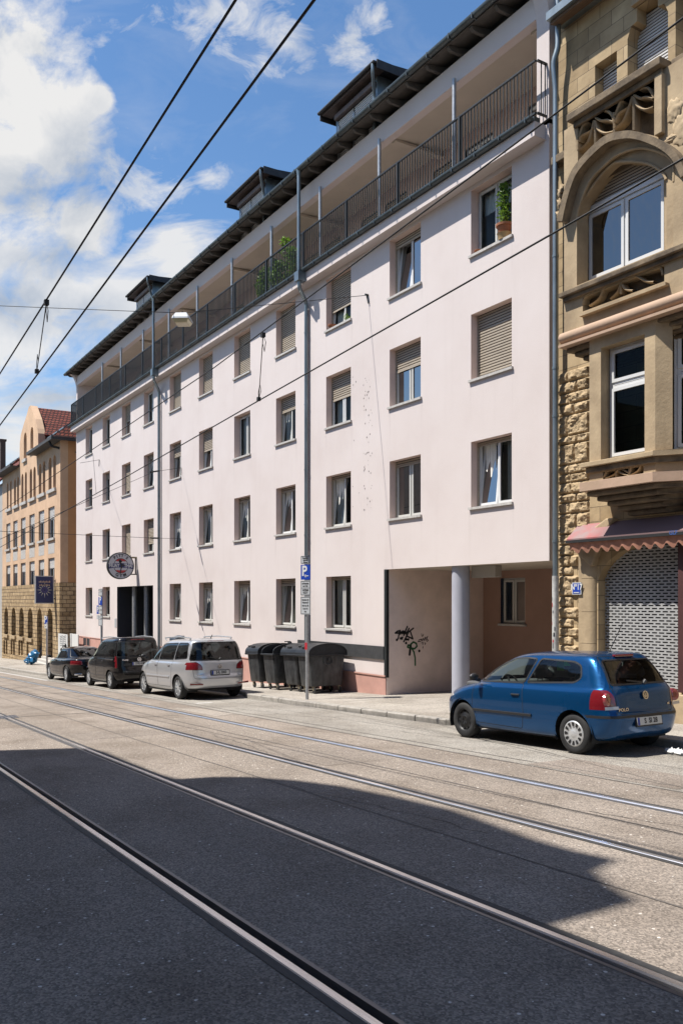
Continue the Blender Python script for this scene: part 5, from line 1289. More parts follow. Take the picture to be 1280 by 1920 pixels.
def make_car(S):
    root = thing(S['name'], (0, 0, 0), S['label'], 'car', None)
    bm = shell(S['rows']); lay = bm.faces.layers.int.new('zone')
    xf, xr, R = S['xf'], S['xr'], S['R']
    side = lambda f, c: abs(f.normal.y) > .35 and abs(c.y) > .35
    lowside = lambda f, c: abs(c.y) > .5 and c.z < .95
    for p in S['sidewin']: cutpoly(bm, rounded(p, S.get('wr', .05)), (0, 2), side, lay, 1)
    cutpoly(bm, rounded(S['rearwin'], .06), (1, 2), lambda f, c: f.normal.x < -.25 and c.x < S['rwx'], lay, 3)
    cutpoly(bm, rounded(S['wind'], .06), (1, 2), lambda f, c: f.normal.x > .2 and c.x > -.2 and f.normal.z > .1 and c.z > S['belt'], lay, 2)
    for p in S['tails']:
        for sg in (1, -1): cutpoly(bm, rounded([(x * sg, z) for x, z in p], .03), (1, 2), lambda f, c: c.x < S['tx'] and f.normal.x < .3, lay, 4)
    if 'hatch' in S: cutpoly(bm, rounded(S['hatch'], .06), (1, 2), lambda f, c: f.normal.x < -.15 and c.x < S['rwx'], lay, 7, (0,))
    for i, p in enumerate(S['doors']): cutpoly(bm, rounded(p, .05), (0, 2), lambda f, c: side(f, c) or (abs(c.y) > .5), lay, 10 + i, (0,))
    for p in S.get('strip', []): cutpoly(bm, p, (1, 2), lambda f, c: c.x < S['tx'] + .1, lay, 5, (0, 7))
    for p in S.get('lowtrim', []): cutpoly(bm, p, (0, 2), lambda f, c: True, lay, 5, (0,))
    for p in S.get('heads', []): cutpoly(bm, p, (0, 2), lambda f, c: abs(c.y) > .3 and c.x > xf + .2, lay, 8, (0,))
    AR = S.get('arch', R + .045)
    for x in (xf, xr):
        cutpoly(bm, [(x + AR * math.cos(t), R + .012 + AR * math.sin(t)) for t in [2 * math.pi * k / 28 for k in range(28)]], (0, 2), lowside, lay, 99)
    dele = [f for f in bm.faces if f[lay] == 99]
    arch_rib = ribbon(bm, {99}, lay, .03, .002)
    glass_rib = ribbon(bm, {1, 2, 3}, lay, .028, .0025)
    seams = [ribbon(bm, {k}, lay, .009, .0015) for k in [7] + [10 + i for i in range(len(S['doors']))]]
    bmesh.ops.delete(bm, geom=dele, context='FACES')
    bm.normal_update(); bm.verts.index_update()
    nrm = {}
    groups = {}
    for f in bm.faces: groups.setdefault((f[lay], (f.calc_center_median().y > 0) if f[lay] in (1, 4, 8) or f[lay] >= 10 else None), []).append(f)
    names = {0: ('body', S['paint']), 1: ('side_window', S['sglass']), 2: ('windscreen', M['cglass']), 3: ('rear_window', S['rglass']), 4: ('tail_light', M['tail']), 5: ('bumper_trim', M['trim']), 7: ('tailgate', S['paint']), 8: ('headlight', M['clear'])}
    made = {}
    for (z, sd), fs in groups.items():
        nm, mt = names.get(z, ('door', S['paint'])); vi = {}; vs = []; ns = []; fl = []
        # side windows: one object per pane (connected island)
        isl = []
        if z in (1, 4):
            todo = set(fs)
            while todo:
                st = [todo.pop()]; cur = []
                while st:
                    f = st.pop(); cur.append(f)
                    for e in f.edges:
                        for g in e.link_faces:
                            if g in todo: todo.discard(g); st.append(g)
                isl.append(cur)
        else: isl = [fs]
        for part in isl:
            vi = {}; vs = []; ns = []; fl = []
            for f in part:
                l = []
                for v in f.verts:
                    if v.index not in vi: vi[v.index] = len(vs); vs.append(v.co.copy() - (v.normal * .004 if z in (1, 2, 3) else Vector())); ns.append(v.normal.copy())
                    l.append(vi[v.index])
                fl.append(l)
            me = bpy.data.meshes.new(nm); me.from_pydata(vs, [], fl); me.materials.append(mt)
            me.polygons.foreach_set('use_smooth', [True] * len(me.polygons)); me.normals_split_custom_set_from_vertices(ns)
            o = bpy.data.objects.new(nm, me); C.objects.link(o); adopt(o, root); made.setdefault(nm, []).append(o)
    bm.free()
    body = made['body'][0]
    if glass_rib.f: glass_rib.build('window_seal', M['trim'], root, recalc=False)
    for seam in seams:
        if seam.f: seam.build('panel_gap', M['black'], root, recalc=False)
    if arch_rib.f: arch_rib.build('arch_edge', S.get('archmat', S['paint']), root, recalc=False)
    # floor and wheel wells
    q = MB(); W = S['w']
    q.box(xr - R - .12, xf + R + .2, -W * .62, W * .62, .26, .42); q.box(xr + R + .05, xf - R - .05, -W * .93, W * .93, .2, .36)
    for x in (xf, xr):
        for sg in (1, -1):
            n = 14
            P = [(x + (AR + .012) * math.cos(t), R + .012 + (AR + .012) * math.sin(t)) for t in [math.pi * (-.12 + 1.24 * k / n) for k in range(n + 1)]]
            for a, c in zip(P, P[1:]): q.face([(a[0], sg * W * .97, a[1]), (c[0], sg * W * .97, c[1]), (c[0], sg * W * .5, c[1]), (a[0], sg * W * .5, a[1])])
            q.face([(p[0], sg * W * .66, p[1]) for p in P])
    q.build('underbody', M['black'], root)
    for x, kind in ((xf, S['wheels'][0]), (xr, S['wheels'][1])):
        for sg in (1, -1):
            c = Vector((x, sg * (W - S.get('inset', .035) - .095), R)); tw = .19
            q = MB(); tyre(q, R, S['rim'], tw, c, sg); w = q.build('wheel', M['tyre'], root, smooth=50)
            q, mt, back = wheel_rim(kind if sg > 0 else 'alloy', S['rim'], tw, c, sg)
            o = q.build('rim' if kind != 'cover' else 'wheel_cover', mt, w, smooth=40)
            if back.f: back.build('wheel_slots', M['black'], w, recalc=False)
    # interior
    it = S.get('inside')
    if it:
        q = MB()
        for y in (.36, -.36):
            for xs, hb in it['seats']:
                q.box(xs - .02, xs + .46, y - .25, y + .25, .38, .55)
                q.idx([(xs - .16, y - .24, .5), (xs - .02, y - .24, .5), (xs - .02, y + .24, .5), (xs - .16, y + .24, .5), (xs - .30, y - .2, hb), (xs - .20, y - .2, hb), (xs - .20, y + .2, hb), (xs - .30, y + .2, hb)], [(0, 3, 2, 1), (4, 5, 6, 7), (0, 1, 5, 4), (1, 2, 6, 5), (2, 3, 7, 6), (3, 0, 4, 7)])
        o = q.build('seats', M['seat'], root); bevel(o, .04, 3)
        q = MB()
        for y in (.36, -.36):
            for xs, hb in it['seats']: lump(q, xs - .26, y, hb + .13, .05, .13, .09, 0, 1, 14, 8); q.tube([(xs - .25, y - .05, hb - .03), (xs - .25, y - .05, hb + .1)], .008, 6); q.tube([(xs - .25, y + .05, hb - .03), (xs - .25, y + .05, hb + .1)], .008, 6)
        q.build('headrests', M['seat'], root, smooth=True)
        q = MB(); dx = it['dash']; q.box(dx - .1, dx + .55, -W * .82, W * .82, .6, S['belt'] + .0); o = q.build('dashboard', M['dash'], root); bevel(o, .05, 3)
        q = MB(); sx = dx - .22; m = Matrix.Translation((sx, .36, .90)) @ Matrix.Rotation(math.radians(-65), 4, 'Y')
        pts = [m @ Vector((.18 * math.cos(t), .18 * math.sin(t), 0)) for t in [2 * math.pi * k / 28 for k in range(29)]]; q.tube(pts, .014, 8)
        for t in (0, 2.2, 4.1): q.bar(m @ Vector((0, 0, 0)), m @ Vector((.18 * math.cos(t), .18 * math.sin(t), 0)), .03, .015)
        q.tube([m @ Vector((0, 0, 0)), m @ Vector((0, 0, -.3))], .03, 8); q.build('steering_wheel', M['dash'], root, smooth=40)
    # mirrors, handles, lamps, plate
    for sg in (1, -1):
        x, z = S['mirror']; q = MB(); lump(q, x, sg * (W + .085), z + .065, .05, .09, .062, 0, 1, 20, 12); q.bar((x + .02, sg * (W - .06), z), (x + .02, sg * (W + .05), z + .03), .05, .05); o = q.build('wing_mirror', S.get('mirmat', S['paint']), root, smooth=True)
    for x, z, y in S['handles']:
        for sg in (1, -1):
            q = MB(); q.tube([(x - .09, sg * (y + .012), z), (x - .07, sg * (y + .03), z), (x + .06, sg * (y + .03), z), (x + .08, sg * (y + .012), z)], .014, 8); q.build('handle', S.get('hmat', S['paint']), root, smooth=True)
            q = MB(); q.lathe([(0, .001), (.045, .001)], Matrix.Translation((x - .005, sg * (y + .004), z - .006)) @ Matrix.Rotation(-math.pi / 2 * sg, 4, 'X') @ Matrix.Diagonal((1.2, .9, 1, 1)), 20); q.build('handle_recess', M['black'], root, recalc=False)
    for st in S.get('mould', []):
        for sg in (1, -1):
            q = MB(); x0, x1, z, y0, y1 = st; q.bar((x0, sg * y0, z), (x1, sg * y1, z), .022, .045, up=(0, 0, 1)); o = q.build('side_moulding', S.get('mmat', M['trim']), root); bevel(o, .008)
    px_, pz_ = S['plate']
    lean = S.get('lean', 0.12)
    B = basis((px_, 0, pz_), (0, -1, 0), (lean, 0, 1), (-1, 0, lean))
    q = MB(); q.idx([B @ Vector(v) for v in ((-.26, -.055, 0), (.26, -.055, 0), (.26, .055, 0), (-.26, .055, 0), (-.26, -.055, .012), (.26, -.055, .012), (.26, .055, .012), (-.26, .055, .012))], [(0, 3, 2, 1), (4, 5, 6, 7), (0, 1, 5, 4), (1, 2, 6, 5), (2, 3, 7, 6), (3, 0, 4, 7)]); pl = q.build('number_plate', M['plate'], root)
    q = MB(); q.face([B @ Vector(v) for v in ((-.258, -.053, .014), (-.212, -.053, .014), (-.212, .053, .014), (-.258, .053, .014))]); q.build('plate_band', M['euro'], pl)
    q = MB(); v, f = text_mesh(S['reg'], .098, 0, width=S.get('regw', .92), bold=.0035); q.mesh(v, f, B @ Matrix.Translation((.024, 0, .0145)))
    q.build('lettering', M['ink'], pl)
    q = MB(); q.idx([B @ Vector(v) for v in ((-.28, -.075, -.02), (.28, -.075, -.02), (.28, .07, -.02), (-.28, .07, -.02), (-.28, -.075, .004), (.28, -.075, .004), (.28, .07, .004), (-.28, .07, .004))], [(4, 5, 6, 7), (0, 1, 5, 4), (1, 2, 6, 5), (2, 3, 7, 6), (3, 0, 4, 7)]); q.build('plate_holder', M['trim'], root)
    if 'emblem' in S:
        x, z, r_ = S['emblem']; B2 = basis((x, 0, z), (0, -1, 0), (.18, 0, 1), (-1, 0, .18)); e = MB(); emblem(e, r_); q = MB(); q.mesh(e.v, e.f, B2); em = q.build('emblem', M['chrome'], root)
        q = MB(); q.lathe([(r_ * .9, .002), (0, .002)], B2, 24); q.build('emblem_ground', M['trim'], em, recalc=False)
    for x, y, z, txt, sz, wd in S.get('letters', []):
        B2 = basis((x, y, z), (0, -1, 0), (.15, 0, 1), (-1, 0, .15)); v, f = text_mesh(txt, sz, .002, width=wd, bold=.001); q = MB(); q.mesh(v, f, B2); q.build('lettering', M['chrome'], root)
    if 'brake' in S:
        x, z, w_ = S['brake']; q = MB(); q.box(x - .03, x + .03, -w_, w_, z - .017, z + .017); o = q.build('brake_light', M['tail'], root); bevel(o, .01)
    if 'wiper' in S:
        x, z = S['wiper']; q = MB(); q.tube([(x - .04, 0, z), (x - .05, -.04, z + .05)], .03, 10); q.bar((x - .045, -.02, z + .02), (x - .02, .32, z + .06), .018, .02); q.build('wiper', M['trim'], root)
    if 'rails' in S:
        for sg in (1, -1):
            q = MB(); x0, x1, y, z = S['rails']; pipe(q, [(x1, sg * y, z), (x1 + .12, sg * y, z + .07), ((x0 + x1) / 2, sg * y, z + .095), (x0 - .12, sg * y, z + .06), (x0, sg * y, z - .01)], .018, 8); q.build('roof_rail', M['galv'], root, smooth=40)
    if 'antenna' in S:
        x, z, l, dx = S['antenna']; q = MB(); q.lathe([(.022, 0), (.018, .02), (.006, .03)], Matrix.Translation((x, 0, z)), 10); q.tube([(x, 0, z + .02), (x + dx, 0, z + l)], .006 if l > .2 else .012, 6); q.build('antenna', M['trim'], root)
    return root, made
def park(root, x, y, z=None, sc=1.0, yaw=0.0):
    t = math.atan(SLOPE); c, s = math.cos(t), math.sin(t)
    m = Matrix(((-c, 0, -s, x), (0, -1, 0, y), (-s, 0, c, gz(x) if z is None else z), (0, 0, 0, 1)))
    root.matrix_world = m @ Matrix.Rotation(yaw, 4, 'Z') @ Matrix.Scale(sc, 4)
# ---- blue hatchback
blue = carpaint('blue_metallic', (.0015, .055, .165), .6, .25)
polo = dict(name='parked_car', label='blue three door hatchback with one black wheel, nearest car at right', xf=1.23, xr=-1.23, R=.296, rim=.19, w=.825, belt=.95, arch=.35,
    rows=[[1.90, .20, -1.76, .225, .72, .19, 4, 8], [1.96, .27, -1.85, .29, .795, .25, 4, 8], [2.0, .42, -1.905, .47, .822, .42, 4, 8], [2.0, .54, -1.915, .57, .826, .56, 4, 8], [1.965, .62, -1.875, .645, .826, .70, 4, 8], [1.90, .69, -1.855, .76, .818, .80, 4, 9], [1.74, .78, -1.84, .87, .80, .885, 4, 9],
          [1.45, .875, -1.81, .94, .775, .93, 4, 9], [1.18, .945, -1.785, .975, .758, .955, 4, 9], [.95, 1.075, -1.735, 1.06, .722, 1.05, 4.5, 9], [.70, 1.205, -1.665, 1.175, .678, 1.175, 5, 9], [.43, 1.325, -1.575, 1.295, .632, 1.295, 5, 9], [.24, 1.39, -1.50, 1.375, .592, 1.37, 5, 9], [.06, 1.425, -1.42, 1.42, .535, 1.415, 5, 9], [-.12, 1.448, -1.2, 1.445, .42, 1.44, 4, 9], [-.35, 1.46, -.95, 1.458, .22, 1.456, 3, 3], [-.6, 1.464, -.7, 1.464, .05, 1.463, 2, 2]],
    sidewin=[[(.90, .965), (-.20, .985), (-.37, 1.352), (-.12, 1.368), (.16, 1.345), (.50, 1.225)], [(-.26, .99), (-1.22, 1.03), (-1.33, 1.10), (-1.28, 1.27), (-1.14, 1.325), (-.45, 1.358)]],
    rearwin=[(-.585, 1.005), (.585, 1.005), (.50, 1.345), (-.50, 1.345)], rwx=-1.2, wind=[(-.66, .985), (.66, .985), (.52, 1.36), (-.52, 1.36)],
    tails=[[(.585, .665), (.84, .665), (.84, .94), (.66, .94), (.60, .85)]], tx=-1.56, hatch=[(-.56, .60), (.56, .60), (.60, .95), (.60, 1.0), (.52, 1.40), (-.52, 1.40), (-.60, 1.0), (-.60, .95)],
    doors=[[(.98, .30), (.96, .955), (-.20, .975), (-.24, .55), (-.20, .28)]], strip=[[(-.9, .545), (.9, .545), (.9, .585), (-.9, .585)]], heads=[[(1.55, .70), (2.05, .58), (2.05, .70), (1.75, .80)]],
    paint=blue, sglass=M['cglass'], rglass=M['cglass'], wheels=('steel', 'cover'), inside=dict(seats=[(.10, .98), (-.75, .95)], dash=.75), mirror=(.80, .98), mirmat=M['trim'], handles=[(-.06, .80, .806)], hmat=M['trim'],
    mould=[(.94, -.42, .50, .832, .834)], plate=(-1.925, .485), reg='S  SI 28', emblem=(-1.872, .845, .058), letters=[(-1.878, .47, .66, 'POLO', .062, 1.25), (-1.868, -.50, .70, 'tdi', .05, 1)], brake=(-1.49, 1.405, .20), wiper=(-1.80, 1.005), antenna=(-1.25, 1.452, .42, -.25), regw=.95)
car, made = make_car(polo)
for sg in (1, -1):
    q = MB(); m = basis((-1.808, sg * .703, .81), (.25 * sg, -1, 0), (.1, 0, 1), (-1, -.25 * sg, .1))
    q.lathe([(0, .012), (.07, .012), (.090, .006), (.096, -.03)], m, 28); tl = made['tail_light'][0]; o = q.build('lamp_ring', M['tail2'], car, smooth=40)
    q = MB(); q.lathe([(0, .02), (.042, .018), (.046, .010)], m, 24); q.build('lamp_ring', M['tail'], car, smooth=40)
    q = MB(); y0, y1 = sg * .575, sg * .80
    q.idx([(-1.884, y0, .672), (-1.80 if False else -1.835, y1, .672), (-1.83, y1, .715), (-1.876, y0, .715)], [(0, 1, 2, 3)]); q.build('reversing_light', M['clear'], car)
q = MB(); v, f = text_mesh('TOUR', .055, 0, width=1.2); q.mesh(v, f, basis((-1.43, .655, 1.03), (-1, 0, 0), (0, -.28, 1), (0, 1, .28))); q.build('lettering', M['white'], car)
q = MB(); q.box(.26, .42, -.60, -.596, 1.10, 1.30); q.build('green_sticker', pm('sticker_green', (.08, .55, .10), .5), car)
park(car, -10.29, 10.41, sc=1.02)
# ---- silver people carrier
silver = carpaint('silver_metallic', (.52, .53, .55), .6, .3)
mpv = dict(name='parked_car', label='silver people carrier with roof rails, behind it black bins on the pavement', xf=1.46, xr=-1.46, R=.335, rim=.235, w=.94, belt=1.03, arch=.385,
    rows=[[2.22, .22, -2.26, .30, .80, .20, 4, 5], [2.30, .30, -2.36, .38, .90, .28, 4, 5], [2.34, .45, -2.40, .52, .94, .45, 4, 5], [2.34, .60, -2.40, .64, .95, .65, 4, 5], [2.28, .72, -2.36, .72, .95, .82, 4, 5.5], [2.16, .83, -2.345, .88, .94, .93, 4, 6], [1.90, .94, -2.335, 1.0, .925, 1.0, 4, 6],
          [1.55, 1.03, -2.32, 1.07, .90, 1.04, 4.5, 6], [1.30, 1.10, -2.30, 1.12, .885, 1.08, 4.5, 6], [1.0, 1.26, -2.26, 1.26, .85, 1.22, 5, 6], [.68, 1.42, -2.21, 1.42, .805, 1.38, 5, 6.5], [.38, 1.55, -2.15, 1.55, .755, 1.52, 5, 6.5], [.15, 1.63, -2.08, 1.635, .70, 1.61, 5, 6.5], [0, 1.665, -2.0, 1.675, .63, 1.655, 5, 6], [-.25, 1.69, -1.8, 1.70, .48, 1.685, 4, 5], [-.6, 1.70, -1.4, 1.705, .22, 1.70, 3, 3], [-.9, 1.71, -1.0, 1.71, .05, 1.71, 2, 2]],
    sidewin=[[(1.08, 1.09), (.12, 1.10), (.04, 1.55), (.32, 1.52), (.72, 1.36)], [(.06, 1.10), (-1.10, 1.12), (-1.14, 1.585), (-.02, 1.56)], [(-1.17, 1.12), (-1.98, 1.16), (-1.90, 1.55), (-1.80, 1.585), (-1.20, 1.585)]],
    rearwin=[(-.80, 1.10), (.80, 1.10), (.66, 1.60), (-.66, 1.60)], rwx=-1.7, wind=[(-.78, 1.13), (.78, 1.13), (.63, 1.60), (-.63, 1.60)],
    tails=[[(.50, .84), (.97, .84), (.97, 1.04), (.66, 1.06), (.53, .96)]], tx=-1.98, hatch=[(-.72, .60), (.72, .60), (.78, 1.06), (.70, 1.64), (-.70, 1.64), (-.78, 1.06)],
    doors=[[(1.12, .34), (1.12, 1.07), (.10, 1.09), (.06, .34)], [(.05, .34), (.09, 1.09), (-1.10, 1.11), (-1.05, .62), (-.95, .34)]],
    lowtrim=[[(-2.5, .1), (-1.9, .1), (-1.9, .33), (-2.5, .33)]],
    paint=silver, sglass=M['cglassd'], rglass=M['cglassd'], wheels=('alloy', 'alloy'), inside=dict(seats=[(.35, 1.12), (-.6, 1.12)], dash=1.0), mirror=(1.05, 1.12), mirmat=M['trim'], handles=[(.22, .94, .925), (-.86, .95, .925)], hmat=M['chrome'],
    mould=[(1.05, -.90, .62, .955, .955)], mmat=silver, plate=(-2.39, .755), lean=.05, reg='S\u00b7IL\u00b72003', emblem=(-2.362, .92, .062), letters=[(-2.37, .60, .70, 'Sharan', .05, 1.2), (-2.37, -.58, .70, 'TDI', .05, 1)], brake=(-2.06, 1.62, .25), wiper=(-2.30, 1.11), antenna=(-1.75, 1.70, .10, -.10), rails=(-1.7, .15, .62, 1.665), regw=.86)
mpv['rearlow'] = 1
car, made = make_car(mpv)
for sg in (1, -1): q = MB(); q.idx([(-2.395, sg * .52, .42), (-2.33, sg * .88, .43), (-2.33, sg * .88, .485), (-2.40, sg * .52, .455)], [(0, 1, 2, 3)]); q.build('reflector', M['tail'], car)
park(car, -24.62, 9.78)
# ---- black van
blackp = carpaint('black_brown_paint', (.006, .005, .0055), .1, .25)
van = dict(name='parked_car', label='black high roofed van with roof rails parked between silver car and black saloon', xf=1.34, xr=-1.34, R=.32, rim=.215, w=.89, belt=1.06, arch=.37,
    rows=[[2.05, .24, -1.95, .30, .78, .22, 4, 6], [2.13, .32, -2.02, .38, .86, .30, 4, 6], [2.16, .48, -2.05, .5, .89, .48, 4, 6], [2.15, .66, -2.05, .64, .897, .68, 4, 6], [2.08, .80, -2.02, .78, .895, .88, 4, 7], [1.95, .92, -2.01, .92, .885, .98, 4, 7], [1.65, 1.02, -2.0, 1.04, .87, 1.05, 4.5, 7], [1.32, 1.10, -1.99, 1.12, .855, 1.09, 5, 7], [1.02, 1.27, -1.97, 1.28, .83, 1.25, 5, 7], [.72, 1.44, -1.94, 1.46, .80, 1.43, 5, 7], [.46, 1.58, -1.91, 1.62, .765, 1.60, 5, 7], [.22, 1.68, -1.87, 1.73, .72, 1.71, 5, 7], [.05, 1.73, -1.82, 1.79, .65, 1.77, 5, 6], [-.2, 1.77, -1.65, 1.815, .5, 1.80, 4, 5], [-.6, 1.79, -1.3, 1.82, .22, 1.81, 3, 3], [-.9, 1.80, -1.0, 1.82, .05, 1.815, 2, 2]],
    sidewin=[[(1.05, 1.11), (.28, 1.11), (.24, 1.60), (.48, 1.52), (.80, 1.34)], [(.20, 1.11), (-.78, 1.11), (-.78, 1.64), (.16, 1.64)], [(-.86, 1.11), (-1.78, 1.12), (-1.74, 1.64), (-.86, 1.64)]],
    rearwin=[(-.76, 1.13), (.76, 1.13), (.69, 1.66), (-.69, 1.66)], rwx=-1.6, wind=[(-.75, 1.13), (.75, 1.13), (.66, 1.64), (-.66, 1.64)],
    tails=[[(.755, .74), (.92, .74), (.90, 1.16), (.76, 1.16)]], tx=-1.80, hatch=[(-.74, .58), (.74, .58), (.745, 1.1), (.70, 1.74), (-.70, 1.74), (-.745, 1.1)],
    doors=[[(1.12, .36), (1.12, 1.09), (.24, 1.10), (.22, .36)], [(.20, .36), (.22, 1.10), (-.82, 1.10), (-.80, .36)]],
    paint=blackp, sglass=M['cglassd'], rglass=M['cglassd'], wheels=('alloy', 'alloy'), inside=dict(seats=[(.25, 1.15), (-.7, 1.12)], dash=.95), mirror=(1.0, 1.15), handles=[(.36, .96, .88), (-.68, .98, .89)],
    mould=[(-.84, -1.75, 1.045, .875, .87)], mmat=M['chrome'], plate=(-2.035, .885), lean=.03, reg='S\u00b7VK 4180', emblem=(-2.02, 1.03, .07), letters=[(-2.03, .50, 1.02, 'Caddy', .07, 1.2)], brake=(-1.86, 1.72, .25), wiper=(-1.99, 1.12), rails=(-1.55, .2, .62, 1.735), regw=.8)
car, made = make_car(van); park(car, -30.42, 9.55, sc=.97)
# ---- black saloon
sal = dict(name='parked_car', label='black four door saloon, farthest parked car in the row', xf=1.47, xr=-1.47, R=.335, rim=.235, w=.92, belt=.92, arch=.375,
    rows=[[2.25, .20, -2.28, .28, .80, .18, 3.5, 4], [2.33, .30, -2.36, .36, .89, .26, 3.5, 4], [2.36, .45, -2.39, .50, .92, .42, 3.5, 4], [2.35, .58, -2.40, .64, .925, .6, 3.5, 4], [2.28, .68, -2.38, .78, .922, .76, 3.5, 4.5], [2.10, .77, -2.36, .90, .91, .85, 3.5, 4.5], [1.75, .86, -2.30, .955, .885, .90, 3.5, 4.5], [1.35, .93, -2.05, .985, .855, .93, 4, 5], [1.05, .98, -1.78, 1.0, .83, .96, 4, 5], [.80, 1.10, -1.58, 1.10, .79, 1.07, 4.5, 5], [.50, 1.24, -1.33, 1.22, .74, 1.20, 5, 5], [.25, 1.34, -1.08, 1.33, .69, 1.31, 5, 5], [.05, 1.40, -.90, 1.39, .64, 1.375, 5, 5], [-.1, 1.43, -.75, 1.425, .56, 1.415, 4, 4], [-.25, 1.45, -.6, 1.447, .40, 1.44, 3, 3], [-.36, 1.46, -.5, 1.458, .2, 1.456, 2.5, 2.5], [-.42, 1.463, -.45, 1.463, .05, 1.463, 2, 2]],
    sidewin=[[(.86, .97), (.02, .98), (-.02, 1.36), (.18, 1.345), (.50, 1.21)], [(-.06, .98), (-1.05, 1.0), (-1.24, 1.05), (-1.0, 1.28), (-.82, 1.345), (-.10, 1.36)]],
    rearwin=[(-.70, 1.03), (.70, 1.03), (.54, 1.37), (-.54, 1.37)], rwx=-.7, wind=[(-.72, 1.0), (.72, 1.0), (.56, 1.38), (-.56, 1.38)],
    tails=[[(.42, .72), (.96, .72), (.96, .90), (.45, .88)]], tx=-1.95, doors=[[(.95, .30), (.92, .95), (-.02, .965), (-.02, .30)], [(-.03, .30), (-.03, .965), (-1.08, .98), (-1.15, .75), (-1.0, .30)]],
    lowtrim=[[(-2.5, .1), (-2.0, .1), (-2.0, .34), (-2.5, .34)]],
    paint=carpaint('black_paint', (.004, .0045, .0055), .1, .2), sglass=M['cglassd'], rglass=M['cglassd'], wheels=('alloy', 'alloy'), inside=None, mirror=(.85, .98), handles=[(.12, .86, .90), (-.9, .88, .90)], plate=(-2.395, .60), lean=.1, reg='S\u00b7MK 512', regw=.85)
car, made = make_car(sal)
for sg in (1, -1): q = MB(); q.bar((-2.385, sg * .45, .33), (-2.33, sg * .75, .33), .04, .07); o = q.build('exhaust_trim', M['chrome'], car); bevel(o, .015)
park(car, -36.15, 9.50, sc=.95)
# ---- grey hatchback behind the van, mostly hidden
g = dict(polo); g.update(name='parked_car', label='grey car half hidden between black saloon and black van', paint=carpaint('grey_metallic', (.20, .20, .21), .5, .3), inside=None, wheels=('alloy', 'alloy'), reg='S\u00b7T 90', letters=[], sglass=M['cglassd'], rglass=M['cglassd']); g.pop('emblem')
car, made = make_car(g); park(car, -37.4, 11.9, z=pz(-37.4) + .02, sc=1.0)

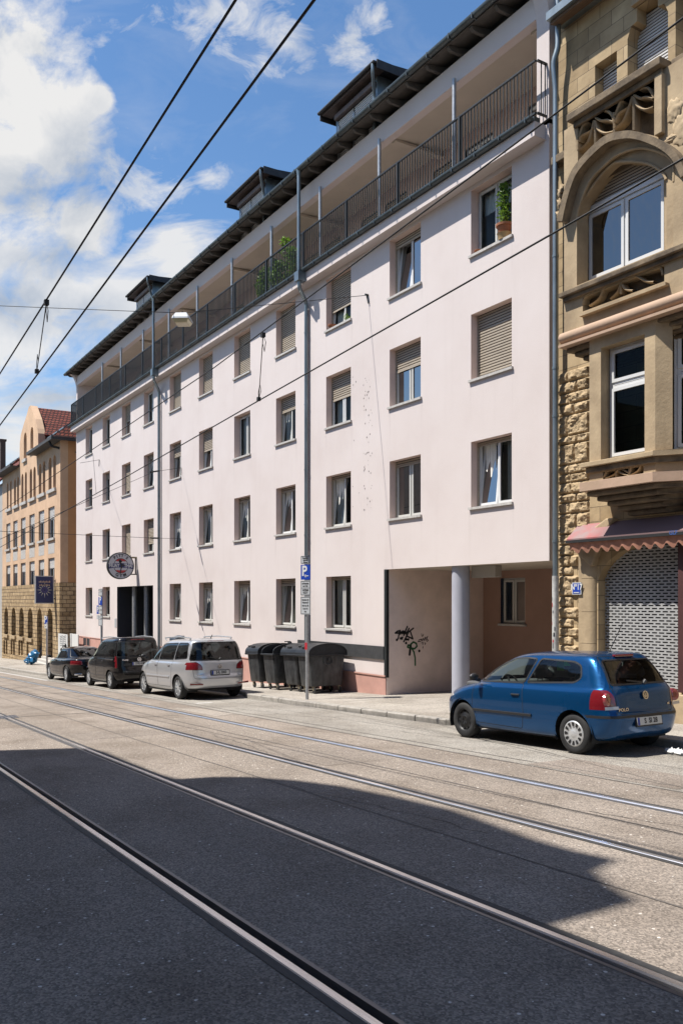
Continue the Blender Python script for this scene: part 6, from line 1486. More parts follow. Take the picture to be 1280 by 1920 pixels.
# ================================================================= waste containers
def bin_(label, x, y, lid_open=0.0, rz=0.0, scuff=0):
    root = thing('waste_container', (0, 0, 0), label, 'waste container', 'black wheeled waste containers on the pavement')
    Wd, Dp = .40, .56      # half width along the street, half depth
    q = MB(); N = 10; rings = []
    for z, k, e in ((.20, .84, .05), (.24, .87, .07), (.60, .93, .07), (1.0, .985, .07), (1.06, 1.0, .07)):
        w_, d_ = Wd * k, Dp * (k if k > .9 else k); r = e; P = []
        for cx_, cy_, a0 in ((w_ - r, d_ - r, 0), (-w_ + r, d_ - r, 90), (-w_ + r, -d_ + r, 180), (w_ - r, -d_ + r, 270)):
            P += [(cx_ + r * math.cos(math.radians(a0 + 22.5 * j)), cy_ + r * math.sin(math.radians(a0 + 22.5 * j)), z) for j in range(5)]
        rings.append(P)
    n = len(rings[0]); vs = [p for R in rings for p in R]; fs = [tuple(range(n - 1, -1, -1))]
    for i in range(len(rings) - 1):
        for k in range(n): fs.append((i * n + k, i * n + (k + 1) % n, (i + 1) * n + (k + 1) % n, (i + 1) * n + k))
    q.idx(vs, fs); q.build('tub', M['binp'], root, smooth=40)
    q = MB(); q.box(-Wd - .035, Wd + .035, -Dp - .06, -Dp + .02, 1.03, 1.085); q.box(-Wd - .035, Wd + .035, Dp - .02, Dp + .05, 1.03, 1.085); q.box(-Wd - .035, -Wd + .01, -Dp, Dp, 1.03, 1.085); q.box(Wd - .01, Wd + .035, -Dp, Dp, 1.03, 1.085)
    o = q.build('rim', M['binlid'], root); bevel(o, .02, 3)
    # end panels with the round shoulder of the lid
    prof = [(-Dp - .03, 1.085)] + [(-(Dp + .03) * math.cos(t), 1.10 + .27 * math.sin(t) ** .8) for t in [math.pi * k / 14 for k in range(1, 14)]] + [(Dp + .03, 1.085)]
    q = MB()
    for x0 in (-Wd - .01, Wd - .03):
        q = MB(); q.prism(prof, lambda a, b, X=x0: (X, a, b), lambda a, b, X=x0 + .04: (X, a, b)); o = q.build('lid_end', M['binlid'], root); bevel(o, .008)
    q = MB(); P = [(-(Dp + .045) * math.cos(t), 1.09 + .295 * math.sin(t) ** .8) for t in [math.pi * k / 20 for k in range(0, 21)]]
    i0 = int(20 * lid_open)
    for (a, b_), (c, d) in list(zip(P, P[1:]))[i0:]: q.idx([(-Wd - .03, a, b_), (Wd + .03, a, b_), (Wd + .03, c, d), (-Wd - .03, c, d), (-Wd - .03, a, b_ - .02), (Wd + .03, a, b_ - .02), (Wd + .03, c, d - .02), (-Wd - .03, c, d - .02)], [(0, 3, 2, 1), (4, 5, 6, 7), (0, 1, 5, 4), (3, 7, 6, 2), (0, 4, 7, 3), (1, 2, 6, 5)])
    ld = q.build('lid', M['binlid'], root, smooth=30)
    q = MB(); t = math.pi * (.16 if lid_open < .1 else lid_open + .04); yq, zq = -(Dp + .05) * math.cos(t), 1.10 + .295 * math.sin(t) ** .8
    q.box(-.10, .10, yq - .02, yq + .02, zq - .01, zq + .035); q.box(-Wd * .9, -Wd * .8, yq, yq + .2, zq + .02, zq + .05); q.build('lid_handle', M['black'], ld)
    if lid_open: q = MB(); q.box(-Wd + .03, Wd - .03, -Dp + .05, Dp - .05, .8, .82); q.build('bin_dark', M['black'], root)
    # lifting trunnion and ribs on the side
    q = MB(); m = Matrix.Translation((Wd * .97, .0, .93)) @ Matrix.Rotation(math.pi / 2, 4, 'Y'); q.lathe([(.15, 0), (.15, .03), (.12, .03), (.12, .01), (0, .01)], m, 24); q.lathe([(.03, 0), (.03, .06), (0, .06)], m, 12)
    for yv in (-.36, .36): q.bar((Wd * .84, yv, .22), (Wd * .985, yv, 1.0), .02, .05, up=(0, 1, 0))
    q.bar((Wd * .88, -.12, .35), (Wd * .97, -.12, .9), .018, .03, up=(0, 1, 0)); q.build('side_fitting', M['binp'], root, smooth=40)
    for sx in (-1, 1):
        for sy in (-1, 1):
            px_, py_ = sx * Wd * .66, sy * Dp * .72
            q = MB(); q.box(px_ - .05, px_ + .05, py_ - .05, py_ + .05, .185, .205); q.bar((px_ + .03, py_ - .028, .19), (px_ + .06, py_ - .028, .085), .07, .006, up=(0, 1, 0)); q.bar((px_ + .03, py_ + .028, .19), (px_ + .06, py_ + .028, .085), .07, .006, up=(0, 1, 0)); cs = q.build('caster', M['caster'], root)
            q = MB(); q.lathe([(0, -.022), (.06, -.022), (.085, -.018), (.088, 0), (.085, .018), (.06, .022), (0, .022)], Matrix.Translation((px_ + .06, py_, .088)) @ Matrix.Rotation(math.pi / 2, 4, 'X'), 22); q.build('wheel', M['tyre'], cs, smooth=40)
    t = math.atan(SLOPE); root.matrix_world = Matrix.Translation((x, y, pz(x) + .0)) @ Matrix.Rotation(-t, 4, 'Y') @ Matrix.Rotation(rz, 4, 'Z')
    return root
b_lab = ['leftmost black waste container, lid closed', 'black waste container with its lid slid open on a dark inside', 'black waste container partly behind the parking sign pole', 'rightmost black waste container, its round lidded side facing the camera']
for (x, y, op, rz), lb in zip(((-24.20, 12.28, 0, .02), (-23.08, 12.26, .55, -.03), (-21.98, 12.36, 0, .03), (-20.98, 12.30, 0, -.04)), b_lab): bin_(lb, x, y, op, rz)

# ================================================================= signs and street furniture
def panel(mb, c, w, h, t=.012): mb.box(c[0] - w / 2, c[0] + w / 2, c[1] - t, c[1], c[2] - h / 2, c[2] + h / 2)
def on_panel(txt, c, size, width=1.0, bold=.0015, mat='ink', parent=None, nm='lettering', off=.014, fx=None):
    q = MB(); v, f = text_mesh(txt, size, 0, width=width, bold=bold); q.mesh(v, f, basis((c[0], c[1] - off, c[2]), (1, 0, 0), (0, 0, 1), (0, -1, 0))); return q.build(nm, M[mat], parent)
def facing(ang, o):       # turn children about the pole
    o.rotation_euler = (0, 0, ang)
def sign_board(root, z, w, h, kind, lines=(), rows=None, mat='signgrey'):
    q = MB(); q.box(-w / 2, w / 2, -.062, -.05, z - h / 2, z + h / 2); o = q.build('sign_plate', M[mat], root); 
    if mat == 'signgrey':
        q = MB(); e = .012
        for a in ((-w / 2 + e, w / 2 - e, z + h / 2 - 2 * e, z + h / 2 - e), (-w / 2 + e, w / 2 - e, z - h / 2 + e, z - h / 2 + 2 * e), (-w / 2 + e, -w / 2 + 2 * e, z - h / 2 + e, z + h / 2 - e), (w / 2 - 2 * e, w / 2 - e, z - h / 2 + e, z + h / 2 - e)): q.box(a[0], a[1], -.0645, -.0622, a[2], a[3])
        q.build('border', M['ink'], o)
    for txt, zz_, sz, wd in lines:
        q = MB(); v, f = text_mesh(txt, sz, 0, width=wd, bold=.0025); q.mesh(v, f, basis((0, -.0655, z + zz_), (1, 0, 0), (0, 0, 1), (0, -1, 0))); q.build('lettering', M['white' if mat == 'blue' else 'ink'], o)
    return o
def arrow(parent, x0, x1, z, mat, t=.018, h=.04, y=-.0655):
    q = MB(); sg = 1 if x1 > x0 else -1; q.box(x0, x1, y - .001, y, z - t / 2, z + t / 2); q.bar((x0, y, z), (x0 + sg * h, y, z + h), t, .002, up=(0, 1, 0)); q.bar((x0, y, z), (x0 + sg * h, y, z - h), t, .002, up=(0, 1, 0)); q.build('arrow', M[mat], parent)
def place_root(root, x, y, yaw, s=1.0):
    root.matrix_world = Matrix.Translation((x, y, pz(x))) @ Matrix.Rotation(yaw, 4, 'Z') @ Matrix.Scale(s, 4)
pb = onG(575.6, 1311.8, .12); yaw_cam = math.radians(55)
ppm = 1620 / (-pb.x * CS + pb.y * SN)
zpx = lambda py: (1311.8 - py) / ppm
sp_ = thing('parking_sign', (0, 0, 0), 'tall parking sign pole before the black bins, blue P among white plates', 'sign')
q = MB(); q.tube([(0, 0, 0), (0, 0, zpx(1042))], .042, 16); q.build('pole', M['galv'], sp_, smooth=40)
w = 24.2 / ppm
sign_board(sp_, (zpx(1042) + zpx(1057.5)) / 2, w, 15.3 / ppm, 0, [('Parkschein-', .042, .058, .72), ('automat', -.008, .058, .8)])
arrow(C.objects.get('sign_plate') or sp_, -.06, .07, (zpx(1042) + zpx(1057.5)) / 2 - .062, 'ink', .012, .025)
o = sign_board(sp_, (zpx(1059) + zpx(1087)) / 2, w, 28 / ppm, 0, [], mat='blue')
zc_ = (zpx(1059) + zpx(1087)) / 2; q = MB(); v, f = text_mesh('P', .36, 0, bold=.010); q.mesh(v, f, basis((-.035, -.0655, zc_ + .02), (1, 0, 0), (0, 0, 1), (0, -1, 0))); q.build('lettering', M['white'], o); arrow(o, -.02, .11, zc_ - .095, 'white', .018, .035)
o = sign_board(sp_, (zpx(1088.5) + zpx(1117)) / 2, w + .01, 28.3 / ppm, 0, [('mit Parkschein', .115, .06, .66), ('nur 2 Std.', .05, .06, .75), ('werktags', -.045, .07, .85), ('8-22 h', -.115, .075, .85)])
q = MB(); q.box(-w / 2 + .01, w / 2 - .01, -.0645, -.0622, (zpx(1088.5) + zpx(1117)) / 2 - .004, (zpx(1088.5) + zpx(1117)) / 2 + .004); q.build('border', M['ink'], o)
o = sign_board(sp_, (zpx(1118.5) + zpx(1152.5)) / 2, w + .01, 34 / ppm, 0, [('Bewohner mit', .145, .056, .72), ('Parkausweis 27', .075, .056, .62), ('Mo-Fr ab 19h', -.005, .056, .72), ('Sa ab 14 h', -.08, .056, .75), ('frei', -.155, .056, .8)])
q = MB(); q.box(-.0425, .0425, -.0435, -.0425, zpx(1218), zpx(1205)); q.build('sticker', M['red'], sp_)
place_root(sp_, pb.x, pb.y, .30)
# left parking sign
pb = onG(88, 1254, .12); ppm2 = 1620 / (-pb.x * CS + pb.y * SN); z2 = lambda py: (1254 - py) / ppm2
s2 = thing('parking_sign', (0, 0, 0), 'small blue parking sign on a thin pole before the stone house at left', 'sign')
q = MB(); q.tube([(0, 0, 0), (0, 0, z2(1156))], .05, 12); q.build('pole', M['galv'], s2, smooth=40)
o = sign_board(s2, (z2(1156) + z2(1170)) / 2, 9.2 / ppm2, 14.3 / ppm2, 0, [], mat='blue'); zc_ = (z2(1156) + z2(1170)) / 2
q = MB(); v, f = text_mesh('P', .5, 0, bold=.012); q.mesh(v, f, basis((-.04, -.0655, zc_ + .03), (1, 0, 0), (0, 0, 1), (0, -1, 0))); q.build('lettering', M['white'], o); arrow(o, .13, -.01, zc_ - .15, 'white', .025, .045)
o = sign_board(s2, (z2(1170.6) + z2(1178.5)) / 2, 8.4 / ppm2, 8 / ppm2, 0, [], mat='white'); q = MB(); q.bar((-.04, -.066, z2(1176)), (.05, -.066, z2(1173)), .03, .002, up=(0, 1, 0)); q.build('mark', M['ink'], o)
place_root(s2, pb.x, pb.y, .35)
# middle sign cluster in front of the house
pb = onG(190.5, 1262, .12); ppm3 = 1620 / (-pb.x * CS + pb.y * SN); z3_ = lambda py: (1262 - py) / ppm3
s3 = thing('parking_sign', (0, 0, 0), 'parking sign pole behind the black van carrying two blue plates side by side', 'sign')
q = MB(); q.tube([(0, 0, 0), (0, 0, z3_(1104))], .05, 12); q.build('pole', M['galv'], s3, smooth=40)
for a, c, kind in ((1104, 1109, 's'), (1109, 1118, 's'), (1119, 1135, 'b'), (1136, 1144, 's'), (1144, 1152, 's'), (1154, 1160, 's'), (1160, 1174, 's')):
    z = (z3_(a) + z3_(c)) / 2; h = (c - a) / ppm3 - .02; o = sign_board(s3, z, .42, h, 0, [], mat='blue' if kind == 'b' else 'signgrey')
    if kind == 'b': q = MB(); v, f = text_mesh('P', .42, 0, bold=.01); q.mesh(v, f, basis((0, -.0655, z + .03), (1, 0, 0), (0, 0, 1), (0, -1, 0))); q.build('lettering', M['white'], o)
for a, c, kind in ((1135, 1152, 'b'), (1153, 1162, 's')):
    z = (z3_(a) + z3_(c)) / 2; h = (c - a) / ppm3 - .02; q = MB(); q.box(-.50, -.24, -.03, -.02, z - h / 2, z + h / 2); o = q.build('sign_plate', M['blue' if kind == 'b' else 'signgrey'], s3)
    if kind == 'b': q = MB(); v, f = text_mesh('P', .34, 0, bold=.01); q.mesh(v, f, basis((-.37, -.032, z), (1, 0, 0), (0, 0, 1), (0, -1, 0))); q.build('lettering', M['white'], o)
q = MB(); q.box(-.26, 0, -.02, .02, z3_(1150), z3_(1149)); q.build('bracket', M['galv'], s3)
place_root(s3, pb.x, pb.y, .1)
# round gym sign, standing out from the wall
cy_ = 11.95; p = None
# find the wall point of the bracket, then centre of the disc along the perpendicular
xb_ = XY(256, D); ctr = onX(225.5, 1061, xb_); rad = 25.2 / (1620 / (-ctr.x * CS + ctr.y * SN))
gs = thing('gym_sign', (0, 0, 0), 'round black rimmed gym sign jutting from the pink wall above the dark driveway', 'sign')
Bg = basis((0, 0, 0), (0, 1, 0), (0, 0, 1), (1, 0, 0))
q = MB(); q.lathe([(0, -.10), (rad, -.10), (rad, .10), (rad * .95, .105), (rad * .93, .085), (0, .085)], Bg, 56); gb = q.build('sign_drum', M['black'], gs, smooth=40)
q = MB(); q.lathe([(rad * .935, .09), (0, .09)], Bg, 56); q.build('sign_face', pm('gym_sign_face', (.62, .62, .66), .4), gb, recalc=False)
q = MB()
def ringpart(mb, r0, r1, a0, a1, z, n=40):
    for k in range(n):
        t0, t1 = math.radians(a0 + (a1 - a0) * k / n), math.radians(a0 + (a1 - a0) * (k + 1) / n)
        mb.face([Bg @ Vector((r * math.cos(t), r * math.sin(t), z)) for r, t in ((r0, t0), (r0, t1), (r1, t1), (r1, t0))])
ringpart(q, rad * .52, rad * .56, 0, 360, .0925); q.build('ring', M['ink'], gb, recalc=False)
q = MB(); ringpart(q, rad * .40, rad * .52, 50, 130, .094); ringpart(q, rad * .40, rad * .52, 230, 310, .094); 
for sgn in (1, -1):
    P = [Bg @ Vector((rad * .52 * math.cos(math.radians(a)), sgn * rad * .52 * math.sin(math.radians(a)), .0935)) for a in range(40, 141, 10)]; q.face(P)
q.build('red_segments', M['red'], gb, recalc=False)
q = MB(); P = []
n = 16
for k in range(n):
    u0, u1 = -1 + 2 * k / n, -1 + 2 * (k + 1) / n; f0, f1 = (.10 * (1 - u0 * u0), .10 * (1 - u1 * u1))
    q.face([Bg @ Vector((rad * .93 * u0, rad * (-.24 + f0), .096)), Bg @ Vector((rad * .93 * u1, rad * (-.24 + f1), .096)), Bg @ Vector((rad * .93 * u1, rad * (.10 + f1), .096)), Bg @ Vector((rad * .93 * u0, rad * (.10 + f0), .096))])
q.build('banner_band', pm('gym_band', (.03, .035, .17), .5), gb, recalc=False)
q = MB(); v, f = text_mesh('MUAY', rad * .36, 0, width=.78, bold=.008); q.mesh(v, f, Bg @ Matrix.Translation((-rad * .50, rad * .0, .0985))); v, f = text_mesh('THAI', rad * .36, 0, width=.78, bold=.008); q.mesh(v, f, Bg @ Matrix.Translation((rad * .56, rad * .0, .0985))); q.build('lettering', M['white'], gb)
q = MB()
def arctext(txt, r, a0, a1, size, flip=False):
    for k, ch in enumerate(txt):
        a = math.radians(a0 + (a1 - a0) * k / (len(txt) - 1)); v, f = text_mesh(ch, size, 0, bold=.008)
        q.mesh(v, f, Bg @ Matrix.Translation((r * math.cos(a), r * math.sin(a), .0985)) @ Matrix.Rotation(a + (math.pi / 2 if flip else -math.pi / 2), 4, 'Z'))
arctext("PITT'S", rad * .74, 128, 52, rad * .30); arctext('GYM', rad * .74, 247, 293, rad * .32, True); q.build('lettering', M['ink'], gb)
q = MB()      # kicking figure
for poly in ([(-.03, .10), (.12, .12), (.10, -.18), (-.02, -.16)], [(-.02, -.15), (.06, -.15), (.02, -.40), (-.02, -.62), (-.07, -.60), (-.05, -.38)], [(.02, .10), (.34, .10), (.30, .0), (.08, -.02)], [(-.16, .34), (-.10, .16), (.02, .10), (.10, .18), (-.02, .24), (-.08, .36)], [(-.10, .22), (.06, .26), (.12, .36), (.02, .34)]): q.face([Bg @ Vector((rad * a, rad * b_, .1015)) for a, b_ in poly])
q.face([Bg @ Vector((rad * (-.06 + .11 * math.cos(t)), rad * (.36 + .12 * math.sin(t)), .1015)) for t in [math.pi * 2 * k / 12 for k in range(12)]]); q.build('figure_silhouette', M['ink'], gb, recalc=False)
q = MB(); ln = D - ctr.y
for zz_ in (rad * .62, -rad * .62): q.bar((0, rad * .7, zz_), (0, ln, zz_), .05, .05)
q.tube([(0, ln - .05, -rad * .62), (0, ln - .05, rad * .62)], .03, 8); q.build('bracket', M['metal'], gs)
q = MB(); q.box(-.05, .05, rad * .85, ln, rad * .58, rad * .70); q.build('bracket_cap', M['caster'], gs)
gs.location = ctr
# blue sunburst banner sign on the orange house
xs_ = XY(104, YQ); p0 = onX(66, 1132, xs_); p1 = onX(101, 1080, xs_)
bs = thing('banner_sign', (xs_, YQ, p0.z), 'navy blue rectangular sign with a pale sunburst, projecting from the stone base', 'sign')
q = MB(); q.box(xs_ - .12, xs_, p0.y, p1.y, p0.z, p1.z); b1 = q.build('sign_box', M['signgrey'], bs)
q = MB(); q.box(xs_ - .0, xs_ + .01, p0.y + .05, p1.y - .05, p0.z + .05, p1.z - .05); q.build('sign_face', M['navy'], b1)
cyb, czb = (p0.y + p1.y) / 2, p0.z + (p1.z - p0.z) * .49; wv = (p1.y - p0.y) / 2
q = MB()
for k in range(12):
    a = math.pi * 2 * k / 12; r0, r1, w_ = wv * .38, wv * (.78 if k % 3 else .9), wv * .055
    d = Vector((0, math.cos(a), math.sin(a))); n = Vector((0, -d.z, d.y)) * w_; c0 = Vector((xs_ + .013, cyb, czb)); q.face([c0 + d * r0 - n, c0 + d * r1, c0 + d * r0 + n])
q.build('sunburst', pm('sunburst_pale', (.55, .55, .48), .5), b1, recalc=False)
q = MB(); c0 = Vector((xs_ + .012, cyb, czb))
for k in range(3):
    R_ = wv * (.33 - .09 * k); q.tube([c0 + Vector((0, R_ * math.cos(t), R_ * math.sin(t))) for t in [math.pi * 2 * j / 20 for j in range(21)]], .018, 5)
q.build('rosette', pm('rosette_violet', (.10, .09, .26), .5), b1)
q = MB()
rr = random.Random(4)
for row, zz_ in ((0, p1.z - .36), (1, p1.z - .56)):
    y = cyb - wv * (.62 if row == 0 else .55)
    while y < cyb + wv * (.62 if row == 0 else .5):
        l = rr.uniform(.04, .08); q.box(xs_ + .011, xs_ + .013, y, y + l, zz_ - .05, zz_ + rr.choice([.03, .06])); y += l + .03
q.build('lettering', pm('banner_letters', (.55, .40, .30), .6), b1)
q = MB()
for zz_ in (p0.z + .3, p1.z - .3): q.bar((xs_ - .06, p1.y, zz_), (xs_ - .06, YQ, zz_), .06, .06)
q.build('bracket', M['metal'], bs)
# white hoarding between the two houses
xa_, xb_2 = XO1 + .1, XA - .05
ht = thing('hoarding', ((xa_ + xb_2) / 2, 12.5, pz(-51)), 'white board fence with black scribbles closing the gap beside the pink house', 'fence')
yh = 12.55; x0, x1, x2 = XY(109, yh), XY(126, yh), XY(141, yh)
q = MB(); q.box(x0, x1, yh, yh + .05, pz(x0) + .0, onY(117, 1189, yh).z); q.build('panel', M['white'], ht)
q = MB(); q.box(x1 + .02, x2, yh + .15, yh + .2, pz(x0), onY(133, 1189, yh).z); q.box(x1 + .3, x1 + .36, yh + .11, yh + .15, pz(x0), onY(133, 1189, yh).z); q.build('panel', M['white'], ht)
def scr(lst, w, mat):
    q = MB()
    for st in lst:
        P = [onY(x, y, yh - .004) for x, y in st]
        for a, c in zip(P, P[1:]):
            d = (c - a).normalized(); n = Vector((-d.z, 0, d.x)) * w / 2; q.face([a - n, c - n, c + n, a + n])
    q.build('graffiti', mat, ht)
gw = [[(112 + k * 2.0 + 6 * j, 1193 + 3.4 * i + .8 * math.sin(k * 1.9 + i)) for k in range(4)] for i in range(6) for j in range(2)]
scr(gw, .06, pm('scribble_grey', (.32, .33, .34), .7)); scr([[(117, 1214), (119, 1210), (118, 1216)], [(120, 1213), (123, 1209), (122, 1217), (125, 1212)], [(122, 1216), (124, 1208)], [(113, 1219), (116, 1216)]], .13, M['ink'])
# ticket machine seen over the silver car
xm_ = XY(331, 12.2); tm = thing('ticket_machine', (xm_, 12.2, pz(xm_)), 'grey parking ticket machine with sloped top showing above the silver car', 'ticket machine')
zt = onY(331, 1192, 12.2).z
q = MB(); q.box(xm_ - .22, xm_ + .22, 12.1, 12.4, pz(xm_), zt - .22); o = q.build('cabinet', M['galv'], tm); bevel(o, .02)
q = MB(); q.prism([(12.02, zt - .20), (12.42, zt - .20), (12.42, zt), (12.34, zt), (12.02, zt - .10)], lambda a, b_: (xm_ - .3, a, b_), lambda a, b_: (xm_ + .3, a, b_)); o = q.build('solar_top', pm('machine_top', (.06, .085, .12), .35), tm); bevel(o, .015)
# blue sack and dark bag by the steps
p = onG(60, 1246, .14)
q = MB(); lump(q, p.x - .35, p.y - .05, p.z + .2, .55, .3, .2, .6, 2.6, 22, 14); lump(q, p.x + .1, p.y, p.z + .36, .5, .3, .26, .6, 2.6, 22, 14); lump(q, p.x + .5, p.y + .05, p.z + .62, .3, .22, .24, .6, 2.9, 20, 12); o = q.build('blue_sack', pm('sack_blue', (.01, .16, .36), .35, var=.3, vscale=5, bump=.5, bscale=8), None, smooth=True)
o.rotation_euler = (0, 0, 0); tag(o, 'bright blue plastic sack slumped on the pavement by the stone steps', 'sack')
p = onG(73, 1240, .14); q = MB(); lump(q, p.x, p.y + .25, p.z + .6, .35, .3, .62, .3, 1.8, 20, 14); o = q.build('dark_bag', pm('bag_dark', (.02, .022, .035), .6, bump=.5, bscale=8), None, smooth=True); tag(o, 'dark bag standing upright in the arched doorway beside the blue sack', 'bag')
p = onG(1268, 1415, 0); q = MB()
for k in range(4): lump(q, p.x + .08 * k - .1, p.y + .04 * (k % 2), p.z + .03, .10, .07, .045, .8, 7, 12, 8)
o = q.build('crumpled_paper', M['white'], None, smooth=20); tag(o, 'crumpled white paper in the gutter behind the blue hatchback', 'litter')

# ================================================================= overhead wires, lamp
def wire(name, pts, r, label, group=None, sag=None):
    q = MB(); q.tube(pts, r, 6); o = q.build(name, M['black'], None, smooth=True); return tag(o, label, 'cable', group)
def extend(P, a=30, b_=30):
    P = [Vector(p) for p in P]; d0 = (P[0] - P[1]).normalized(); d1 = (P[-1] - P[-2]).normalized(); return [P[0] + d0 * a] + P + [P[-1] + d1 * b_]
gname = 'tram wires above the street'
wa = extend([onY(0, 700, 2.8), onY(441, 0, 2.8)], 40, 12); wb = extend([onY(0, 797, 3.35), onY(588, 0, 3.35)], 40, 12)
wire('tram_wire', wa, .0125, 'thick tram wire crossing open sky, upper left of the two', gname); wire('tram_wire', wb, .0135, 'thick tram wire crossing open sky just right of its twin', gname)
w1 = [onY(px, py, 6.3) for px, py in ((0, 960), (100, 892), (400, 690), (720, 452), (1000, 243), (1280, 33))]; w2 = [onY(px, py, 7.4) for px, py in ((6, 1023), (226, 900), (469, 760), (580, 697), (1040, 435), (1280, 297))]
wire('tram_wire', extend(w1, 40, 6), .0095, 'upper thin tram wire slanting across the pink facade', gname); wire('tram_wire', extend(w2, 40, 6), .012, 'lower thin tram wire slanting across the pink facade', gname)
def dropper(a, b_, lab):
    q = MB(); q.tube([a, b_], .008, 5)
    for p, s in ((a, -1), (b_, 1)):
        q.tube([p + Vector((.0, .0, 0)), p + Vector((.10, 0, s * .14)), p + Vector((.05, 0, s * .28)), p + Vector((-.02, 0, s * .12)), p], .006, 5); q.box(p.x - .035, p.x + .035, p.y - .03, p.y + .03, p.z - .035, p.z + .035)
    tag(q.build('wire_dropper', M['black'], None), lab, 'wire dropper', 'droppers tying tram wires together')
dropper(onY(87, 567, 2.8), onY(69, 696, 3.35), 'thin looped dropper between the two thick wires in the sky'); dropper(onY(493, 628, 6.3), onY(485, 748, 7.4), 'thin looped dropper between the two wires before the pink wall')
hk = onY(690, 553, D); lp = onY(342, 588, 8.0); fa = onY(0, 573, 4.05); fa2 = fa + (fa - lp).normalized() * 7.5
wire('span_wire', [fa2, fa, onY(245, 583, 6.55), lp + Vector((0, 0, .02)), hk], .008, 'span wire carrying the street lamp across to a wall hook')
q = MB(); q.tube([hk, hk + Vector((0, -.1, 0))], .03, 8); q.bar(hk + Vector((0, -.05, .0)), hk + Vector((.06, -.03, -.25)), .03, .03); o = q.build('wall_hook', M['metal'], None); tag(o, 'dark wall hook on the pink facade where the lamp span wire ends', 'hook')
# smaller span wires at the left
for (a, ya_), (c, yc_), (e, ye_), lab in ((((0, 1011), 4.5), ((290, 884), 11.5), ((340, 877), D), 'thin span wire ending on the pink wall beside the left downpipe'), (((0, 996), 4.5), ((290, 1009), 11.5), ((338, 1010), D), 'thin level span wire crossing the pink wall above the gym sign')):
    P = [onY(*a, ya_), onY(*c, yc_), onY(*e, ye_)]; P = [P[0] + (P[0] - P[1]).normalized() * 8] + P
    q = MB(); q.tube(P, .008, 5); q.tube([P[-1], P[-1] + Vector((0, -.02, -.3))], .015, 5); q.tube([P[-2] - (P[-1] - P[-2]).normalized() * .3, P[-2] + (P[-1] - P[-2]).normalized() * .3], .035, 6); tag(q.build('span_wire', M['black'], None), lab, 'cable')
q = MB(); a = onY(186, 862, D - .02); q.tube([onY(150, 868, 11.0), a], .010, 5); q.tube([a, a + Vector((0, -.02, -.35))], .015, 5); q.tube([onY(174, 850, D - .03), onY(180, 925, D - .03)], .008, 5); tag(q.build('span_wire', M['black'], None), 'short thin wire hooked to the far left end of the pink wall', 'cable')
lt = thing('street_lamp', lp, 'white box shaped street lamp hanging from the span wire before the loggia railing', 'street lamp')
lw, lh_ = .27, .30
tA = math.radians(-35); Rm = Matrix.Translation(lp) @ Matrix.Rotation(tA, 4, 'Z') @ Matrix.Scale(.88, 4)
q = MB(); v = [(-.20, -.17, -.02), (.20, -.17, -.02), (.20, .17, -.02), (-.20, .17, -.02), (-.28, -.24, -.16), (.28, -.24, -.16), (.28, .24, -.16), (-.28, .24, -.16), (-.29, -.25, -.21), (.29, -.25, -.21), (.29, .25, -.21), (-.29, .25, -.21)]
q.mesh(v, [(0, 1, 2, 3), (0, 4, 5, 1), (1, 5, 6, 2), (2, 6, 7, 3), (3, 7, 4, 0), (4, 8, 9, 5), (5, 9, 10, 6), (6, 10, 11, 7), (7, 11, 8, 4)], Rm); o = q.build('lamp_housing', pm('lamp_white', (.70, .72, .74), .5), lt); bevel(o, .03, 3)
q = MB(); v = [(-.27, -.23, -.21), (.27, -.23, -.21), (.27, .23, -.21), (-.27, .23, -.21), (-.21, -.18, -.31), (.21, -.18, -.31), (.21, .18, -.31), (-.21, .18, -.31)]; q.mesh(v, [(4, 7, 6, 5), (0, 1, 5, 4), (1, 2, 6, 5), (2, 3, 7, 6), (3, 0, 4, 7)], Rm); o = q.build('lamp_diffuser', pm('lamp_diffuser_yellow', (.58, .52, .33), .25), lt); bevel(o, .02, 2)
q = MB(); q.tube([lp + Vector((0, 0, -.03)), lp + Vector((0, 0, .05))], .03, 8); q.build('lamp_clamp', M['metal'], lt)

# ================================================================= plants
def leaves(mb, c, rx, ry, rz, n, sz, r_=rnd, droop=.2):
    for _ in range(n):
        while True:
            p = Vector((r_.uniform(-1, 1), r_.uniform(-1, 1), r_.uniform(-1, 1)))
            if p.length < 1: break
        p = Vector((c[0] + p.x * rx, c[1] + p.y * ry, c[2] + p.z * rz)); d = Vector((r_.uniform(-1, 1), r_.uniform(-1, 1), r_.uniform(-.6, .8))).normalized(); s = d.cross(Vector((r_.uniform(-1, 1), r_.uniform(-1, 1), r_.uniform(-1, 1)))).normalized(); L_ = sz * r_.uniform(.6, 1.2)
        n_ = d.cross(s)
        mb.idx([p, p + d * L_ * .5 + s * L_ * .25 + n_ * L_ * .05, p + d * L_ - n_ * L_ * droop, p + d * L_ * .5 - s * L_ * .25 + n_ * L_ * .05], [(0, 1, 2, 3)])
# balcony plants behind the railing
bp_ = thing('balcony_plant', (XY(520, 13.0), 13.0, 9.95 + E), 'leafy green plants growing over the loggia railing beside the middle downpipe', 'plant')
q = MB(); qs = MB(); rr = random.Random(11)
xa_, xb_3 = XY(484, 13.0), XY(553, 13.0)
for k in range(13):
    x = xa_ + (xb_3 - xa_) * (k + .5) / 13; h = rr.uniform(.75, 1.25) + (.35 if k in (9, 10) else 0) + (-.1 if k < 3 else 0); y = 13.0 + rr.uniform(-.08, .15)
    qs.tube([(x, y, 9.95 + E), (x + rr.uniform(-.1, .1), y, 9.95 + E + h)], .012, 5)
    leaves(q, (x, y, 9.98 + E + h * .62), .24, .2, h * .40, 80, .13, rr)
    leaves(q, (x, y, 9.95 + E + h), .14, .12, .12, 30, .16, rr)
q.build('foliage', M['leaf'], bp_); qs.build('stems', pm('stem_brown', (.08, .07, .03), .8), bp_)
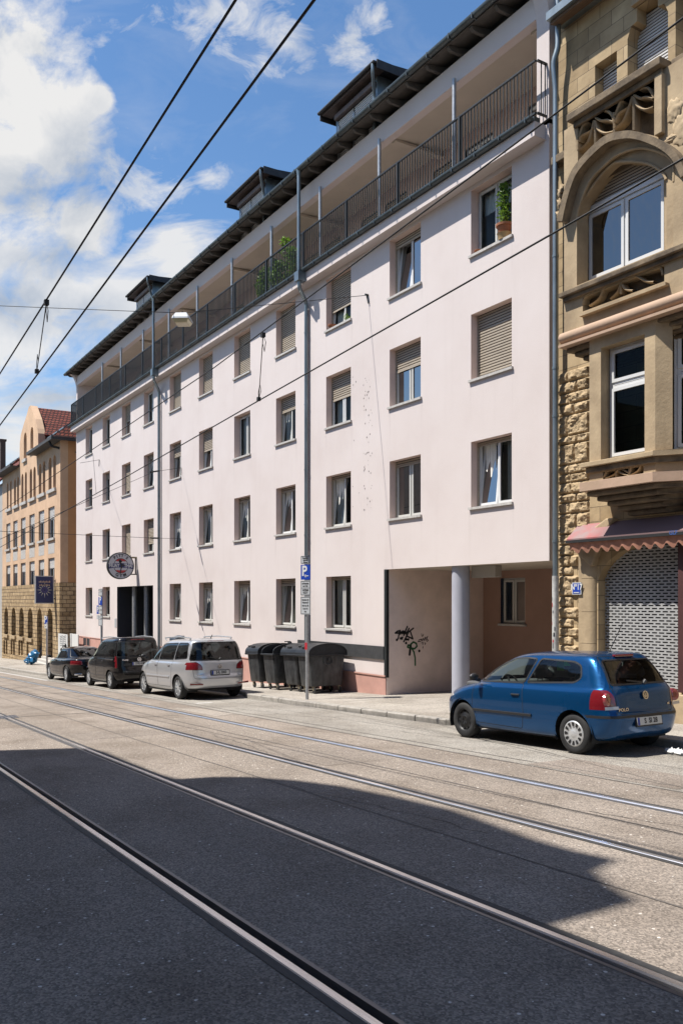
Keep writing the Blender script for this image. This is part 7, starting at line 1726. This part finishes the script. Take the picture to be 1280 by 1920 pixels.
q = MB(); q.box(xa_ - .1, xb_3, 12.88, 13.12, 9.92 + E, 10.14 + E); q.build('planter', M['terracotta'], bp_)
def pot(mb, c, r, h): mb.lathe([(r * .62, 0), (r * .88, h * .78), (r * 1.02, h * .78), (r * 1.05, h), (r * .9, h), (r * .85, h * .85), (0, h * .85)], Matrix.Translation(c), 24)
xs3 = XY(946, D + .06); zs3 = SILL[0] + .013
wp = thing('potted_plant', (xs3, D + .06, zs3), 'tall bushy climber in a terracotta pot on the top right window sill', 'plant')
q = MB(); q.lathe([(.13, 0), (.15, .12), (.17, .14), (0, .14)], Matrix.Translation((xs3, D + .05, zs3)), 20); q.build('pot_base', pm('pot_yellow', (.55, .36, .16), .7), wp, smooth=40)
q = MB(); pot(q, (xs3, D + .05, zs3 + .12), .185, .22); q.build('pot', M['terracotta'], wp, smooth=40)
q = MB(); rr = random.Random(5)
for k in range(7): leaves(q, (xs3 + rr.uniform(-.04, .04), D + .05, zs3 + .42 + k * .125), .15, .12, .11, 85, .085, rr)
q.build('foliage', M['leaf'], wp)
q = MB(); q.tube([(xs3, D + .05, zs3 + .3), (xs3, D + .05, zs3 + 1.2)], .012, 6); q.build('stem', bpy.data.materials['stem_brown'], wp)
def small_pot(px, i, r, lab, h=.12):
    x = XY(px, D + .06); q = MB(); pot(q, (x, D + .06, SILL[0] + .013), r, h); tag(q.build('flower_pot', M['terracotta'], None, smooth=40), lab, 'flower pot', 'terracotta pots on window sills')
small_pot(896, 10, .09, 'small terracotta pot at the left of the sill with the climber', .08); small_pot(623, 8, .13, 'terracotta pot on the sill below a half lowered shutter')
q = MB(); x = XY(650, D + .1); leaves(q, (x, D + .1, SILL[0] + .14), .10, .07, .12, 60, .07, random.Random(8)); tag(q.build('sill_plant', M['leaf'], None), 'small green plant at the right of the half shuttered sill', 'plant')
q = MB(); x = XY(648, D + .3); leaves(q, (x, D + .3, SILL[3] + .22), .14, .05, .16, 70, .09, random.Random(9)); o = q.build('window_flowers', pm('flower_red', (.35, .05, .045), .7, col2=(.5, .35, .3), vscale=14), None); tag(o, 'red flowers behind the glass of the ground floor window over the bins', 'flowers')
# ================================================================= sky, sun, camera
w = bpy.data.worlds.new('World'); SC.world = w; w.use_nodes = True
nt = w.node_tree; L = nt.links.new; bg = nt.nodes['Background']
EL = math.atan2(2.0, math.hypot(.5, 1.0)); AZ = math.atan2(-.5, -1.0)
sky = nt.nodes.new('ShaderNodeTexSky'); sky.sky_type = 'NISHITA'; sky.sun_disc = False; sky.sun_elevation = EL; sky.sun_rotation = AZ
sky.air_density = 1.0; sky.dust_density = 0.6; sky.ozone_density = 1.6
tc = nt.nodes.new('ShaderNodeTexCoord')
def math_(op, a, b=None, clamp=False):
    n = nt.nodes.new('ShaderNodeMath'); n.operation = op; n.use_clamp = clamp
    for i, v in enumerate((a, b)):
        if v is None: continue
        if isinstance(v, (int, float)): n.inputs[i].default_value = v
        else: L(v, n.inputs[i])
    return n.outputs[0]
def dot(v):
    n = nt.nodes.new('ShaderNodeVectorMath'); n.operation = 'DOT_PRODUCT'; L(tc.outputs['Generated'], n.inputs[0]); n.inputs[1].default_value = v; return n.outputs['Value']
fwd = math_('MAXIMUM', dot((-CS, SN, 0)), 0.08)
U = math_('DIVIDE', dot((SN, CS, 0)), fwd); V = math_('DIVIDE', dot((0, 0, 1)), fwd)
cb = nt.nodes.new('ShaderNodeCombineXYZ'); L(U, cb.inputs[0]); L(V, cb.inputs[1])
def nz(scale, detail, rough, dist=0.0, stretch=(1, 1, 1), off=(0, 0, 0), rot=0):
    mp = nt.nodes.new('ShaderNodeMapping'); mp.inputs['Scale'].default_value = stretch; mp.inputs['Location'].default_value = off; mp.inputs['Rotation'].default_value = (0, 0, rot); L(cb.outputs[0], mp.inputs['Vector'])
    n = nt.nodes.new('ShaderNodeTexNoise'); n.inputs['Scale'].default_value = scale; n.inputs['Detail'].default_value = detail; n.inputs['Roughness'].default_value = rough; n.inputs['Distortion'].default_value = dist
    L(mp.outputs[0], n.inputs['Vector']); return n.outputs['Fac']
puff = nz(9, 10, .6, .35); wisp = nz(5.5, 9, .62, .6, (1.0, 2.1, 1), (3.1, 1.7, 0), .5); puff2 = nz(9, 10, .6, .35, (1, 1, 1), (-.030, .045, 0)); fine = nz(16, 9, .62, .5, (1, 1.25, 1), (2, 5, 0)); broad = nz(3.0, 6, .5, 0, (1, 1, 1), (7, 2, 0))
def blob(px, py, rx, ry):
    u, v = (px - 640) / FOC, (HOR - py) / FOC
    a = math_('DIVIDE', math_('SUBTRACT', U, u), rx / FOC); b_ = math_('DIVIDE', math_('SUBTRACT', V, v), ry / FOC)
    return math_('SUBTRACT', 1.0, math_('SQRT', math_('ADD', math_('MULTIPLY', a, a), math_('MULTIPLY', b_, b_))))
def union(bl):
    o = bl[0]
    for b_ in bl[1:]: o = math_('MAXIMUM', o, b_)
    return o
# heaped cloud at upper left and its neighbours
heap = union([blob(10, 140, 180, 190), blob(-60, 330, 260, 230), blob(90, 250, 140, 190), blob(190, 185, 30, 42), blob(150, 420, 90, 110), blob(-300, 260, 380, 380)])
heapm = math_('MULTIPLY', math_('ADD', math_('ADD', math_('SUBTRACT', heap, .10), math_('MULTIPLY', math_('SUBTRACT', puff, .5), 1.5)), math_('MULTIPLY', math_('SUBTRACT', fine, .5), 1.1)), 2.3, True)
bank = union([blob(60, 620, 330, 200), blob(260, 560, 170, 120), blob(20, 480, 200, 120), blob(330, 480, 130, 110), blob(100, 830, 420, 170), blob(-300, 720, 400, 260)])
bankm = math_('MULTIPLY', math_('ADD', math_('MULTIPLY', bank, .8), math_('MULTIPLY', math_('SUBTRACT', wisp, .52), 2.6)), 1.9, True)
small = union([blob(530, 75, 90, 105), blob(430, 25, 190, 90), blob(655, 75, 62, 66), blob(702, 35, 62, 50), blob(398, 330, 44, 26), blob(250, 330, 120, 110)])
smallm = math_('MULTIPLY', math_('MULTIPLY', math_('ADD', small, math_('MULTIPLY', math_('SUBTRACT', fine, .60), 3.4)), 1.6, True), .72)
veil = math_('MULTIPLY', math_('MULTIPLY', math_('SUBTRACT', wisp, .46), 2.0, True), .30)
mask = math_('MAXIMUM', math_('MAXIMUM', heapm, math_('MULTIPLY', bankm, .93)), math_('MAXIMUM', smallm, veil))
# shaded undersides
sh1 = math_('MULTIPLY', math_('ADD', math_('MULTIPLY', union([blob(170, 330, 120, 150), blob(60, 360, 190, 70), blob(90, 480, 130, 60), blob(120, 590, 160, 60), blob(20, 560, 120, 60), blob(150, 740, 200, 50)]), 1.0), math_('MULTIPLY', math_('SUBTRACT', puff, .42), 1.9)), 1.0, True)
relief = math_('MULTIPLY', math_('SUBTRACT', puff2, puff), 2.2)
sh1 = math_('ADD', math_('MULTIPLY', sh1, .8), relief, True)
cm = nt.nodes.new('ShaderNodeMixRGB'); cm.inputs[1].default_value = (CLW, CLW * .995, CLW * .99, 1); cm.inputs[2].default_value = (CLW * .50, CLW * .575, CLW * .69, 1); L(sh1, cm.inputs[0])
hs = nt.nodes.new('ShaderNodeHueSaturation'); hs.inputs['Saturation'].default_value = SKYSAT; hs.inputs['Value'].default_value = SKYV; L(sky.outputs[0], hs.inputs['Color'])
mx = nt.nodes.new('ShaderNodeMixRGB'); L(mask, mx.inputs[0]); L(hs.outputs[0], mx.inputs[1]); L(cm.outputs[0], mx.inputs[2])
L(mx.outputs[0], bg.inputs['Color']); bg.inputs['Strength'].default_value = SKYS
sd = bpy.data.lights.new('sun', 'SUN'); sd.energy = SUNE; sd.angle = math.radians(.5); sd.color = (1, .955, .88)
so = bpy.data.objects.new('sun', sd); C.objects.link(so); so.location = (-10, -20, 40); so.rotation_euler = Vector((.5, 1.0, -2.0)).to_track_quat('-Z', 'Y').to_euler()
cd_ = bpy.data.cameras.new('camera'); cam = bpy.data.objects.new('camera', cd_); C.objects.link(cam); SC.camera = cam
cd_.sensor_fit = 'HORIZONTAL'; cd_.sensor_width = 36; cd_.lens = 36 * FOC / 1280; cd_.shift_y = (HOR - 960) / 1280; cd_.clip_end = 2000; cd_.clip_start = .05
R_ = Vector((SN, CS, 0)); F_ = Vector((-CS, SN, 0))
cam.matrix_world = Matrix(((R_.x, 0, -F_.x, 0), (R_.y, 0, -F_.y, 0), (0, 1, 0, EYE), (0, 0, 0, 1)))
vs = SC.view_settings; vs.view_transform = 'Standard'; vs.look = 'None'; vs.exposure = EXPO; vs.gamma = 1
SC.cycles.max_bounces = 8; SC.cycles.transparent_max_bounces = 12; SC.cycles.caustics_reflective = False; SC.cycles.caustics_refractive = False
